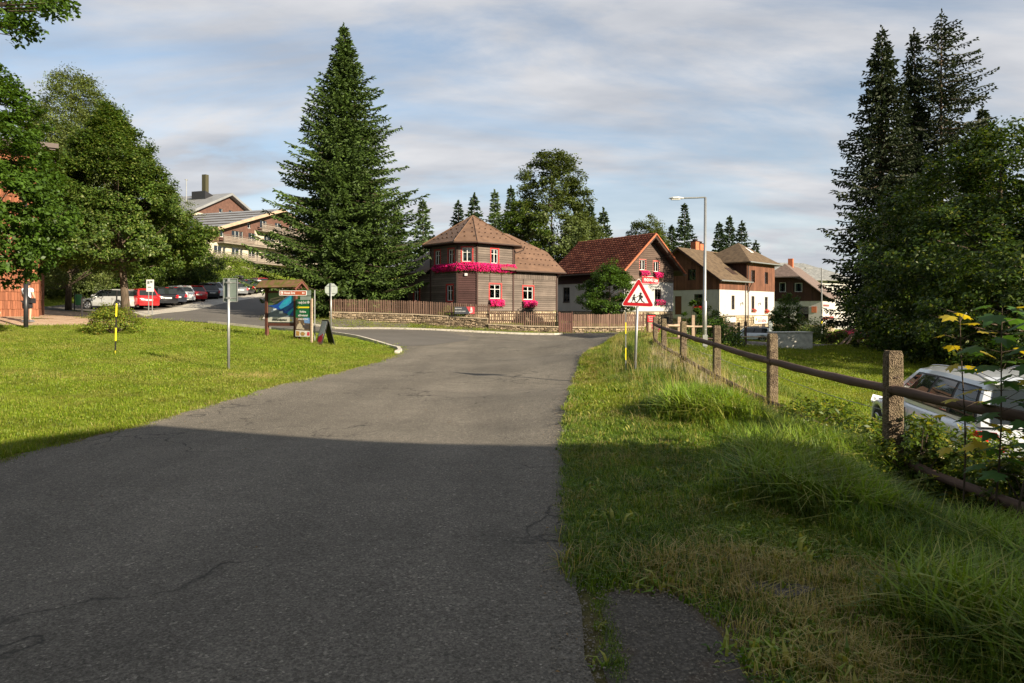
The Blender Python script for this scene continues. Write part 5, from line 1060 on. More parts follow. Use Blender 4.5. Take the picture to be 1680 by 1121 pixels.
# ---------------------------------------------------------------- brown gabled house with side tower
def house_brown():
    C = (23.7, 78.0); G = -1.9; root = thing('gabled_house', 'house with red brown boards over white plaster and stone, small hipped tower at its right', 'house', (C[0], C[1], G), math.atan2(.72, .69))
    z = lambda w: w-G; f = Face(0,0,0); Wl = 9.9; l = Face(0, Wl, -90); tower = Face(7.0, -.06, 0)
    P = M['plaster']; sW = M['red_brown_board']
    O = [(3.0, 3.8, z(1.7), z(3.3)), (8.35, 9.2, z(1.7), z(3.3)), (12.2, 13.1, z(1.65), z(3.25))]
    OL = [(Wl-3.2, Wl-2.1, z(2.0), z(3.45)), (Wl-5.75, Wl-4.85, z(1.05), z(3.25))]
    mb = MB(); masonry(f, mb, 0, 15.1, z(.95), z(3.95), O); masonry(l, mb, 0, Wl, z(.6), z(3.95), OL); mb.box(15.1, 15.12, 0, 6, z(.9), z(3.95)); mb.build('plaster_wall', P, root)
    MB().box(.35, 14.8, .35, Wl-.4, 0, z(4.9)).box(7.35, 14.8, .35, 5.7, z(4.5), z(7.2)).poly([(.3,.9,z(4.8)),(.3,Wl-.9,z(4.8)),(.3,Wl/2,z(8.6))], (7,0,0)).build('inner_wall', M['dark'], root)
    for (a, b, c, d) in O: window(f, root, a, c, b-a, d-c, None, sash=M['gutter'], bars=1, cross=True, rec=-.12, curtain=False)
    window(l, root, *[OL[0][0], OL[0][2]], 1.1, 1.45, None, sash=M['gutter'], bars=1, rec=-.12)
    fb(l, 'door', OL[1][0], OL[1][1], -.14, -.08, OL[1][2], OL[1][3], M['red_brown_board'], root)
    flowers('window_flower_box', root, f, 8.25, 9.3, z(1.3), z(1.75), M['flower_red'], 31, depth=.25, dens=150); flowers('window_flower_box', root, f, 12.1, 13.2, z(1.2), z(1.7), M['flower_red'], 32, depth=.25, dens=190); flowers('window_flower_box', root, l, OL[0][0]-.05, OL[0][1]+.05, z(1.6), z(2.1), M['flower_red'], 33, depth=.25, dens=150)
    # boards
    OT = [(8.35, 9.2, z(5.0), z(6.5)), (12.2, 13.05, z(4.9), z(6.4))]
    vboards(f, 0, 7.0, z(3.95), z(5.0), .2, sW, root, name='wall_board'); vboards(f, 7.0, 15.1, z(3.95), z(7.3), .2, sW, root, OT, n0=0, n1=.05, name='wall_board')
    for (a, b, c, d) in OT: window(f, root, a, c, b-a, d-c, None, sash=M['gutter'], bars=1, cross=False, rec=-.1, curtain=False)
    eave = z(5.0); apex = z(9.05); mid = Wl/2; kk = (apex-eave)/(mid+.6); top = lambda s: min(eave+kk*(s+.6), eave+kk*(Wl+.6-s))-.12
    vboards(l, 0, Wl, z(3.95), 0, .2, sW, root, [(Wl-3.9, Wl-3.0, z(5.1), z(6.4))], top=top); window(l, root, Wl-3.9, z(5.1), .9, 1.3, None, sash=M['gutter'], bars=1, rec=-.1)
    tl = Face(7.0, 6.0, -90); vboards(tl, 0, 6.0, z(5.5), z(7.3), .25, M['dark_board'], root)  # tower's left face: darker board colour stands in for shade under the eave
    # roofs
    fo = .8; Lx = 15.0
    roof_slab('roof_slope', [(-fo,-.6,eave),(7.3,-.6,eave),(7.3,mid,apex),(-fo,mid,apex)], .14, M['roof_tan'], root); roof_slab('roof_slope', [(-fo,mid,apex),(Lx,mid,apex),(Lx,Wl+.6,eave),(-fo,Wl+.6,eave)], .14, M['roof_tan'], root)
    bb = MB(); bb.poly([(-fo-.02,-.6,eave-.05),(-fo-.02,mid,apex-.05),(-fo-.02,mid,apex-.3),(-fo-.02,-.6,eave-.28)], (.05,0,0)); bb.poly([(-fo-.02,Wl+.6,eave-.05),(-fo-.02,mid,apex-.05),(-fo-.02,mid,apex-.3),(-fo-.02,Wl+.6,eave-.28)], (.05,0,0)); bb.build('bargeboard', M['dark_board'], root)
    te = z(7.45); ta = (11.05, 3.0, z(10.25)); q = [(6.35,-.75,te),(15.8,-.75,te),(15.8,6.7,te),(6.35,6.7,te)]
    for i in range(4): roof_slab('tower_roof_panel', [q[i], q[(i+1)%4], ta], .12, M['roof_tan'], root)
    MB().poly([(p[0]+(.05 if p[0] < 8 else -.05), p[1]+(.05 if p[1] < 3 else -.05), te-.12) for p in q], (0,0,-.06)).build('soffit', M['dark_board'], root)
    gutter(root, (6.3,-.8,te-.06), (15.85,-.8,te-.06), .08, M['metal']); gutter(root, (-fo,-.68,eave-.06), (7.3,-.68,eave-.06), .08, M['metal']); gutter(root, (15.85,-.8,te-.06), (15.85,6.7,te-.06), .08, M['metal'])
    # skylight, chimneys, pipes, lamps
    p = lambda u, t: (q[0][0]+(q[1][0]-q[0][0])*u+(ta[0]-(q[0][0]+(q[1][0]-q[0][0])*u))*t, q[0][1]+(ta[1]-q[0][1])*t, te+(ta[2]-te)*t)
    roof_slab('skylight', [tuple(np.array(p(.44,.52))+[0,0,.06]), tuple(np.array(p(.62,.52))+[0,0,.06]), tuple(np.array(p(.56,.74))+[0,0,.06]), tuple(np.array(p(.46,.74))+[0,0,.06])], .06, M['sign_white'], root)
    roof_slab('skylight', [(4.6,.55,eave+kk*1.15+.06),(5.9,.55,eave+kk*1.15+.06),(5.9,1.7,eave+kk*2.3+.06),(4.6,1.7,eave+kk*2.3+.06)], .05, M['gutter'], root)
    for (cx, cy) in ((4.6,5.6),(7.6,6.6)):
        ch = MB().box(cx-.45,cx+.45,cy-.35,cy+.35,z(8.2),z(10.1)).build('chimney', M['ridge_tile'], root); MB().box(cx-.52,cx+.52,cy-.42,cy+.42,z(10.1),z(10.2)).box(cx-.3,cx+.3,cy-.25,cy+.25,z(10.35),z(10.42)).box(cx-.28,cx-.22,cy-.2,cy+.2,z(10.2),z(10.35)).box(cx+.22,cx+.28,cy-.2,cy+.2,z(10.2),z(10.35)).build('chimney_cap', M['gutter'], ch)
    downpipe(root, [(7.15,-.8,te-.1),(7.1,-.2,te-.5),(7.1,-.16,z(5.0)),(7.1,-.16,0.1)], .06); downpipe(root, [(7.0,-.7,eave-.1),(7.25,-.25,eave-.7),(7.25,-.2,z(3.8))], .05)
    for s in (5.4, 10.3): MB().tube([f.P(s,.0,z(2.35)), f.P(s,.25,z(2.5)), f.P(s,.3,z(2.25))], [.04,.05,.1], 6).build('wall_lamp', M['black_metal'], root)
    # stone storey
    r = np.random.default_rng(8); MB().box(.05, 15.05, .05, Wl-.1, -.6, z(.94)).build('foundation', M['mortar'], root)
    sf = MB(); stone_face(f, sf, 1.9+1.9, 15.1, -.3, z(.92), r, .32, .62, bulge=.05); stone_face(f, sf, 0, 1.3, -.3, z(.92), r, .32, .62); stone_face(l, sf, 0, Wl, -.3, z(.6), r, .32, .62); sf.build('base_stones', M['sandstone'], root, kind='stuff')
    fb(f, 'garage_lintel', 1.2, 3.9, .02, .14, z(.15), z(.75), M['plaster'], root); fb(f, 'garage_door', 1.35, 3.75, .01, .06, -.2, z(.15), M['gutter'], root)
    fb(f, 'door', 11.2, 12.1, .06, .1, -.2, z(-.0), M['gutter'], root)
    return root, f, z
HB, HBF, HBz = house_brown()
def house_far():
    C = (45.5, 100.0); G = -2.2; root = thing('half_hipped_house', 'white house with dark brown boarded gable and faded hipped roof behind the trees', 'house', (C[0], C[1], G), math.radians(58))
    z = lambda w: w-G; Wl = 11.0; f = Face(0,0,0); l = Face(0,Wl,-90)
    O = [(Wl-3.6,Wl-1.9,z(-.1),z(2.1))]; mb = MB(); masonry(l, mb, 0, Wl, z(-.6), z(2.9), O); masonry(f, mb, 0, 14, z(-.6), z(2.9)); mb.build('plaster_wall', M['plaster'], root)
    MB().box(.3,13.5,.3,Wl-.3,0,z(4.5)).poly([(.3,1.2,z(4.4)),(.3,Wl-1.2,z(4.4)),(.3,Wl/2+1.4,z(6.4)),(.3,Wl/2-1.4,z(6.4))], (12,0,0)).build('inner_wall', M['dark'], root)
    window(l, root, Wl-3.6, z(-.1), 1.7, 2.2, None, sash=M['gutter'], bars=1, rec=-.12, curtain=False); fb(l, 'wall_plaque', Wl-1.5, Wl-.8, 0, .08, z(1.2), z(2.1), M['ridge_tile'], root)
    eave = z(3.4); kk = 0.82; hip = z(6.6); topf = lambda s: min(eave+kk*(s+.9), eave+kk*(Wl+.9-s), hip)-.1
    OG = [(5.0,5.9,z(4.3),z(5.7)),(7.2,8.2,z(4.3),z(5.6))]; vboards(l, 0, Wl, z(2.9), 0, .25, M['dark_board'], root, OG, top=topf)
    for (a,b,c,d) in OG: window(l, root, a, c, b-a, d-c, None, sash=M['white_paint'], bars=0, cross=False, rec=-.05)
    vboards(f, 0, 14, z(2.9), eave, .3, M['dark_board'], root)
    mid = Wl/2; apex = eave+kk*(mid+.9); hw = (hip-eave)/kk-.9
    A0, A1, H0, H1, T, E = (-.9,-.9,eave), (-.9,Wl+.9,eave), (-.9,hw,hip), (-.9,Wl-hw,hip), (1.6,mid,apex), (15,mid,apex)
    roof_slab('roof_slope', [A0,(15,-.9,eave),E,T,H0], .15, M['roof_old'], root); roof_slab('roof_slope', [H1,T,E,(15,Wl+.9,eave),A1], .15, M['roof_old'], root); roof_slab('roof_slope', [H0,T,H1], .15, M['roof_old'], root)
    ch = MB().box(5.2,6.1,mid-.5,mid+.2,apex-.8,apex+1.0).build('chimney', M['ridge_tile'], root)
    # painted folk band low on the sunlit wall: small red diamonds
    mb = MB()
    for k in range(22):
        s = .5+k*.55; mb.add([f.P(s,.03,z(.0)), f.P(s+.2,.03,z(.35)), f.P(s,.03,z(.7)), f.P(s-.2,.03,z(.35))], [(0,1,2,3)])
        if k < 12: mb.add([f.P(s,.03,z(2.0)), f.P(s+.16,.03,z(2.25)), f.P(s,.03,z(2.5)), f.P(s-.16,.03,z(2.25))], [(0,1,2,3)])
    mb.build('painted_band', M['sign_red'], root); MB().box(0,14,.05,Wl,-.6,z(-.62)).build('foundation', M['sandstone'], root)
house_far()
def house_grey():
    C = (52, 128.0); G = -2.2; root = thing('grey_roofed_house', 'pale house with grey hipped roof and aerial behind the dark gabled one', 'house', (C[0], C[1], G), math.radians(20))
    z = lambda w: w-G; f = Face(-6,0,0); l = Face(-6,12,-90); mb = MB(); masonry(f, mb, 0, 22, 0, z(7.5), [(4,5.2,z(4),z(5.6)),(9,10.2,z(4),z(5.6)),(14,15.2,z(4),z(5.6))]); masonry(l, mb, 0, 12, 0, z(7.5)); mb.build('plaster_wall', M['plaster'], root)
    for a in (4,9,14): window(f, root, a, z(4), 1.2, 1.6, None, bars=1)
    MB().box(-5.6,15.6,.4,11.6,0,z(7)).build('inner_wall', M['dark'], root)
    e, t = z(7.3), z(10.9); q = [(-7,-1,e),(17,-1,e),(17,13,e),(-7,13,e)]; A, B = (-1,6,t), (9,6,t)
    roof_slab('roof_slope', [q[0],q[1],B,A], .15, M['roof_grey'], root); roof_slab('roof_slope', [q[1],q[2],B], .15, M['roof_grey'], root); roof_slab('roof_slope', [q[2],q[3],A,B], .15, M['roof_grey'], root); roof_slab('roof_slope', [q[3],q[0],A], .15, M['roof_grey'], root)
    MB().tube([(-3,6,t-.8),(-3,6,t+2.2)], .04, 5).tube([(-3.9,6,t+.9),(-2.1,6,t+.9)], .03, 4).tube([(-3.5,6,t+1.8),(-2.4,6,t+1.8)], .03, 4).build('aerial', M['metal'], root)
house_grey()
# ---------------------------------------------------------------- hotel
def hotel():
    d = Vector((.34,.94)).normalized(); P0 = ((342-CX)/F*113, 113.0); G = zpx(455, 113)-1.5
    root = thing('hotel', 'large hotel with cream stone, brown shingle gables and rows of timber balconies', 'hotel', (P0[0], P0[1], G), math.atan2(d.y, d.x))
    f = Face(0,0,0); z = lambda w: w-G; zp = lambda py, Y=114: z(zpx(py, Y)); Ln = 34.0
    h = Face(0, 16, -90)       # end wall facing the camera
    g0 = z(8.3); s1, s2, s3 = z(10.1), z(13.05), z(16.0)   # balcony floors
    st = s2-s1; O = []
    for lv, zz in ((0, s1+.25), (1, s2+.25)):
        for k in range(8):
            a = 1.2+k*4.1
            if lv == 1 and k == 0: O.append((2.6, 3.4, zz+.7, zz+1.7)); continue
            O += [(a, a+1.9, zz+.55, zz+2.05)] + ([(a+2.05, a+2.75, zz, zz+2.05)] if lv == 0 or k % 2 else [])
    for k in range(5): O.append((11.2+k*4.1+1.2, 11.2+k*4.1+3.0, s3+.6, s3+2.0))
    O.append((9.2, 9.9, s3+.2, s3+1.1)); base = [(1.5, 4.1, g0-.4, g0+.9), (6.0, 9.0, g0-2.2, g0+.75), (11.0, 14.2, g0-.4, g0+.75), (16.5, 19.5, g0-.4, g0+.75), (22, 25, g0-.4, g0+.75)]
    slope = 0.32; eave = s1+4.75; top = lambda s: min(eave+slope*s, eave+slope*(Ln-s))
    mb = MB(); masonry(f, mb, 0, Ln, -2.5, s1, base); masonry(f, mb, 0, Ln, s1, s2-.12, [o for o in O if o[2] < s2-.5]); masonry(h, mb, 0, 16, -2.5, s1+3.4); mb.build('stone_wall', M['cream'], root)
    # upper gable: brown shingles, cell grid clipped by the roof slope
    gm = MB(); cols = sorted({*np.arange(0, Ln+.01, 1.0).tolist(), *[v for o in O if o[2] > s2-.2 for v in o[:2]]}); cm = MB()
    for a, b in zip(cols[:-1], cols[1:]):
        m = (a+b)/2; os_ = sorted([(o[2], o[3]) for o in O if o[2] > s2-.2 and o[0] < m < o[1]]); lo = s2-.12
        for c, e in os_+[(None, None)]:
            ta, tb = (top(a), top(b)) if c is None else (c, c)
            if min(ta, tb) > lo+.02: (lambda hi0, hi1: [(cm.add([f.P(a,0,lo), f.P(b,0,lo), f.P(b,0,min(hi1,s3)), f.P(a,0,min(hi0,s3))], [(0,1,2,3)]), gm.add([f.P(a,0,s3), f.P(b,0,s3), f.P(b,0,hi1), f.P(a,0,hi0)], [(0,1,2,3)]) if min(hi0,hi1) > s3+.02 else None) if (m > 11 and lo < s3-.3) else gm.add([f.P(a,0,lo), f.P(b,0,lo), f.P(b,0,hi1), f.P(a,0,hi0)], [(0,1,2,3)])])(ta, tb)
            lo = e if e else lo
    gm.build('shingle_gable', M['hotel_brown'], root); cm.build('upper_stone_wall', M['cream'], root)
    MB().poly([f.P(.2,-.35,-2.5), f.P(Ln-.2,-.35,-2.5), f.P(Ln-.2,-.35,eave-.3), f.P(Ln/2,-.35,top(Ln/2)-.4), f.P(.2,-.35,eave-.3)], (0,14,0)).build('inner_wall', M['dark'], root)
    for o in O+base: window(f, root, o[0], o[2], o[1]-o[0], o[3]-o[2], None, bars=1 if o[1]-o[0] > 1.2 else 0, cross=False, rec=-.15)
    # balconies
    for (a, b, zz) in ((-.4, Ln-1, s1), (1.9, Ln-1.5, s2), (11.3, 24, s3)):
        fb(f, 'balcony_slab', a, b, 0.0, 1.5, zz-.22, zz, M['balcony'], root)
        for k in range(4): fb(f, 'balcony_board', a, b, 1.40+.02*(k%2), 1.46+.02*(k%2), zz+.06+k*.25, zz+.06+k*.25+.19, M['balcony'], root)
        s = a
        while s < b: fb(f, 'balcony_post', s, s+.1, 1.34, 1.40, zz-.1, zz+1.18, M['balcony'], root); s += 2.05
        fb(f, 'balcony_rail', a, b, 1.30, 1.50, zz+1.18, zz+1.25, M['balcony'], root)
    # roof: the slope falling towards the camera and the other one
    ov = 1.6; T = top(Ln/2)+.35
    roof_slab('roof_slope', [(-2.4,-ov,eave+.35-slope*2.4),(Ln/2,-ov,T),(Ln/2,18,T),(-2.4,18,eave+.35-slope*2.4)], .12, M['hotel_roof'], root); roof_slab('roof_slope', [(Ln/2,-ov,T),(Ln+2.4,-ov,eave+.35-slope*2.4),(Ln+2.4,18,eave+.35-slope*2.4),(Ln/2,18,T)], .12, M['hotel_roof'], root)
    bb = MB(); e0 = eave+.35-slope*2.4
    bb.poly([(-2.4,-ov-.02,e0-.05),(Ln/2,-ov-.02,T-.05),(Ln/2,-ov-.02,T-.6),(-2.4,-ov-.02,e0-.6)], (0,.08,0)); bb.poly([(Ln/2,-ov-.02,T-.05),(Ln+2.4,-ov-.02,e0-.05),(Ln+2.4,-ov-.02,e0-.6),(Ln/2,-ov-.02,T-.6)], (0,.08,0)); bb.build('bargeboard', M['rail_light'], root)
    for k in range(1, 7): t = k/7; x_ = -2.4+(Ln/2+2.4)*t; MB().box(x_-.04, x_+.04, -ov, 18, e0+(T-e0)*t-.0, e0+(T-e0)*t+.12).build('roof_seam', M['gutter'], root)
    # rear taller block
    Y2 = 135; Q = Vector(((315-CX)/F*Y2, Y2)); rel = Q-Vector(P0); ca, sa = d.x, d.y; lx, ly = rel.x*ca+rel.y*sa, -rel.x*sa+rel.y*ca
    f2 = Face(lx, ly, 0); W2 = 19.4; zq = lambda py: z(zpx(py, Y2)); e2 = zq(345); sl = (z(zpx(327, 150))-e2)/(W2/2); top2 = lambda s: min(e2+sl*s, e2+sl*(W2-s)); bz = zq(347)
    O2 = [(1.4+k*4.2, 4.0+k*4.2, zq(360.5), zq(349.5)) for k in range(4)]; m2 = MB(); masonry(f2, m2, 0, W2, 0, bz, O2); h2 = Face(lx, ly+14, -90); masonry(h2, m2, 0, 14, 0, e2-.1, [(2,3,zq(392),zq(381)),(6,7,zq(392),zq(381)),(10,11,zq(392),zq(381))]); m2.build('stone_wall', M['cream'], root)
    g2 = MB(); O3 = [(7.2,8.2,bz+.8,bz+1.6),(10.0,11.0,bz+.8,bz+1.6)]; C2 = sorted({*np.arange(0, W2+.01, 1.5).tolist(), *[v for o in O3 for v in o[:2]]})
    for a, b in zip(C2[:-1], C2[1:]):
        m = (a+b)/2; os_ = [o for o in O3 if o[0] < m < o[1]]; lo = bz
        if os_: g2.add([f2.P(a,0,lo), f2.P(b,0,lo), f2.P(b,0,os_[0][2]), f2.P(a,0,os_[0][2])], [(0,1,2,3)]); lo = os_[0][3]
        g2.add([f2.P(a,0,lo), f2.P(b,0,lo), f2.P(b,0,top2(b)), f2.P(a,0,top2(a))], [(0,1,2,3)])
    g2.build('shingle_gable', M['hotel_brown'], root)
    MB().poly([f2.P(.2,-.4,0), f2.P(W2-.2,-.4,0), f2.P(W2-.2,-.4,e2-.3), f2.P(W2/2,-.4,top2(W2/2)-.4), f2.P(.2,-.4,e2-.3)], (0,13,0)).build('inner_wall', M['dark'], root)
    for o in O2+O3: window(f2, root, o[0], o[2], o[1]-o[0], o[3]-o[2], None, bars=1 if o[1]-o[0] > 2 else 0, cross=False, rec=-.15)
    A, B, Cc = f2.P(-1.6,1.2,e2+.3-sl*1.6), f2.P(W2/2,1.2,top2(W2/2)+.3), f2.P(W2+1.6,1.2,e2+.3-sl*1.6); bk = Vector((0,16,0))
    for p, q in ((A, B), (B, Cc)): roof_slab('roof_slope', [p, q, tuple(Vector(q)+bk), tuple(Vector(p)+bk)], .5, M['hotel_roof'], root)
    bx = f2.P(4.2,-7,0); 
    MB().poly([f2.P(6.5,-3.0,e2-1), f2.P(15,-3.0,e2-1), f2.P(15,-3.0,24.0-G), f2.P(6.5,-3.0,26.4-G)], (0,3.6,0)).build('lift_housing', M['black_metal'], root)
    c = f2.P(8.2,-4.6,0); MB().box(c[0]-.45, c[0]+.45, c[1]-.5, c[1]+.5, e2, zpx(285,143)-G).build('chimney_stack', m_plain('dark_olive_metal', (.045,.042,.022), .7), root)
    a = f2.P(4.5,-6,0); MB().tube([(a[0],a[1],e2),(a[0],a[1],zpx(292,140)-G)], .08, 5).box(a[0]-.4,a[0]+.4,a[1]-.05,a[1]+.05,zpx(294,140)-G,zpx(292.5,140)-G).build('mast', M['metal'], root)
hotel()
# ---------------------------------------------------------------- shingle clad tower at the left edge
def shingled():
    Yc = 33.0; x = (62-CX)/F*Yc; G = h1(x, Yc)-.1; root = thing('shingled_building', 'building clad in rows of large red brown wooden shingles at the left edge', 'building', (x, Yc, G), math.radians(33))
    f = Face(-12, 0, 0); r = np.random.default_rng(12); Ht = zpx(249, Yc)-G; z = 0.1; rows = 0
    MB().box(-12, -.02, .03, 9, -.4, Ht).build('inner_wall', M['board_frame'], root)
    while z < Ht-.05:
        hh = min(.415, Ht-z); mb = MB(); s = 5.5+r.uniform(0, .1); off = (rows % 2)*.05
        while s < 12.03:
            w = r.uniform(.085, .125); b = min(s+w-.008, 12.03); e = .055+r.uniform(-.008, .012); dz = r.uniform(-.012, .012)
            mb.add([f.P(s,.0,z+hh-.005), f.P(b,.0,z+hh-.005), f.P(b,.02,z+hh-.005), f.P(s,.02,z+hh-.005), f.P(s,.0,z-.03+dz), f.P(b,.0,z-.03+dz), f.P(b,e,z-.03+dz), f.P(s,e,z-.03+dz)], [(0,1,2,3),(3,2,6,7),(7,6,5,4),(0,3,7,4),(1,5,6,2)]); s += w
        mb.build('shingle_course', m_shingle, root); z += hh; rows += 1
    side = Face(.0, 0, 90); z = .1; 
    while z < Ht-.05:
        mb = MB(); fmb(side, mb, 0, 8.9, 0, .04, z, z+.40); mb.build('side_course', m_shingle, root); z += .415
    MB().box(-12.2, .75, -.75, 9.5, Ht+.02, Ht+.10).build('roof_soffit', M['gutter'], root); MB().poly([(-12.4,-.85,Ht+.1),(.85,-.85,Ht+.1),(.85,9.6,Ht+.1),(-12.4,9.6,Ht+.1)], (0,0,.22)).build('roof_edge', M['gutter'], root)
    for k in range(6): MB().box(.05+0*k, .7, .2+k*1.6, .35+k*1.6, Ht-.14, Ht+.02).build('rafter', M['gutter'], root)
n_ = NM('red_brown_shingle', .85, .15); f_ = n_.noise(n_.pos((10,10,1.2)), 2, 5, .65)
n_.color(n_.mix(1.0, n_.mix(1.0, n_.ramp(f_, [(.3,(.135,.05,.027)),(.7,(.235,.092,.05))]), n_.ramp(n_.island(), [(0,.75),(1,1.25)]), 'MULTIPLY'), n_.ramp(n_.noise(n_.pos(), .5, 3), [(.3,.85),(.7,1.15)]), 'MULTIPLY')).bump(f_, .5, .01); m_shingle = n_.mat
shingled()
# ---------------------------------------------------------------- house behind the photographer: its roof edge throws the long shadow over the road
def shade_house():
    A = Vector((7.25,-.15)); d = Vector((.945,-.326)).normalized(); root = thing('roadside_house', 'plain two storey house behind the viewpoint whose shadow covers the near road', 'house', (A.x, A.y, 0), math.atan2(d.y, d.x)-math.pi)
    # local frame turned so that the house reaches to -x and +y (away from the road)
    z = 6.75; f = Face(0, 0, 180); mb = MB(); O = [(1.5+k*2.8, 2.6+k*2.8, 1.0, 2.4) for k in range(5)]+[(1.5+k*2.8, 2.6+k*2.8, 3.9, 5.3) for k in range(5)]
    masonry(Face(-15,0,0), mb, 0, 15, -.3, z-.2, O); masonry(Face(0,0,90), mb, 0, 10, -.3, z-.2); masonry(Face(-15,10,-90), mb, 0, 10, -.3, z-.2); masonry(Face(0,10,180), mb, 0, 15, -.3, z-.2); mb.build('plaster_wall', M['plaster'], root)
    MB().box(-14.7,-.3,.3,9.7,-.2,z-.3).build('inner_wall', M['dark'], root)
    for o in O: window(Face(-15,0,0), root, o[0], o[2], 1.1, 1.4, None)
    roof_slab('roof_slope', [(.0,-.0,z),(-15,-.0,z),(-12,5,z+1.9),(-3,5,z+1.9)], .2, M['roof_brown'], root); roof_slab('roof_slope', [(-15,10,z),(0,10,z),(-3,5,z+1.9),(-12,5,z+1.9)], .2, M['roof_brown'], root)
    roof_slab('roof_slope', [(0,0,z),(0,10,z),(-3,5,z+1.9)], .2, M['roof_brown'], root); roof_slab('roof_slope', [(-15,10,z),(-15,0,z),(-12,5,z+1.9)], .2, M['roof_brown'], root)
shade_house()
# ---------------------------------------------------------------- stone garden wall with pickets
def garden_wall():
    r = np.random.default_rng(17)
    # (px, depth, wall foot z, wall top z)
    P = [(540,49.2,1.02,1.44),(600,48.9,.86,1.38),(680,48.2,.62,1.28),(740,47.6,.45,1.13),(801,47.0,.28,.98)]
    Q = [(801,46.9,.28,.60),(860,46.3,.15,.50),(918,46.0,0.02,.45)]
    R = [(938,46.0,.0,.42),(1000,46.1,.0,.42),(1057,46.2,-.02,.45)]
    def run(P, label, fence_label, ph, dark=False, gap_every=0.135):
        pts = [((px-CX)/F*Y, Y, a, b) for px, Y, a, b in P]; o = pts[0]; root = thing('stone_wall', label, 'wall', (o[0], o[1], 0)); fr = thing('picket_fence', fence_label, 'fence', (o[0], o[1], o[3]))
        core = MB(); st = MB(); 
        for a, b in zip(pts[:-1], pts[1:]):
            dx, dy = b[0]-a[0], b[1]-a[1]; L_ = math.hypot(dx, dy); f = Face(a[0]-o[0], a[1]-o[1], math.degrees(math.atan2(dy, dx)))
            lo = lambda s, a=a, b=b, L_=L_: a[2]+(b[2]-a[2])*s/L_-.15; hi = lambda s, a=a, b=b, L_=L_: a[3]+(b[3]-a[3])*s/L_
            core.add([f.P(0,-.02,lo(0)-.2), f.P(L_,-.02,lo(L_)-.2), f.P(L_,-.02,hi(L_)), f.P(0,-.02,hi(0)), f.P(0,-.38,lo(0)-.2), f.P(L_,-.38,lo(L_)-.2), f.P(L_,-.38,hi(L_)), f.P(0,-.38,hi(0))], [(0,1,2,3),(4,7,6,5),(3,2,6,7),(0,3,7,4),(1,5,6,2)])
            stone_face(f, st, 0, L_, lo, hi, r, .105, .25, bulge=.05)
            s = 0
            while s < L_-.05:
                e = min(s+1.1, L_); v = [f.P(q, n, hi(q)+dz) for dz in (.0, .065) for q, n in ((s+.008,.05),(e-.008,.05),(e-.008,-.42),(s+.008,-.42))]
                mk('coping_slab', v, [(0,3,2,1),(4,5,6,7),(0,1,5,4),(1,2,6,5),(2,3,7,6),(3,0,4,7)], M['coping'], root); s = e
            z0 = o[3]; n = int(L_/gap_every); pm = M['picket']
            for k in range(n):
                s = (k+.5)*L_/n; p = f.P(s, -.13, hi(s)+.09-z0); q = place_copy(PICK if not dark else PICKW, 'picket', p, f.a+r.normal()*.02, fr, (1, 1, ph*(1+r.normal()*.012))); q.rotation_euler = (r.normal()*.01, r.normal()*.012, f.a)
            for dz in (.22, .78):
                mk('fence_rail', [f.P(q, nn, hi(q)-z0+.09+ph*dz+e) for e in (0, .07) for q, nn in ((0,-.16),(L_,-.16),(L_,-.20),(0,-.20))], [(0,3,2,1),(4,5,6,7),(0,1,5,4),(1,2,6,5),(2,3,7,6),(3,0,4,7)], pm, fr)
            k = max(1, int(L_/2.4))
            for i in range(k+1):
                s = L_*i/k; p = f.P(s, -.23, hi(s)-z0); MB().box(p[0]-.05, p[0]+.05, p[1]-.05, p[1]+.05, p[2], p[2]+ph+.12).build('fence_post', M['picket_dark'], fr)
        core.build('wall_core', M['mortar'], root); st.build('wall_stones', M['stone'], root, kind='stuff')
        return root, fr
    def picket(name, w, mat):
        mb = MB(); mb.poly([(-w/2,-.012,0),(w/2,-.012,0),(w/2,-.012,.96),(0,-.012,1.0),(-w/2,-.012,.96)], (0,.024,0)); me = bpy.data.meshes.new(name); me.from_pydata(mb.v, [], mb.f); me.materials.append(mat)
        return bpy.data.objects.new(name, me)
    PICK = picket('picket', .062, M['picket']); PICKW = picket('picket', .112, M['picket'])
    run(P, 'dry looking stone wall of flat stones under the left picket fence, rising to the left', 'upper weathered picket fence from the huge spruce to the dark banner', .90)
    run(Q, 'lower stone wall in front of the dark house down to the gate', 'lower picket fence in front of the windows of the dark house', .90)
    run(R, 'low stone wall between the garden gate and the red signed pillar', 'taller close boarded picket fence in front of the white house', .84, True, .135)
    # gate
    x0, x1, Y = (918-CX)/F*46, (938-CX)/F*46, 46.0; g = thing('garden_gate', 'narrow brown wooden gate between the two stone walls', 'gate', (x0, Y, 0)); n = 6; w = x1-x0
    for k in range(n): MB().box(w*k/n+.012, w*(k+1)/n-.012, -.03, .0, .03, 1.42).build('gate_board', M['picket_dark'], g)
    for zz in (.3, 1.15): MB().box(0, w, .0, .04, zz, zz+.09).build('gate_rail', M['picket_dark'], g)
    for xx in (-.06, w): MB().box(xx, xx+.06, -.05, .06, -.1, 1.5).build('gate_post', M['picket_dark'], g)
    MB().box(w*.8, w*.95, -.06, -.035, .8, .84).build('latch', M['black_metal'], g)
    # pillar with red sign + flowers
    x, y, z = at(1071, 46); p = thing('stone_pillar', 'rough stone pillar at the end of the low wall below the small red sign', 'pillar', (x, y, z-.1)); sm = MB(); rr = np.random.default_rng(5)
    MB().box(-.28,.28,-.25,.25,-.3,.22).build('pillar_core', M['mortar'], p)
    for f in (Face(-.28,-.25,0), Face(.28,-.25,90), Face(-.28,.25,-90)): stone_face(f, sm, 0, .54, -.3, .22, rr, .2, .35)
    sm.build('pillar_stones', M['sandstone'], p, kind='stuff'); MB().box(-.34,.34,-.3,.3,.23,.29).build('cap', M['coping'], p)
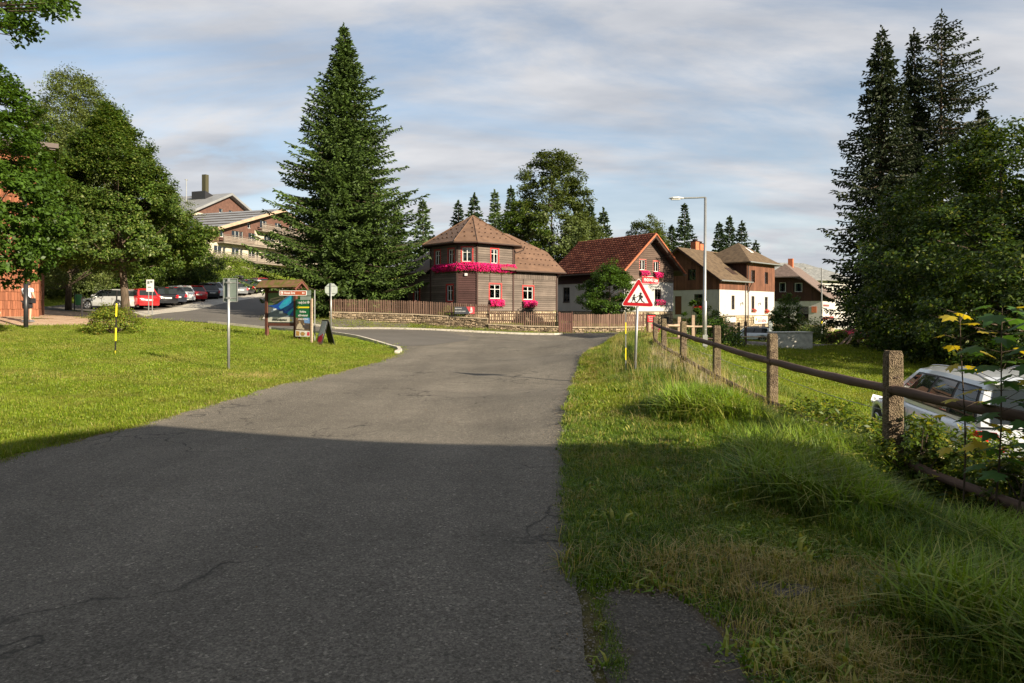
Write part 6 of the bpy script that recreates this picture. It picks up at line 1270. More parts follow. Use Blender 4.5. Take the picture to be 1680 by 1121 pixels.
    ps = thing('sign_post', 'narrow wooden panel behind the pillar carrying a small red notice', 'sign', (x, y+.5, z)); MB().box(-.2,.2,-.03,.03,.0,1.25).build('panel', M['sandstone'], ps); MB().box(-.36,-.2,-.06,.06,-.1,1.4).box(.2,.3,-.06,.06,-.1,1.4).build('post', M['dark_board'], ps)
    MB().box(-.26,.26,-.09,-.05,.86,1.30).build('notice', M['banner_red'], ps); text('UBYTOVÁNÍ', .085, ps, (0,-.095,1.20), M['sign_white']); text('PENZION', .08, ps, (0,-.095,1.07), M['sign_white']); text('ZIMMER FREI', .065, ps, (0,-.095,.95), M['sign_white'])
    f = Face(x-.5, y-.42, 0); fo = thing('flower_pot', 'bright magenta hanging flowers on the stone pillar', 'flowers', (0,0,z+.22)); flowers('pot', fo, f, .3, .85, 0, .5, M['flower'], 41, n0=0, depth=.34, dens=240)
_f = None
def text(s, size, parent, loc, mat, align='CENTER', rx=90, rz=0, name='lettering', ext=.003, squeeze=1.0, shear=0):
    c = bpy.data.curves.new(name, 'FONT'); c.body = s; c.size = size; c.align_x = align; c.align_y = 'CENTER'; c.extrude = ext; c.resolution_u = 2; c.shear = shear; c.offset = size*0.018
    o = bpy.data.objects.new(name, c); COL.objects.link(o); bpy.context.view_layer.update(); dg = bpy.context.evaluated_depsgraph_get(); me = bpy.data.meshes.new_from_object(o.evaluated_get(dg)); bpy.data.objects.remove(o); bpy.data.curves.remove(c)
    me.materials.clear(); me.materials.append(mat); q = bpy.data.objects.new(name, me); COL.objects.link(q); q.location = loc; q.rotation_euler = (math.radians(rx), 0, rz); q.scale = (squeeze, 1, 1); q.parent = parent; return q
garden_wall()
# ---------------------------------------------------------------- signs on the houses
def house_signs():
    o = thing('inn_sign', 'long red sign with white lettering over the lower window of the white house', 'sign', HR.location, HR.rotation_euler.z); z = HRz
    MB().box(2.05, 4.05, -.13, -.06, z(3.83), z(4.42)).build('sign_board', M['banner_red'], o); MB().box(2.02,4.08,-.12,-.05,z(3.80),z(3.83)).box(2.02,4.08,-.12,-.05,z(4.42),z(4.45)).build('sign_frame', M['sign_white'], o)
    text('PENZION', .34, o, (2.68,-.137,z(4.13)), M['sign_white'], squeeze=.62); text('U Lípy', .40, o, (3.55,-.137,z(4.13)), M['sign_white'], squeeze=.8)
    o = thing('cafe_sign', 'white cafe sign with yellow dot and red letters on a stone house base', 'sign', HB.location, HB.rotation_euler.z); z = HBz
    MB().box(8.8, 12.6, -.18, -.10, z(-.1), z(.78)).build('sign_board', M['sign_white'], o); text('KAVÁRNA', .62, o, (11.05,-.19,z(.22)), M['sign_red'], squeeze=.9); text('Domácí', .24, o, (10.6,-.19,z(.62)), M['sign_grey']); MB().tube([(9.3,-.18,z(.42)),(9.3,-.195,z(.42))], .2, 12).build('sun_mark', M['sign_yellow'], o)
    x, y, _ = at(1264, 82); o = thing('menu_board', 'tall dark framed menu board standing at the corner of the brown gabled house', 'sign', (x, y, zpx(545, 82)), .3); MB().box(-.32,.32,-.04,.04,0,1.5).build('frame', M['black_metal'], o); MB().box(-.27,.27,-.055,-.042,.08,1.42).build('sheet', m_plain('chalk_grey_sheet', (.12,.14,.15), .5, var=.5, scale=4), o); MB().box(-.28,-.22,-.02,.02,-.5,0).box(.22,.28,-.02,.02,-.5,0).build('leg', M['black_metal'], o)
    # banner on the picket fence
    a, b = at(746, 47.25), at(779, 47.0); zc = zpx(509.5, 47.1); ang = math.atan2(b[1]-a[1], b[0]-a[0]); w = math.hypot(b[0]-a[0], b[1]-a[1]); o = thing('banner', 'dark banner with red corner and white lettering tied to the picket fence', 'banner', (a[0], a[1], zc-.24), ang)
    MB().box(0, w, -.02, 0, 0, .50).build('sheet', m_plain('anthracite_banner', (.05,.055,.065), .5), o); MB().poly([(w*.58,-.024,.50),(w,-.024,.50),(w,-.024,.0),(w*.78,-.024,.0)], (0,-.003,0)).build('red_field', m_plain('faded_banner_red', (.42,.06,.07), .5, var=.2, scale=9), o)
    MB().poly([(w*.80,-.03,.46),(w*.86,-.03,.46),(w*.90,-.03,.22),(w*.78,-.03,.22)], (0,-.003,0)).poly([(w*.74,-.03,.14),(w*.9,-.03,.2),(w*.88,-.03,.1),(w*.72,-.03,.05)], (0,-.003,0)).build('logo', M['sign_white'], o)
    text('RESTAURACE', .105, o, (.03,-.028,.37), M['sign_white'], 'LEFT', squeeze=.75); text('UBYTOVÁNÍ NA SRNÍ', .105, o, (.03,-.028,.17), M['sign_white'], 'LEFT', squeeze=.72)
house_signs()
# ---------------------------------------------------------------- road signs
def rounded(P, r, n=4):
    out = []
    for i in range(len(P)):
        p, a, b = Vector(P[i]), Vector(P[i-1]), Vector(P[(i+1) % len(P)]); u = (a-p).normalized(); v = (b-p).normalized(); ang = u.angle(v); t = r/math.tan(ang/2); s, e = p+u*t, p+v*t
        for k in range(n+1):
            q = k/n; m = s.lerp(p, q).lerp(p.lerp(e, q), q); out.append(tuple(m))
    return out
def plate(name, P, y, th, mat, parent): return MB().poly([(p[0], y, p[1]) for p in P], (0, th, 0)).build(name, mat, parent)
def warning_sign():
    Y = 15.0; x = (1041-CX)/F*Y; g = h1(x, Y); o = thing('warning_sign', 'triangular red and white children warning sign on a leaning steel pole in tall grass', 'road sign', (x, Y, g-.1), 0, tilt=(0, math.radians(2.2)))
    tz = zpx(455, Y)-g+.1; s = .74; h = s*.866; MB().tube([(0,0,-.3),(0,0,tz-.08)], .030, 12).build('pole', M['metal'], o, smooth=True); MB().tube([(0,0,tz-.08),(0,0,tz-.05)], .032, 12).build('pole_cap', M['black_metal'], o)
    T = lambda k: rounded([(-s/2*k, tz-h/2-h*.167-h*.333*k), (s/2*k, tz-h/2-h*.167-h*.333*k), (0, tz-h/2-h*.167+h*.667*k)][::1], .045*k)
    plate('sign_plate', T(1.0), -.05, .012, M['sign_white'], o); plate('red_border', T(.955), -.053, .004, M['sign_red'], o); 
    inner = rounded([(p[0], p[1]) for p in [(-s/2*.62, tz-h*.667-h*.333*.62),(s/2*.62, tz-h*.667-h*.333*.62),(0, tz-h*.667+h*.667*.62)]], .008); plate('white_field', inner, -.056, .004, M['sign_white'], o)
    cz = tz-h*.667-.135; K = M['sign_black']
    def kid(name, ox, sc_, girl):
        mb = MB(); q = lambda *pp: mb.poly([(ox+a*sc_, -.060, cz+b*sc_) for a, b in pp], (0,.003,0))
        q(*[(.008+.026*math.cos(t*math.pi/5), .205+.026*math.sin(t*math.pi/5)) for t in range(10)])
        if girl: q((-.018,.175),(.02,.175),(.05,.075),(-.045,.075)); q((.012,.24),(.05,.232),(.0,.225)); q((-.03,.08),(-.008,.08),(-.03,.04),(-.055,.0),(-.07,.008),(-.048,.04)); q((.015,.08),(.04,.08),(.05,.035),(.085,.012),(.08,-.002),(.03,.025)); q((-.018,.17),(-.012,.155),(-.06,.115),(-.068,.125)); q((.02,.17),(.015,.155),(.075,.135),(.078,.148))
        else: q((-.025,.178),(.022,.178),(.03,.09),(-.022,.09)); q((-.022,.095),(.008,.095),(-.02,.045),(-.06,.0),(-.078,.01),(-.045,.05)); q((.0,.095),(.03,.095),(.055,.045),(.10,.02),(.094,.004),(.035,.032)); q((-.02,.172),(-.015,.155),(-.075,.12),(-.082,.132)); q((.02,.165),(.055,.16),(.06,.11),(.025,.11))
        mb.build(name, K, o)
    kid('pictogram_girl', -.095, .78, True); kid('pictogram_boy', .045, 1.0, False)
    MB().box(-.05,.05,-.04,.02,tz-.5,tz-.46).box(-.05,.05,-.04,.02,tz-.26,tz-.22).build('clamp', M['metal'], o)
    # thin snow marker stick beside it
    Y = 14.6; x = (1026.5-CX)/F*Y; g = h1(x, Y); o = thing('snow_stick', 'thin yellow and grey marker stick beside the warning sign', 'marker pole', (x, Y, g)); tz = zpx(512, Y)-g
    for k, (a, b, m) in enumerate([(0,.42,'metal'),(.42,.68,'sign_yellow'),(.68,.98,'metal'),(.98,1.22,'sign_yellow'),(1.22,tz,'metal')]): MB().tube([(0,0,a),(0,0,b)], .011, 6).build('band', M[m], o)
def small_signs():
    Y = 18.1; x = (375-CX)/F*Y; g = h1(x, Y); o = thing('road_sign', 'back of a tall rectangular road sign on a grey pole on the left lawn', 'road sign', (x, Y, g-.05)); tz = zpx(457, Y)-g+.05
    MB().tube([(0,0,-.2),(.0,0,tz)], .036, 12).build('pole', M['metal'], o, smooth=True); MB().box(-.155,.225,.045,.055,tz-.62,tz+.0).build('sign_plate', M['sign_grey'], o); MB().box(-.158,-.14,.025,.05,tz-.62,tz).box(.21,.228,.025,.05,tz-.62,tz).box(-.15,.22,.025,.05,tz-.625,tz-.605).box(-.15,.22,.025,.05,tz-.015,tz+.005).build('rim', M['metal'], o)
    MB().box(-.12,.19,.03,.045,tz-.12,tz-.095).box(-.12,.19,.03,.045,tz-.53,tz-.505).box(-.045,.045,-.045,.03,tz-.13,tz-.085).box(-.045,.045,-.045,.03,tz-.54,tz-.495).build('clamp', M['metal'], o)
    Y = 34.0; x = (543-CX)/F*Y; g = h1(x, Y); o = thing('stop_sign', 'octagonal sign seen from its bare back beside the side road', 'road sign', (x, Y, g)); c = zpx(475.5, Y)-g; rr = .335
    MB().tube([(0,0,-.2),(0,0,c+rr)], .035, 10).build('pole', M['metal'], o, smooth=True); plate('sign_plate', [(rr*math.cos(math.pi/8+k*math.pi/4), c+rr*math.sin(math.pi/8+k*math.pi/4)) for k in range(8)], .045, .01, M['sign_back'], o)
    MB().box(-.22,.22,.03,.045,c+.17,c+.2).box(-.22,.22,.03,.045,c-.2,c-.17).build('clamp', M['metal'], o)
    # white sign on two legs before the cars
    Y = 46.5; x = (246.5-CX)/F*Y; g = zpx(513, Y); o = thing('parking_sign', 'white rectangular board on two thin legs in front of the parked cars', 'road sign', (x, Y, g)); tz = zpx(459, Y)-g
    for sx in (-.11, .14): MB().tube([(sx,0,-.3),(sx,0,tz-.5)], .035, 8).build('leg', M['metal'], o)
    MB().box(-.24,.26,-.05,-.02,tz-.82,tz).build('sign_plate', M['sign_white'], o); MB().box(-.17,-.02,-.056,-.051,tz-.3,tz-.1).box(.02,.18,-.056,-.051,tz-.22,tz-.08).box(-.15,.1,-.056,-.051,tz-.55,tz-.48).build('print', M['sign_grey'], o)
    # striped pole
    Y = 21.0; x = (189-CX)/F*Y; g = h1(x, Y); o = thing('snow_pole', 'black and yellow striped snow pole on the left lawn', 'marker pole', (x, Y, g), tilt=(0, math.radians(1.5))); tz = zpx(477, Y)-g; e = [0, .10, .40, .80, 1.15, 1.55, tz]
    for k in range(6): MB().tube([(0,0,e[k]),(0,0,e[k+1])], .022 if k else .014, 8).build('band', M['sign_yellow'] if k % 2 == 0 and k else (M['sign_yellow'] if k == 0 else M['sign_black']), o)
    for b in o.children: pass
    # black lamp post before the person
    Y = 28.0; x = (42.5-CX)/F*Y; g = h1(x, Y); o = thing('lamp_post', 'slim black lamp post in front of the standing person', 'lamp post', (x, Y, g)); MB().tube([(0,0,-.1),(0,0,1.9)], .085, 12).tube([(0,0,1.9),(0,0,5.2)], .05, 10).build('post', M['black_metal'], o, smooth=True); MB().tube([(0,0,5.2),(0,0,5.45),(0,0,5.6)], [.12,.26,.05], 12).build('lamp_head', M['black_metal'], o)
    Y = 36.0; x = (134.5-CX)/F*Y; g = h1(x, Y); o = thing('bollard', 'short black bollard with bent top beside the path', 'bollard', (x, Y, g)); MB().tube([(0,0,-.1),(0,0,.95),(.03,0,1.03),(.14,0,1.05)], .05, 8).build('post', M['black_metal'], o)
    x, Y = (127.5-CX)/F*47, 47.0; g = h1(x, Y); o = thing('litter_bin', 'green litter bin on a post on the grass slope', 'litter bin', (x, Y, g)); MB().tube([(-.22,0,-.1),(-.22,0,1.3)], .035, 8).build('post', M['black_metal'], o); MB().tube([(0.05,0,.42),(0.05,0,.5),(0.05,0,1.1),(.05,0,1.15)], [.17,.2,.215,.2], 14).build('bin', m_plain('green_bin_paint', (.06,.22,.08), .5), o, smooth=False); MB().tube([(.05,0,1.15),(.05,0,1.18)], .21, 12).build('rim', M['sign_grey'], o)
    # street lamp
    Y = 27.0; x = (1156-CX)/F*Y; g = h1(x, Y); o = thing('street_lamp', 'tall grey street lamp with a long arm and flat lantern in front of the houses', 'street lamp', (x, Y, g)); tz = zpx(324, Y)-g
    MB().tube([(0,0,-.3),(0,0,2.1),(0,0,2.15),(0.03,0,tz)], [.088,.088,.062,.05], 14).build('pole', M['metal'], o, smooth=True); MB().tube([(.03,0,tz),(-.3,0,tz-.015),(-.85,0,tz-.03)], .032, 8).build('arm', M['metal'], o)
    hd = MB(); ring = []
    for t, w, a, b in ((0,.03,.0,.02),(.06,.09,-.03,.05),(.25,.13,-.04,.075),(.45,.13,-.04,.06),(.55,.06,-.02,.035),(.6,.02,0,.01)):
        ring.append([(-.82-t, w*math.cos(k*math.pi/4), tz-.04+(b if math.sin(k*math.pi/4) > 0 else -a)*math.sin(k*math.pi/4)) for k in range(8)])
    for i in range(5): hd.add(ring[i]+ring[i+1], [(k, (k+1) % 8, 8+(k+1) % 8, 8+k) for k in range(8)])
    hd.build('lantern', m_plain('lantern_grey', (.45,.46,.46), .4), o, smooth=True); MB().box(-1.32,-.98,-.08,.08,tz-.1,tz-.06).build('lens', M['sign_white'], o); MB().box(-.095,.095,-.095,-.06,.35,.8).build('service_door', M['metal'], o); MB().tube([(0,0,1.0),(0,0,1.03)], .09, 12).build('band', M['metal'], o)
    # far street lamp
    Y = 62; x = (1348-CX)/F*Y; g = zpx(545, Y); o = thing('street_lamp', 'far street lamp with thin arm beside the half hipped house', 'street lamp', (x, Y, g)); tz = zpx(440, Y)-g; MB().tube([(0,0,-.5),(0,0,tz)], [.07,.05], 8).build('pole', M['metal'], o); MB().tube([(0,0,tz),(-.9,0,tz+.02)], .03, 6).build('arm', M['metal'], o); MB().box(-1.5,-.85,-.1,.1,tz-.06,tz+.04).build('lantern', M['metal'], o); MB().tube([(0,0,.75),(0,0,1.0)], .09, 8).build('yellow_band', M['sign_yellow'], o)
warning_sign(); small_signs()
# ---------------------------------------------------------------- information boards
def info_boards():
    Y = 29.0; x = (438-CX)/F*Y; g = h1(x, Y); w = (487-438)/F*Y*1.22; ang = math.radians(-24); o = thing('notice_board', 'roofed red brown notice board with a blue poster on the left lawn', 'notice board', (x, Y, g), ang); tz = zpx(461, Y)-g; Wd = w
    for sx in (0, Wd): MB().box(sx-.06, sx+.06, -.06, .06, -.2, tz-.28).build('post', M['board_frame'], o)
    MB().box(.06, Wd-.06, -.03, .03, .48, .60).build('lower_beam', M['board_frame'], o); MB().box(.06, Wd-.06, -.03, .03, tz-.52, tz-.42).build('upper_beam', M['board_frame'], o); MB().box(.06, Wd-.06, .0, .02, .6, tz-.42).build('backing', M['sign_grey'], o)
    z0, z1 = .64, tz-.5; H_ = z1-z0; X = lambda t: .08+(Wd-.16)*t; Z = lambda t: z0+H_*t; c = [(.10,.11,.115),(.03,.25,.42),(.01,.06,.30),(.02,.13,.36),(.5,.5,.44),(.11,.10,.08),(.08,.13,.05),(.13,.16,.2),(.30,.25,.18),(.62,.7,.75),(.02,.32,.45)]
    ms = [m_plain('poster_ink_%s' % n, q, .35, var=.12, scale=14) for n, q in zip('grey sky navy blue cream dark green steel tan pale cyan'.split(), c)]; pm = MB()
    pl = lambda pts, k, mi: pm.poly([(X(a), -.010-.002*k, Z(b)) for a, b in pts], (0,.002,0), mi)
    pl([(0,0),(1,0),(1,1),(0,1)], 0, 0); pl([(0,.58),(.62,.58),(.62,1),(0,1)], 1, 6); pl([(.1,.8),(.6,.9),(.62,.78),(.3,.7),(.05,.72)], 2, 8); pl([(.12,.76),(.55,.84),(.58,.8),(.15,.71)], 3, 5); pl([(.15,.72),(.52,.79),(.54,.75),(.18,.67)], 4, 8); pl([(.2,.6),(.28,.6),(.28,.72),(.2,.70)], 3, 5); pl([(.4,.6),(.46,.6),(.46,.74),(.4,.73)], 3, 5)
    pl([(.0,.55),(.35,.6),(.6,.75),(1,.98),(1,.2),(.8,.25),(.45,.4),(.2,.5)], 5, 2); pl([(.42,.52),(.62,.74),(1,.96),(1,.72),(.7,.52),(.5,.42)], 6, 1); pl([(.55,.56),(.7,.74),(1,.9),(1,.84),(.72,.62)], 7, 10); pl([(.6,.44),(1,.66),(1,.56),(.68,.37)], 7, 3); pl([(.74,.3),(1,.5),(1,.42),(.82,.22)], 7, 10); pl([(.2,.44),(.32,.46),(.33,.42),(.22,.39)], 7, 9); pl([(.44,.36),(.58,.38),(.58,.3),(.44,.29)], 7, 9)
    pl([(0,0),(1,0),(1,.17),(0,.17)], 8, 4); pl([(0,.17),(.2,.5),(.45,.38),(.8,.22),(.8,.17)], 4, 7); pm.build('poster', ms, o); text('www.hotelysrni.cz', .125, o, (X(.46), -.032, Z(.08)), M['sign_black'], squeeze=.85); MB().tube([(X(.9),-.028,Z(.07)),(X(.9),-.031,Z(.07))], .045, 10).build('logo', M['sign_yellow'], o)
    rf = [(-.32, .38), (Wd+.42, .38)]; e, t = tz-.32, tz
    for sgn in (-1, 1): 
        for k in range(6):
            a0, a1 = k/6, (k+1)/6; MB().poly([(-.30, sgn*.40*(1-a0), e+(t-e)*a0+.02), (Wd+.34, sgn*.40*(1-a0), e+(t-e)*a0+.02), (Wd+.34, sgn*.40*(1-a1-.02), e+(t-e)*(a1+.02)), (-.30, sgn*.40*(1-a1-.02), e+(t-e)*(a1+.02))], (0,0,.022)).build('roof_board', M['mossy'], o)
    br = MB()
    for xx in (Wd+.30, -.29): br.poly([(xx,-.42,e-.05),(xx,0,t-.02),(xx,0,t-.13),(xx,-.36,e-.10)], (.04,0,0)).poly([(xx,.42,e-.05),(xx,0,t-.02),(xx,0,t-.13),(xx,.36,e-.10)], (.04,0,0))
    br.build('bargeboard', M['board_frame'], o); MB().box(Wd-.03,Wd+.3,-.03,.03,tz-.34,tz-.26).box(-.28,.03,-.03,.03,tz-.34,tz-.26).box(Wd-.05,Wd+.05,-.34,.34,tz-.36,tz-.28).build('bracket', M['board_frame'], o)
    # tall green advertising panel
    Y = 28.2; x = (485-CX)/F*Y; g = h1(x, Y)+.05; w = (510-485)/F*Y*1.2; o = thing('advertising_panel', 'tall green hotel panel with yellow arrow and food pictures beside the notice board', 'advertising panel', (x, Y, g), math.radians(-24)); tz = zpx(491, Y)-g
    MB().box(0, w, 0, .03, .1, tz).build('panel', M['sign_green'], o); MB().box(w+.03, w+.10, -.02, .05, -.15, tz+.02).build('pale_post', M['rail_light'], o); MB().box(.1,.16,.03,.09,-.15,tz).build('post', M['board_frame'], o)
    pc = [(.30,.22,.13),(.10,.07,.05),(.20,.11,.06),(.14,.26,.5),(.42,.36,.27),(.06,.05,.05),(.45,.05,.07),(.6,.58,.53),(.35,.2,.06)]; ms = [m_plain('photo_ink_%s' % n, q, .4, var=.35, scale=22) for n, q in zip('skin brown copper blue sand black berry plate stew'.split(), pc)]; pm = MB(); hp = (tz-.1)*.5
    pl = lambda pts, k, mi: pm.poly([(w*a, -.004-.002*k, .1+hp*b) for a, b in pts], (0,.002,0), mi)
    pl([(0,0),(1,0),(1,1),(0,1)], 0, 1); pl([(.62,.72),(1,.7),(1,1),(.55,1)], 1, 3); pl([(.1,.85),(.4,.9),(.5,1),(0,1)], 1, 2); pl([(.05,.4),(.12,.62),(.3,.75),(.45,.6),(.62,.42),(.6,.36)], 2, 4); pl([(.45,.52),(.6,.7),(.95,.6),(.95,.42),(.6,.4)], 2, 5); pl([(.2,.78),(.3,.84),(.36,.74),(.26,.7)], 3, 0); pl([(.52,.66),(.62,.7),(.6,.6)], 3, 0); pl([(0,0),(1,0),(1,.3),(0,.33)], 3, 7); pl([(.04,.03),(.28,.03),(.28,.27),(.04,.3)], 4, 8)
    pl([(.5+.17*math.cos(k*math.pi/6), .14+.115*math.sin(k*math.pi/6)) for k in range(12)], 4, 0); pl([(.5+.12*math.cos(k*math.pi/6), .14+.08*math.sin(k*math.pi/6)) for k in range(12)], 5, 8); pl([(.78,.05),(.97,.05),(.97,.24),(.82,.25)], 4, 6); pm.build('food_pictures', ms, o)
    text('Hotely Srní', .15, o, (w*.42,-.006,tz-.14), M['sign_white'], squeeze=.70); MB().tube([(w*.88,-.004,tz-.13),(w*.88,-.006,tz-.13)], .06, 12).build('emblem', M['sign_white'], o)
    MB().poly([(w*.06,-.006,tz-.34),(w*.2,-.006,tz-.27),(w*.2,-.006,tz-.31),(w*.94,-.006,tz-.31),(w*.94,-.006,tz-.37),(w*.2,-.006,tz-.37),(w*.2,-.006,tz-.41)], (0,.003,0)).build('arrow', M['sign_yellow'], o)
    for k, t_ in enumerate(['Navštivte', 'naši restauraci', 's letní terasou']): text(t_, .125, o, (w*.5,-.006,tz-.52-.15*k), M['sign_white'], squeeze=.68)
    # brown direction sign with its grey neighbours
    Y = 27.6; x = (458-CX)/F*Y; w = (503.5-458)/F*Y; zc = zpx(481, Y); o = thing('direction_sign', 'brown arrow sign to the hotel fixed across the notice board', 'direction sign', (x, Y, zc), math.radians(-2)); hh = .20
    MB().poly([(p[0], 0, p[1]) for p in rounded([(0,-hh/2),(w,-hh/2),(w,hh/2),(0,hh/2)], .03)], (0,.02,0)).build('sign_plate', M['sign_white'], o); MB().box(.02,w-.02,-.004,.0,-hh/2+.018,hh/2-.018).build('brown_field', M['sign_brown'], o)
    text('Hotel Srní', .135, o, (.20,-.007,0), M['sign_white'], 'LEFT', squeeze=.8); MB().poly([(.06,-.007,-.055),(.16,-.007,-.055),(.16,-.007,.055),(.06,-.007,.055)], (0,.002,0)).build('bed_symbol', M['sign_white'], o); MB().box(.075,.145,-.011,-.007,-.02,.0).box(.08,.10,-.011,-.007,.0,.03).build('symbol_mark', M['sign_brown'], o)
    MB().poly([(w-.19,-.007,0),(w-.14,-.007,.04),(w-.14,-.007,.012),(w-.06,-.007,.012),(w-.06,-.007,-.012),(w-.14,-.007,-.012),(w-.14,-.007,-.04)], (0,.002,0)).build('arrow', M['sign_white'], o)
    MB().tube([(w+.02,.95,-(zc-h1(x+w, Y))-.1),(w+.02,.95,.14)], .03, 8).build('post', M['metal'], o); MB().box(w+.0, w+.17, .02, .035, -.10, .11).build('back_plate', M['sign_grey'], o); MB().box(w-.27, w+.17, .02, .035, -.28, -.13).build('back_plate', M['sign_grey'], o)
    # A-frame
    Y = 28.0; x = (534-CX)/F*Y; g = h1(x, Y); o = thing('a_board', 'black folding pavement board with pale text sheet and red flower picture', 'a-board', (x, Y, g), math.radians(-48)); hgt = 1.02
    fr = MB(); fr.poly([(-.26,-.30,.02),(.26,-.30,.02),(.26,-.02,hgt),(-.26,-.02,hgt)], (0,.025,.006)); fr.build('front_panel', M['sign_black'], o); MB().poly([(-.26,.30,.0),(.26,.30,.0),(.26,.03,hgt-.02),(-.26,.03,hgt-.02)], (0,-.025,.006)).build('rear_panel', M['sign_black'], o)
    L_ = lambda t, xx: (xx, -.30+.28*t-.006, .02+(hgt-.02)*t+.0)
    MB().poly([L_(.34,-.22), L_(.34,.22), L_(.96,.22), L_(.96,-.22)], (0,-.003,0)).build('text_sheet', m_plain('sheet_print', (.42,.45,.46), .5, var=.35, scale=30), o)
    MB().poly([L_(.04,-.22), L_(.04,.22), L_(.34,.22), L_(.34,-.22)], (0,-.003,0)).build('sheet_foot', m_plain('rosy_print', (.25,.10,.10), .5, var=.4, scale=20), o)
    MB().poly([tuple(Vector(L_(.24+.15*math.sin(k*math.pi/5), .02+.17*math.cos(k*math.pi/5)))+Vector((0,-.004,0))) for k in range(10)], (0,-.002,0)).poly([tuple(Vector(L_(.40+.05*math.sin(k*math.pi/4), .12+.06*math.cos(k*math.pi/4)))+Vector((0,-.005,0))) for k in range(8)], (0,-.002,0)).build('flower_print', m_plain('red_flower_print', (.55,.02,.06), .5, var=.35, scale=30), o)
info_boards()
# ---------------------------------------------------------------- post and rail fence
def rail_fence():
    r = random.Random(3); PT = [(1950,4.25,.0),(1465,7.3,.0),(1267,10.35,.13),(1176,13.4,.16),(1121,16.5,.3),(1089,19.6,.42),(1075,22.6,.52)]
    tops = [zpx(640,4.25), 1.21, 1.285, 1.335, 1.365, 1.39, 1.42]; tops[0] = 1.15
    Z0 = PT[1]; ox = (Z0[0]-CX)/F*Z0[1]; root = thing('post_and_rail_fence', 'fence of rough concrete posts and round weathered rails running along the right verge', 'fence', (ox, Z0[1], 0)); pos = []
    for i, ((px, Y, g), tz) in enumerate(zip(PT, tops)):
        x = (px-CX)/F*Y; w = .088 if i < 2 else .072; q = MB(); b = g-.45; rot = math.radians([0,-6,4,-3,5,0,3][i]); c, s = math.cos(rot), math.sin(rot); P = lambda u, v, z: (x-ox+u*c-v*s, Y-Z0[1]+u*s+v*c, z); lev = [(b,1.0),(g+.3,.99),(tz-.32,.96),(tz-.05,.93),(tz,.80)]; vs = []; fs = []
        for k, (z, kf) in enumerate(lev): vs += [P(sx*w*kf, sy*w*.8*kf, z+r.uniform(-.004,.004)) for sx, sy in ((-1,-.8),(-.8,-1),(.8,-1),(1,-.8),(1,.8),(.8,1),(-.8,1),(-1,.8))]
        for k in range(len(lev)-1): fs += [(k*8+j, k*8+(j+1)%8, k*8+8+(j+1)%8, k*8+8+j) for j in range(8)]
        fs.append(tuple(len(lev)*8-8+j for j in range(8))); q.add(vs, fs); q.build('post', M['post'], root); pos.append((x-ox, Y-Z0[1], g, tz))
        for zz in (tz-.28, g+.42): 
            MB().tube([P(w*1.05*math.cos(t*math.pi/4), w*.86*math.sin(t*math.pi/4), zz+.01*math.sin(t)) for t in range(9)], .006, 4, cap=False).build('wire_tie', M['gutter'], root)
    rz = [.79,.80,.87,.965,1.06,1.13,1.18]; rl = [.05,.07,.24,.35,.50,.60,.66]
    for (rr, zz, dia) in ((rz, 0, .052), (rl, 1, .048)):
        for i in range(len(pos)-1):
            a, b = pos[i], pos[i+1]; A = Vector((a[0]-.10*0+.0, a[1]+.0, rr[i])); B = Vector((b[0], b[1], rr[i+1])); off = Vector((-.035, 0, 0)); pts = [A.lerp(B, t/8)+off+Vector((.006*math.sin(t*2+i), 0, -.015*math.sin(math.pi*t/8)+.004*math.sin(t*3))) for t in range(-1, 10)]
            pts = [p-(B-A)*0 for p in pts]; pts[0] = A+(A-B).normalized()*.12+off; pts[-1] = B+(B-A).normalized()*.12+off
            if zz == 1: pts = [p+Vector((.012,0,0)) for p in pts]
            ro = MB().tube(pts, [dia*(1+.08*math.sin(t*1.7+i*2)) for t in range(11)], 10).build('rail', M['rail'], root, smooth=True)
    # sagging wire
    wm = MB()
    for i in range(1, 4):
        a, b = pos[i], pos[i+1]; wm.tube([(a[0]+(b[0]-a[0])*t/8, a[1]+(b[1]-a[1])*t/8, (a[2]+.55)+(b[2]-a[2])*t/8-.04*math.sin(math.pi*t/8)) for t in range(9)], .004, 4)
    wm.build('wire', M['metal'], root)
    # light rails running off to the right from the far end
    D = [(1089,23.5,.95),(1137,31,.45),(1184,34,.0)]; G0 = at(1112,26); root = thing('post_and_rail_fence', 'short fence of pale square posts and thin rails beyond the verge fence', 'fence', (G0[0], G0[1], 0)); S = [(1114,26.5,520,558),(1137,29,517,538),(1184,34,521,562),(1212,40,529,560),(1223,42,523,566)]; PP = []
    for px, Y, ty, by in S[:4]:
        x = (px-CX)/F*Y; zt, zb = zpx(ty, Y), zpx(by, Y)-.2; MB().box(x-G0[0]-.06, x-G0[0]+.06, Y-G0[1]-.06, Y-G0[1]+.06, zb-.3, zt).build('post', M['rail_light'] if px < 1150 else M['rail'], root); PP.append((x-G0[0], Y-G0[1]))
    A = at(1078, 23); 
    def rl_(p, q, mat, rad=.04): MB().tube([p, q], rad, 6).build('rail', mat, root)
    L3 = lambda px, py, Y: ((px-CX)/F*Y-G0[0], Y-G0[1], zpx(py, Y))
    rl_(L3(1080,538,23.5), L3(1114,533,26.5), M['rail_light']); rl_(L3(1095,534,24.5), L3(1137,536,29), M['rail_light']); rl_(L3(1137,536,29), L3(1184,536,34), M['rail_light']); rl_(L3(1184,536,34), L3(1262,537,44), M['rail_light'], .035); rl_(L3(1184,552.5,34), L3(1262,553,44), M['rail_light'], .035); rl_(L3(1095,555,24.5), L3(1184,556,34), M['rail'], .035)
    x, Y = at(1223,44)[:2]; o = thing('utility_pole', 'thin dark pole standing in front of the small off road car', 'pole', (x, Y, zpx(567,44)-.2)); MB().tube([(0,0,0),(0,0,1.75)], .09, 8).tube([(0,0,1.75),(0,0,4.2)], .035, 8).build('pole', M['rail'], o)
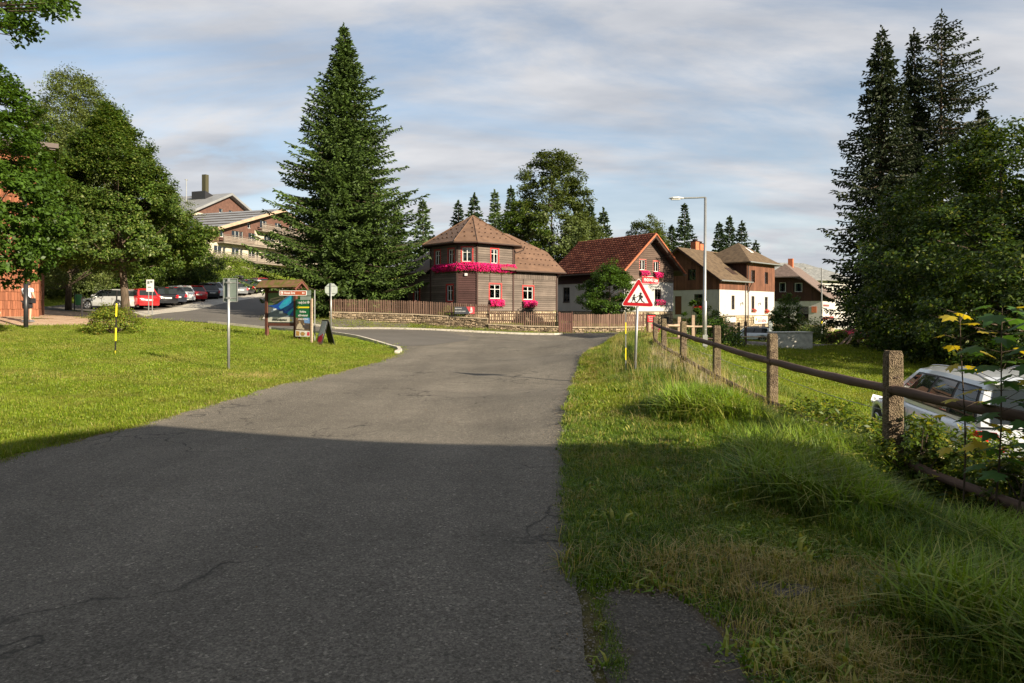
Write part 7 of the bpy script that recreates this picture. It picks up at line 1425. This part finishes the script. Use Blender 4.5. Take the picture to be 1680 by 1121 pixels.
rail_fence()
def slabs():
    r = random.Random(9)
    for k, (px, py, Y, L_, w, t, a, lab) in enumerate([(1600,880,5.05,1.2,.20,.035,-.5,'old grey plank lying in the grass under the lower rail, the longer of two'),(1690,925,4.5,.8,.18,.05,-.5,'short dark weathered board half buried in grass at the right edge')]):
        x = (px-CX)/F*Y; z = EYE+(CY-py)/F*Y-.02; n = 12; v = []; 
        for i in range(n+1):
            u = -L_/2+L_*i/n; j = r.uniform(-.012,.012); v += [(u, -w/2+j, 0), (u, w/2+j*.5, 0), (u, w/2+j*.5, t+r.uniform(-.008,.006)), (u, -w/2+j, t+r.uniform(-.008,.006))]
        fs = [(0,3,2,1), (4*n,4*n+1,4*n+2,4*n+3)]+[(4*i+a_, 4*i+(a_+1)%4, 4*i+4+(a_+1)%4, 4*i+4+a_) for i in range(n) for a_ in range(4)]
        o = mk('plank', v, fs, M['rail']); o.location = (x, Y, h1(x, Y)+.02); o.rotation_euler = (0, .03, a); tag(o, lab, 'plank')
    # fallen leaves and grit on the road
    lm = MB(); rr = random.Random(4); 
    for _ in range(110):
        x = rr.uniform(-5, 1.2); y = rr.uniform(3, 12)
        if rr.random() < .6: x = np.interp(y, [p[1] for p in R_EDGE], [p[0] for p in R_EDGE])-abs(rr.gauss(0,.12))-.02
        s = rr.uniform(.004,.016); a = rr.uniform(0,6.28); z = h1(x,y)+.028; c, d = math.cos(a)*s, math.sin(a)*s; lm.add([(x-c,y-d,z),(x+d*.5,y-c*.5,z+.006),(x+c,y+d,z+.002),(x-d*.5,y+c*.5,z+.005)], [(0,1,2,3)])
    o = lm.build('leaf_litter', m_plain('dry_leaf', (.22,.14,.06), .8, var=.5, scale=3)); tag(o, 'scattered dry leaves and grit on the near road', kind='stuff')
    x, y, z = at(921, 5.9+.0); 
    # grey concrete box on the meadow
    x, Y = (1296-CX)/F*45, 45.0; o = thing('concrete_box', 'plain grey concrete box standing on the meadow between fence post and parasols', 'box', (x, Y, zpx(571,45)-.1), math.radians(6)); 
    MB().box(-1.26,1.26,-.55,.55,0,1.12).build('body', M['concrete'], o); MB().box(-1.30,1.30,-.59,.59,1.12,1.17).build('lid', M['concrete'], o)
    # leaning beams
    for k, (a, b, lab) in enumerate([((1369,574),(1404,549),'lower of two squared beams leaning to the right by the parasols'),((1388,566),(1417,539),'upper of two squared beams leaning to the right by the parasols')]):
        Y = 51-k*.7; A = Vector(((a[0]-CX)/F*Y, Y, zpx(a[1], Y))); B = Vector(((b[0]-CX)/F*Y, Y+.6, zpx(b[1], Y))); m = MB().tube([A, B], .10, 4).build('wooden_beam', M['rail_light']); tag(m, lab, 'beam')
    x, Y = (1411-CX)/F*51, 51.2; o = thing('support_post', 'short pale post holding up the leaning beams', 'post', (x, Y, zpx(568, Y))); MB().box(-.08,.08,-.08,.08,-.1,1.05).build('post', M['rail_light'], o)
    # parasols
    for px, Y, top, low, w, m, lab in [(1395,56,537,551,2.0,(.22,.004,.03),'open dark red parasol in the garden left of the leftmost old spruce trunk'),(1437,60,536,549,1.9,(.30,.01,.03),'second red parasol partly hidden by the spruce trunk'),(1466,58,546,556,1.2,(.30,.012,.03),'small patch of red parasol right of the spruce trunk')]:
        x = (px-CX)/F*Y; zt, zl = zpx(top, Y), zpx(low, Y); g = h1(x, Y); o = thing('parasol', lab, 'parasol', (x, Y, g)); n = 8; mb = MB(); c = [(w*math.cos(k*math.pi/4), w*math.sin(k*math.pi/4), zl-g) for k in range(n)]
        for k in range(n): mb.add([(0,0,zt-g), c[k], c[(k+1)%n]], [(0,1,2)]); q0, q1 = c[k], c[(k+1)%n]; mb.add([q0, q1, (q1[0],q1[1],q1[2]-.2), (q0[0],q0[1],q0[2]-.2)], [(0,1,2,3)])
        mb.build('canopy', m_plain('parasol_cloth', m, .8, var=.1), o); MB().tube([(0,0,-.1),(0,0,zt-g)], .035, 6).build('pole', M['rail_light'], o)
    for k in range(5): pass
slabs()
# ---------------------------------------------------------------- cars
def car_paint(name, c, metal=0.3, rough=0.28):
    n = NM(name, rough, 0.5, metal); n.color(c); n.b.inputs['Coat Weight'].default_value = .8; n.b.inputs['Coat Roughness'].default_value = .05; return n.mat
M['tyre'] = m_plain('tyre_rubber', (.02,.02,.02), .85); M['rim'] = m_plain('alloy_rim', (.35,.35,.36), .35, .5, .7); M['car_trim'] = m_plain('black_plastic_trim', (.015,.015,.016), .5)
n_ = NM('tinted_car_glass', .04, .6); n_.color((.012,.016,.016)); M['car_glass'] = n_.mat
n_ = NM('tail_light_red', .15, .6); n_.color((.45,.01,.012)); M['tail'] = n_.mat
M['head'] = m_plain('headlight_glass', (.55,.57,.58), .1, .6); M['plate'] = m_plain('number_plate', (.42,.42,.40), .5)
def car(name, label, loc, rz, paint, L=4.2, W=1.78, Ht=1.48, kind='hatch', group=None, rails=False, cladding=False, spoiler=True, detail=1):
    """nose towards +x"""
    o = thing(name, label, 'car', loc, rz, group); h = W/2; wb = L*.305; R = .315+(.04 if cladding else 0); clr = .2 if not cladding else .26; belt = Ht*.625; xw = (-wb, wb*1.02)
    tail = {'hatch': .10, 'estate': .07, 'suv': .07}[kind]
    ns = 46; X = sorted(set([round(-L/2+L*i/ns, 4) for i in range(ns+1)]+[round(c+s*R*k, 4) for c in xw for s in (-1,1) for k in (1.14,1.1,.98,.8,.5,.0)]))
    def zb(x):
        z = clr
        for c in xw:
            d = abs(x-c)
            if d < R*1.12: z = max(z, R+math.sqrt(max(0, (R*1.12)**2-d*d)))
        e = min(L/2+x, L/2-x); return max(z, clr+(.10*(1-e/.35) if e < .35 else 0))
    hood = belt*.93
    def zt(x):
        t = (x+L/2)/L; return float(np.interp(t, [0,.02,.06,.12,.62,.70,.80,.90,.965,1.0], [belt*.80,belt*.93,belt*.97,belt*.985,belt*.965,belt*.955,hood*.95,hood*.88,hood*.76,hood*.62]))
    def hw(x):
        t = (x+L/2)/L; return h*float(np.interp(t, [0,.015,.05,.12,.25,.75,.88,.95,.985,1.0], [.80,.88,.95,.985,1,1,.975,.91,.80,.66]))
    V = []; nr = 0
    for x in X:
        a, b, w = zb(x), zt(x), hw(x); m = a+(b-a)*.5
        half = [(0,a),(w*.80,a),(w*.975,a+.01),(w,a+min(.06,(b-a)*.2)),(w*1.0,m),(w*.985,a+(b-a)*.72),(w*.965,b-.05 if b-.05 > a else b),(w*.90,b-.005),(w*.5,b+.018),(0,b+.025)]; nr = len(half)
        ring = half+[(-y, z) for y, z in half[-2:0:-1]]; V += [(x, y, z) for y, z in ring]
    n = 2*nr-2; Fs = []
    for i in range(len(X)-1): Fs += [(i*n+k, (i+1)*n+k, (i+1)*n+(k+1)%n, i*n+(k+1)%n) for k in range(n)]
    Fs += [tuple(range(n)), tuple((len(X)-1)*n+k for k in range(n))[::-1]]
    body = mk('body', V, Fs, paint, o, smooth=True)
    # cabin
    xs = {'hatch': (-.468,-.385,.10,.275), 'estate': (-.475,-.415,.08,.265), 'suv': (-.475,-.43,.10,.255)}[kind]; rb, rt, ft, fbx = [q*L for q in xs]; yb, yt = h*.915, h*.70; z0, z1 = belt*.965, Ht-.045
    NS, NT = 12, 6
    def side(s, t, sg):  # s 0 rear..1 front
        xb = rb+(fbx-rb)*s; xt = rt+(ft-rt)*s; x = xb+(xt-xb)*t; tap = 1-.10*max(0, s-.72)/.28*1.0-.07*max(0, .22-s)/.22; y = (yb+(yt-yb)*t+.028*math.sin(math.pi*t))*tap; z = z0+(z1-z0)*t
        z += (.035*math.sin(math.pi*min(1,max(0,s)))-.02)*t; return Vector((x, sg*y, z))
    cb = MB()
    for sg in (-1, 1):
        vs = [tuple(side(i/NS, j/NT, sg)) for i in range(NS+1) for j in range(NT+1)]; fs = [(i*(NT+1)+j, i*(NT+1)+j+1, (i+1)*(NT+1)+j+1, (i+1)*(NT+1)+j) for i in range(NS) for j in range(NT)]; cb.add(vs, fs if sg < 0 else [f[::-1] for f in fs])
    cab = cb.build('cabin', paint, o, smooth=True)
    rv = []; K = 8
    for i in range(NS+1):
        a, b = side(i/NS, 1, -1), side(i/NS, 1, 1)
        for k in range(K+1): p = a.lerp(b, k/K); q = 2*k/K-1; rv.append((p.x+(0 if 0 < i < NS else (.05 if i == NS else -.05)*(1-q*q)), p.y, p.z+.045*(1-q*q)))
    mk('roof', rv, [(i*(K+1)+k, i*(K+1)+k+1, (i+1)*(K+1)+k+1, (i+1)*(K+1)+k) for i in range(NS) for k in range(K)], paint, o, smooth=True)
    def end(s, name, mat, bulge, inset, t0=.02, t1=.98, push=0.0, lo=0.0, hi=1.0):
        vs = []
        for j in range(7):
            t = t0+(t1-t0)*j/6; a, b = side(s, t, -1), side(s, t, 1)
            for k in range(K+1):
                u = lo+(hi-lo)*(inset+(1-2*inset)*k/K); p = a.lerp(b, u); q = 2*u-1; sgn = 1 if s > .5 else -1; vs.append((p.x+sgn*(bulge*(1-q*q)*(1-.3*t)+push), p.y, p.z+.045*(1-q*q)*max(0, t-.8)*4.5))
        return mk(name, vs, [(j*(K+1)+k, j*(K+1)+k+1, (j+1)*(K+1)+k+1, (j+1)*(K+1)+k) for j in range(6) for k in range(K)], mat, o, smooth=True)
    end(1, 'windscreen_frame', paint, .10, 0.0); end(1, 'windscreen', M['car_glass'], .10, .05, .06, .93, .006); end(0, 'rear_frame', paint, .05, 0.0); end(0, 'rear_window', M['car_glass'], .05, .07, .10, .86, .008)
    # side glass
    wins = {'hatch': [(.07,.20),(.235,.50),(.535,.90)], 'estate': [(.045,.235),(.265,.51),(.54,.90)], 'suv': [(.06,.22),(.255,.50),(.54,.89)]}[kind]
    for sg in (-1, 1):
        tm = MB(); offs = lambda p, e: (p.x, p.y+sg*e, p.z+e*.2)
        a, b = wins[0][0]-.018, wins[-1][1]+.02; N_ = 12; vs = [offs(side(a+(b-a)*i/N_, t, sg), .004) for i in range(N_+1) for t in (.10,.34,.62,.90)]
        tm.add(vs, [(i*4+j, i*4+j+1, (i+1)*4+j+1, (i+1)*4+j) for i in range(N_) for j in range(3)]); tm.build('window_trim', M['car_trim'], o, smooth=True)
        for (a, b) in wins:
            vs = [offs(side(a+(b-a)*i/4, t, sg), .009) for i in range(5) for t in (.14,.36,.62,.86)]; mk('side_window', vs, [(i*4+j, i*4+j+1, (i+1)*4+j+1, (i+1)*4+j) for i in range(4) for j in range(3)], M['car_glass'], o, smooth=True)
        # mirror, handles, door seams
        p = side(.93, .12, sg); MB().box(p.x-.09, p.x+.05, p.y+sg*.03 if sg > 0 else p.y-.20, p.y+.20 if sg > 0 else p.y-.03, p.z+.0, p.z+.12).build('mirror', paint, o)
        for s in (.50, .24):
            x = rb+(fbx-rb)*s+.10; y = sg*hw(x)*.992; MB().box(x, x+.17, min(y, y+sg*.02), max(y, y+sg*.02), belt*.80, belt*.83).build('door_handle', paint, o)
        for x in (xw[0]+R*1.25, (xw[0]+xw[1])/2+.03, xw[1]-R*1.3):
            y = sg*h; MB().box(x-.006, x+.006, min(y*.99, y+sg*.003), max(y*.99, y+sg*.003), clr+.08, belt*.90).build('door_seam', M['car_trim'], o)
        sk = MB().box(xw[0]+R, xw[1]-R, min(sg*(h-.08), sg*(h+.012)), max(sg*(h-.08), sg*(h+.012)), clr-.03, clr+(.16 if cladding else .06)); sk.build('sill', M['car_trim'], o)
        if cladding:
            for c in xw: MB().tube([(c+R*1.16*math.cos(t), sg*(h+.005), R+R*1.16*math.sin(t)) for t in [math.pi*k/10 for k in range(11)]], .045, 5).build('arch_cladding', M['car_trim'], o)
        for c in xw:
            wy = sg*(h-.11); wh = MB(); wh.tube([(c, wy-sg*.11, R), (c, wy-sg*.10, R), (c, wy+sg*.08, R), (c, wy+sg*.10, R)], [R*.88, R, R, R*.90], 24); wo = wh.build('wheel', M['tyre'], o, smooth=False)
            rm = MB(); rm.tube([(c, wy+sg*.09, R), (c, wy+sg*.102, R)], [R*.68, R*.66], 20)
            rm.build('rim_dish', M['car_trim'], wo); sp = MB(); sp.tube([(c, wy+sg*.10, R), (c, wy+sg*.122, R)], .05, 10)
            for k in range(5):
                a = k*2*math.pi/5+.3; d = (math.cos(a), math.sin(a)); e = (-d[1], d[0]); y0, y1 = wy+sg*.100, wy+sg*.116; pts = [(c+d[0]*.03+e[0]*.03, R+d[1]*.03+e[1]*.03),(c+d[0]*R*.66+e[0]*.045, R+d[1]*R*.66+e[1]*.045),(c+d[0]*R*.66-e[0]*.045, R+d[1]*R*.66-e[1]*.045),(c+d[0]*.03-e[0]*.03, R+d[1]*.03-e[1]*.03)]; sp.poly([(p[0], y0, p[1]) for p in pts], (0, y1-y0, 0))
            ang = [2*math.pi*k/20 for k in range(21)]; sp.tube([(c+R*.67*math.cos(t), wy+sg*.105, R+R*.67*math.sin(t)) for t in ang], .014, 5, cap=False); sp.build('rim', M['rim'], wo)
        # lights
        xr = -L/2; MB().poly([(xr-.015, sg*h*.60, belt*.68),(xr-.015, sg*h*.80, belt*.67),(xr+.06, sg*h*.925, belt*.70),(xr+.09, sg*h*.925, belt*.93),(xr+.02, sg*h*.70, belt*.92)], (.02,0,0)).poly([(xr+.045, sg*(hw(xr+.05)+.004), belt*.70),(xr+.24, sg*(hw(xr+.24)+.004), belt*.78),(xr+.20, sg*(hw(xr+.2)+.004), belt*.90),(xr+.06, sg*(hw(xr+.06)+.004), belt*.93)], (0,-sg*.03,0)).build('tail_light', M['tail'], o)
        xf = L/2; MB().poly([(xf-.03, sg*h*.50, hood*.66),(xf-.11, sg*h*.80, hood*.66),(xf-.42, sg*h*.955, hood*.80),(xf-.36, sg*h*.90, hood*.90),(xf-.12, sg*h*.55, hood*.80)], (0.0,0,.03)).build('headlight', M['head'], o)
        if rails:
            pts = [side(s, 1, sg)+Vector((0, -sg*.06, .055+.03*math.sin(math.pi*min(1, max(0, (s-.04)/.84))))) for s in [.04+.84*k/10 for k in range(11)]]; pts[0].z -= .03; pts[-1].z -= .03; MB().tube(pts, .017, 6).build('roof_rail', M['rim'], o, smooth=True)
    x = -L/2; MB().box(x-.035, x+.01, -h*.80, h*.80, clr+.02, clr+.20).build('rear_bumper', M['car_trim'] if cladding or kind == 'suv' else paint, o); MB().box(x-.025,x+.0,-.27,.27,belt*.60,belt*.60+.12).build('number_plate', M['plate'], o)
    MB().box(L/2-.06, L/2+.012, -h*.55, h*.55, clr+.03, clr+.20).build('front_grille', M['car_trim'], o)
    if spoiler: 
        p = side(0, 1, 1); MB().poly([(p.x-.14, -yt*.88, p.z+.0),(p.x+.10, -yt*.92, p.z+.045),(p.x+.10, yt*.92, p.z+.045),(p.x-.14, yt*.88, p.z+.0)], (0,0,.028)).build('spoiler', paint, o); MB().box(p.x-.152, p.x-.14, -.14, .14, p.z+.005, p.z+.022).build('brake_light', M['tail'], o)
    MB().tube([(-L*.25, 0, Ht+.01), (-L*.25-.12, 0, Ht+.09)], .008, 4).build('aerial', M['car_trim'], o)
    return o
def cars():
    SIL = car_paint('silver_paint', (.46,.47,.46)); RED = car_paint('red_paint_car', (.38,.012,.014), .1); BLK = car_paint('black_paint', (.012,.013,.016), .2); GRY = car_paint('grey_paint', (.16,.17,.18)); WHT = car_paint('white_paint_car', (.66,.67,.68), .0); DRD = car_paint('dark_red_paint', (.20,.012,.02), .1); DBL = car_paint('blue_black_paint', (.02,.024,.035), .2); LSI = car_paint('light_silver_paint', (.52,.54,.56))
    grp = 'cars parked in a row on the car park'
    def pk(px, Y, py, **k):
        x = (px-CX)/F*Y; z = zpx(py, Y); return (x, Y, z)
    # side-on silver hatchback
    car('parked_car', 'silver hatchback seen side on behind the round bush, nose to the left', pk(180, 51, 507.5), math.radians(176), SIL, 3.75, 1.68, 1.50, 'hatch', grp)
    A = math.radians(140)
    rows = [(241,51.5,506,RED,4.1,1.76,1.50,'hatch','bright red hatchback with its tail to the road, beside the silver one',0),(272,54.5,502,BLK,4.6,1.82,1.50,'estate','black estate car with roof rails right of the red hatchback',1),(288,57,499.5,DBL,4.3,1.78,1.46,'hatch','blue black hatchback squeezed beside the black estate',0),(303,59,496.5,LSI,4.3,1.76,1.46,'hatch','pale silver car with red lamps left of the glossy red car',0),
            (323,61,494.5,RED,4.2,1.76,1.42,'hatch','glossy red car under the low linden bough',0),(345,65,491.5,BLK,4.2,1.78,1.50,'hatch','rounded black hatchback between red and white cars',0),(353,67,489,WHT,4.3,1.78,1.54,'hatch','white hatchback left of the grey sign plate',0),(374,69,487,GRY,4.3,1.78,1.48,'hatch','dark grey car behind the grey sign plate',0),(393,72,485,GRY,4.2,1.76,1.36,'hatch','low grey car just right of the grey sign plate',0),
            (402,74.5,484,BLK,4.7,1.86,1.66,'suv','tall black car with a roof box',1),(413,77,482,DBL,4.4,1.8,1.56,'suv','dark car half hidden behind the tall black one',0),(421,79,480.5,WHT,4.2,1.76,1.5,'hatch','small white car near the far end of the row',0),(431,82,479,DRD,4.5,1.84,1.72,'suv','dark red van like car at the far end of the row',0)]
    for (px, Y, py, m, L_, W_, H_, kd, lab, rl) in rows:
        x, y, z = pk(px, Y, py); d = Vector((math.cos(A), math.sin(A))); c = (x+d.x*L_/2*.8, y+d.y*L_/2*.8, z); o = car('parked_car', lab, c, A, m, L_, W_, H_, kd, grp, rails=bool(rl))
        if 'roof box' in lab: 
            b = MB(); 
            for k, (t, s_, hh) in enumerate([(0,.2,.05),(.1,.38,.2),(.5,.42,.3),(.85,.4,.24),(1,.25,.05)]): pass
            MB().tube([(-1.4,0,H_+.22),(-1.2,0,H_+.25),(0,0,H_+.27),(.6,0,H_+.23),(.8,0,H_+.2)], [.1,.24,.27,.2,.06], 8).build('roof_box', M['car_trim'], o, smooth=True)
    # small white off-road car by the cafe
    x, y, z = pk(1228, 71, 562.5); car('parked_car', 'pale off road car with black lower trim parked before the brown gabled house', (x, y, z), math.radians(163), car_paint('ice_white_paint', (.55,.59,.66), .1), 4.3, 1.82, 1.66, 'suv', None, rails=True, cladding=True)
    # silver white estate just behind the fence
    car('parked_car', 'silver white estate car parked just behind the nearest fence post, seen from its rear left', (6.96, 10.36, -.69), math.radians(78), car_paint('pearl_white_paint', (.56,.59,.62), .15, .3), 4.6, 1.80, 1.47, 'estate', None, rails=True)
cars()
# ---------------------------------------------------------------- people
def body(name, label, loc, rz, J, E, R, mats_):
    o = thing(name, label, 'person', loc, rz)
    def skin(nm, vs, es, rs, mat, lev=1):
        me = bpy.data.meshes.new(nm); me.from_pydata(vs, es, []); me.materials.append(mat); ob = bpy.data.objects.new(nm, me); COL.objects.link(ob); ob.parent = o
        md = ob.modifiers.new('skin', 'SKIN'); 
        if not me.skin_vertices: 
            bpy.context.view_layer.objects.active = ob
        for v, r_ in zip(me.skin_vertices[0].data, rs): v.radius = r_ if isinstance(r_, tuple) else (r_, r_)
        me.skin_vertices[0].data[0].use_root = True; md.use_smooth_shade = True
        s = ob.modifiers.new('sub', 'SUBSURF'); s.levels = lev; s.render_levels = lev; return ob
    return o, skin
def people():
    WT = m_plain('white_grey_cotton', (.58,.60,.63), .9, var=.06); SH = m_plain('black_shorts_cloth', (.012,.012,.014), .9); HAIR = m_plain('dark_hair', (.02,.014,.01), .8); SHOE = m_plain('sport_shoe', (.10,.10,.11), .7)
    Y = 29.7; x = (45-CX)/F*Y; g = zpx(528, Y); o, skin = body('person', 'person standing with back turned, white t-shirt, black shorts and shoulder bag strap', (x, Y, g), math.radians(-8), 0, 0, 0, 0)
    skin('body', [(0,0,.92),(0,0,1.12),(0,.0,1.36),(0,.0,1.46),(0,.03,1.53),(0,.05,1.62),(0,.05,1.70),(-.11,0,.88),(-.13,.02,.50),(-.13,-.02,.10),(-.14,.10,.03),(.11,0,.88),(.14,.0,.50),(.15,-.03,.10),(.16,.09,.03),(-.20,.0,1.40),(-.27,.02,1.15),(-.24,.16,.98),(-.16,.26,1.0),(.20,.0,1.40),(.28,.02,1.14),(.25,.14,.95),(.18,.24,.96)],
         [(0,1),(1,2),(2,3),(3,4),(4,5),(5,6),(0,7),(7,8),(8,9),(9,10),(0,11),(11,12),(12,13),(13,14),(2,15),(15,16),(16,17),(17,18),(2,19),(19,20),(20,21),(21,22)],
         [(.14,.10),(.13,.10),(.15,.10),(.07,.07),(.055,.055),(.085,.10),(.06,.07),(.085,.085),(.062,.062),(.045,.045),(.05,.04),(.085,.085),(.062,.062),(.045,.045),(.05,.04),(.06,.06),(.045,.045),(.035,.035),(.035,.02),(.06,.06),(.045,.045),(.035,.035),(.035,.02)], M['skin'], 2)
    skin('t_shirt', [(0,0,.95),(0,0,1.12),(0,0,1.36),(0,0,1.45),(-.20,0,1.40),(-.255,.01,1.26),(.20,0,1.40),(.265,.01,1.26)], [(0,1),(1,2),(2,3),(2,4),(4,5),(2,6),(6,7)], [(.175,.13),(.16,.125),(.175,.125),(.08,.08),(.085,.085),(.075,.075),(.085,.085),(.075,.075)], WT, 2)
    skin('shorts', [(0,0,.94),(-.115,0,.80),(-.14,.01,.54),(.115,0,.80),(.145,.0,.54)], [(0,1),(1,2),(0,3),(3,4)], [(.17,.13),(.115,.11),(.10,.10),(.115,.11),(.10,.10)], SH, 2)
    mb = MB(); mb.tube([(.09*math.cos(k*math.pi/5)*1.0, .055+.105*math.sin(k*math.pi/5), 1.66) for k in range(11)], .02, 5, cap=False); hair = MB(); 
    ring = [(1.58,.075,.088),(1.64,.094,.108),(1.70,.092,.106),(1.755,.06,.07),(1.775,.01,.01)]; vs = []; 
    for z_, a_, b_ in ring: vs += [(a_*math.cos(k*math.pi/6), .045+b_*math.sin(k*math.pi/6)-.008, z_) for k in range(12)]
    hair.add(vs, [(i*12+k, i*12+(k+1)%12, i*12+12+(k+1)%12, i*12+12+k) for i in range(4) for k in range(12)]); hair.build('hair', HAIR, o, smooth=True)
    MB().tube([(-.15,.0,1.46),(-.05,-.135,1.38),(.08,-.15,1.20),(.19,-.12,1.05),(.22,.0,.98)], .022, 6).build('bag_strap', SH, o); MB().box(.17,.30,-.12,.12,.80,1.02).build('bag', SH, o)
    for sx in (-.14, .16): 
        sh = MB(); sh.add([(sx-.05,-.09,-.01),(sx+.05,-.09,-.01),(sx+.055,.16,-.01),(sx-.055,.16,-.01),(sx-.045,-.08,.08),(sx+.045,-.08,.08),(sx+.04,.05,.09),(sx-.04,.05,.09),(sx+.04,.15,.04),(sx-.04,.15,.04)], [(0,3,2,1),(4,5,6,7),(7,6,8,9),(9,8,2,3),(0,1,5,4),(1,2,8,6,5),(3,0,4,7,9)]); sh.build('shoe', SHOE, o)
    # the sitting one, mostly out of frame: legs reach in
    Y = 29.3; x = (-8-CX)/F*Y; g = zpx(531, Y); o, skin = body('person', 'person sitting at the left edge against the shingles, only bent legs and shoes in view', (x, Y, g), 0, 0, 0, 0, 0)
    skin('body', [(-.35,.25,.17),(-.40,.33,.42),(-.42,.34,.66),(-.40,.30,.80),(-.38,.28,.92),(-.25,.12,.20),(.28,-.10,.50),(.12,-.22,.10),(.28,-.30,.04),(-.28,.34,.20),(.05,.12,.56),(-.05,-.02,.12),(.08,-.10,.04),(-.52,.2,.62),(-.45,-.02,.45),(-.20,-.06,.48),(-.28,.3,.66),(-.1,.1,.5),(.02,.02,.52)],
         [(0,1),(1,2),(2,3),(3,4),(0,5),(5,6),(6,7),(7,8),(0,9),(9,10),(10,11),(11,12),(2,13),(13,14),(14,15),(2,16),(16,17),(17,18)],
         [(.13,.12),(.13,.11),(.14,.10),(.06,.06),(.09,.10),(.09,.09),(.065,.065),(.045,.045),(.05,.035),(.09,.09),(.065,.065),(.045,.045),(.05,.035),(.05,.05),(.04,.04),(.035,.03),(.05,.05),(.04,.04),(.035,.03)], M['skin'], 2)
    skin('t_shirt', [(-.36,.26,.22),(-.40,.33,.42),(-.42,.34,.66)], [(0,1),(1,2)], [(.165,.15),(.16,.14),(.16,.12)], SH, 2); skin('shorts', [(-.33,.25,.18),(-.2,.1,.24),(.0,.01,.36),(-.22,.3,.26),(-.10,.2,.40)], [(0,1),(1,2),(0,3),(3,4)], [.15,.12,.09,.12,.09], SH, 2)
    for (a, b) in ((.20,-.27),(.02,-.08)): MB().add([(a-.12,b-.05,-.01),(a+.18,b-.07,-.01),(a+.18,b+.05,-.01),(a-.12,b+.05,-.01),(a-.1,b-.04,.09),(a+.02,b-.045,.09),(a+.17,b-.05,.03),(a+.17,b+.04,.03),(a+.02,b+.045,.09),(a-.1,b+.04,.09)], [(0,3,2,1),(4,5,8,9),(5,6,7,8),(0,1,6,5,4),(3,9,8,7,2),(1,2,7,6),(0,4,9,3)]).build('shoe', SHOE, o)
people()
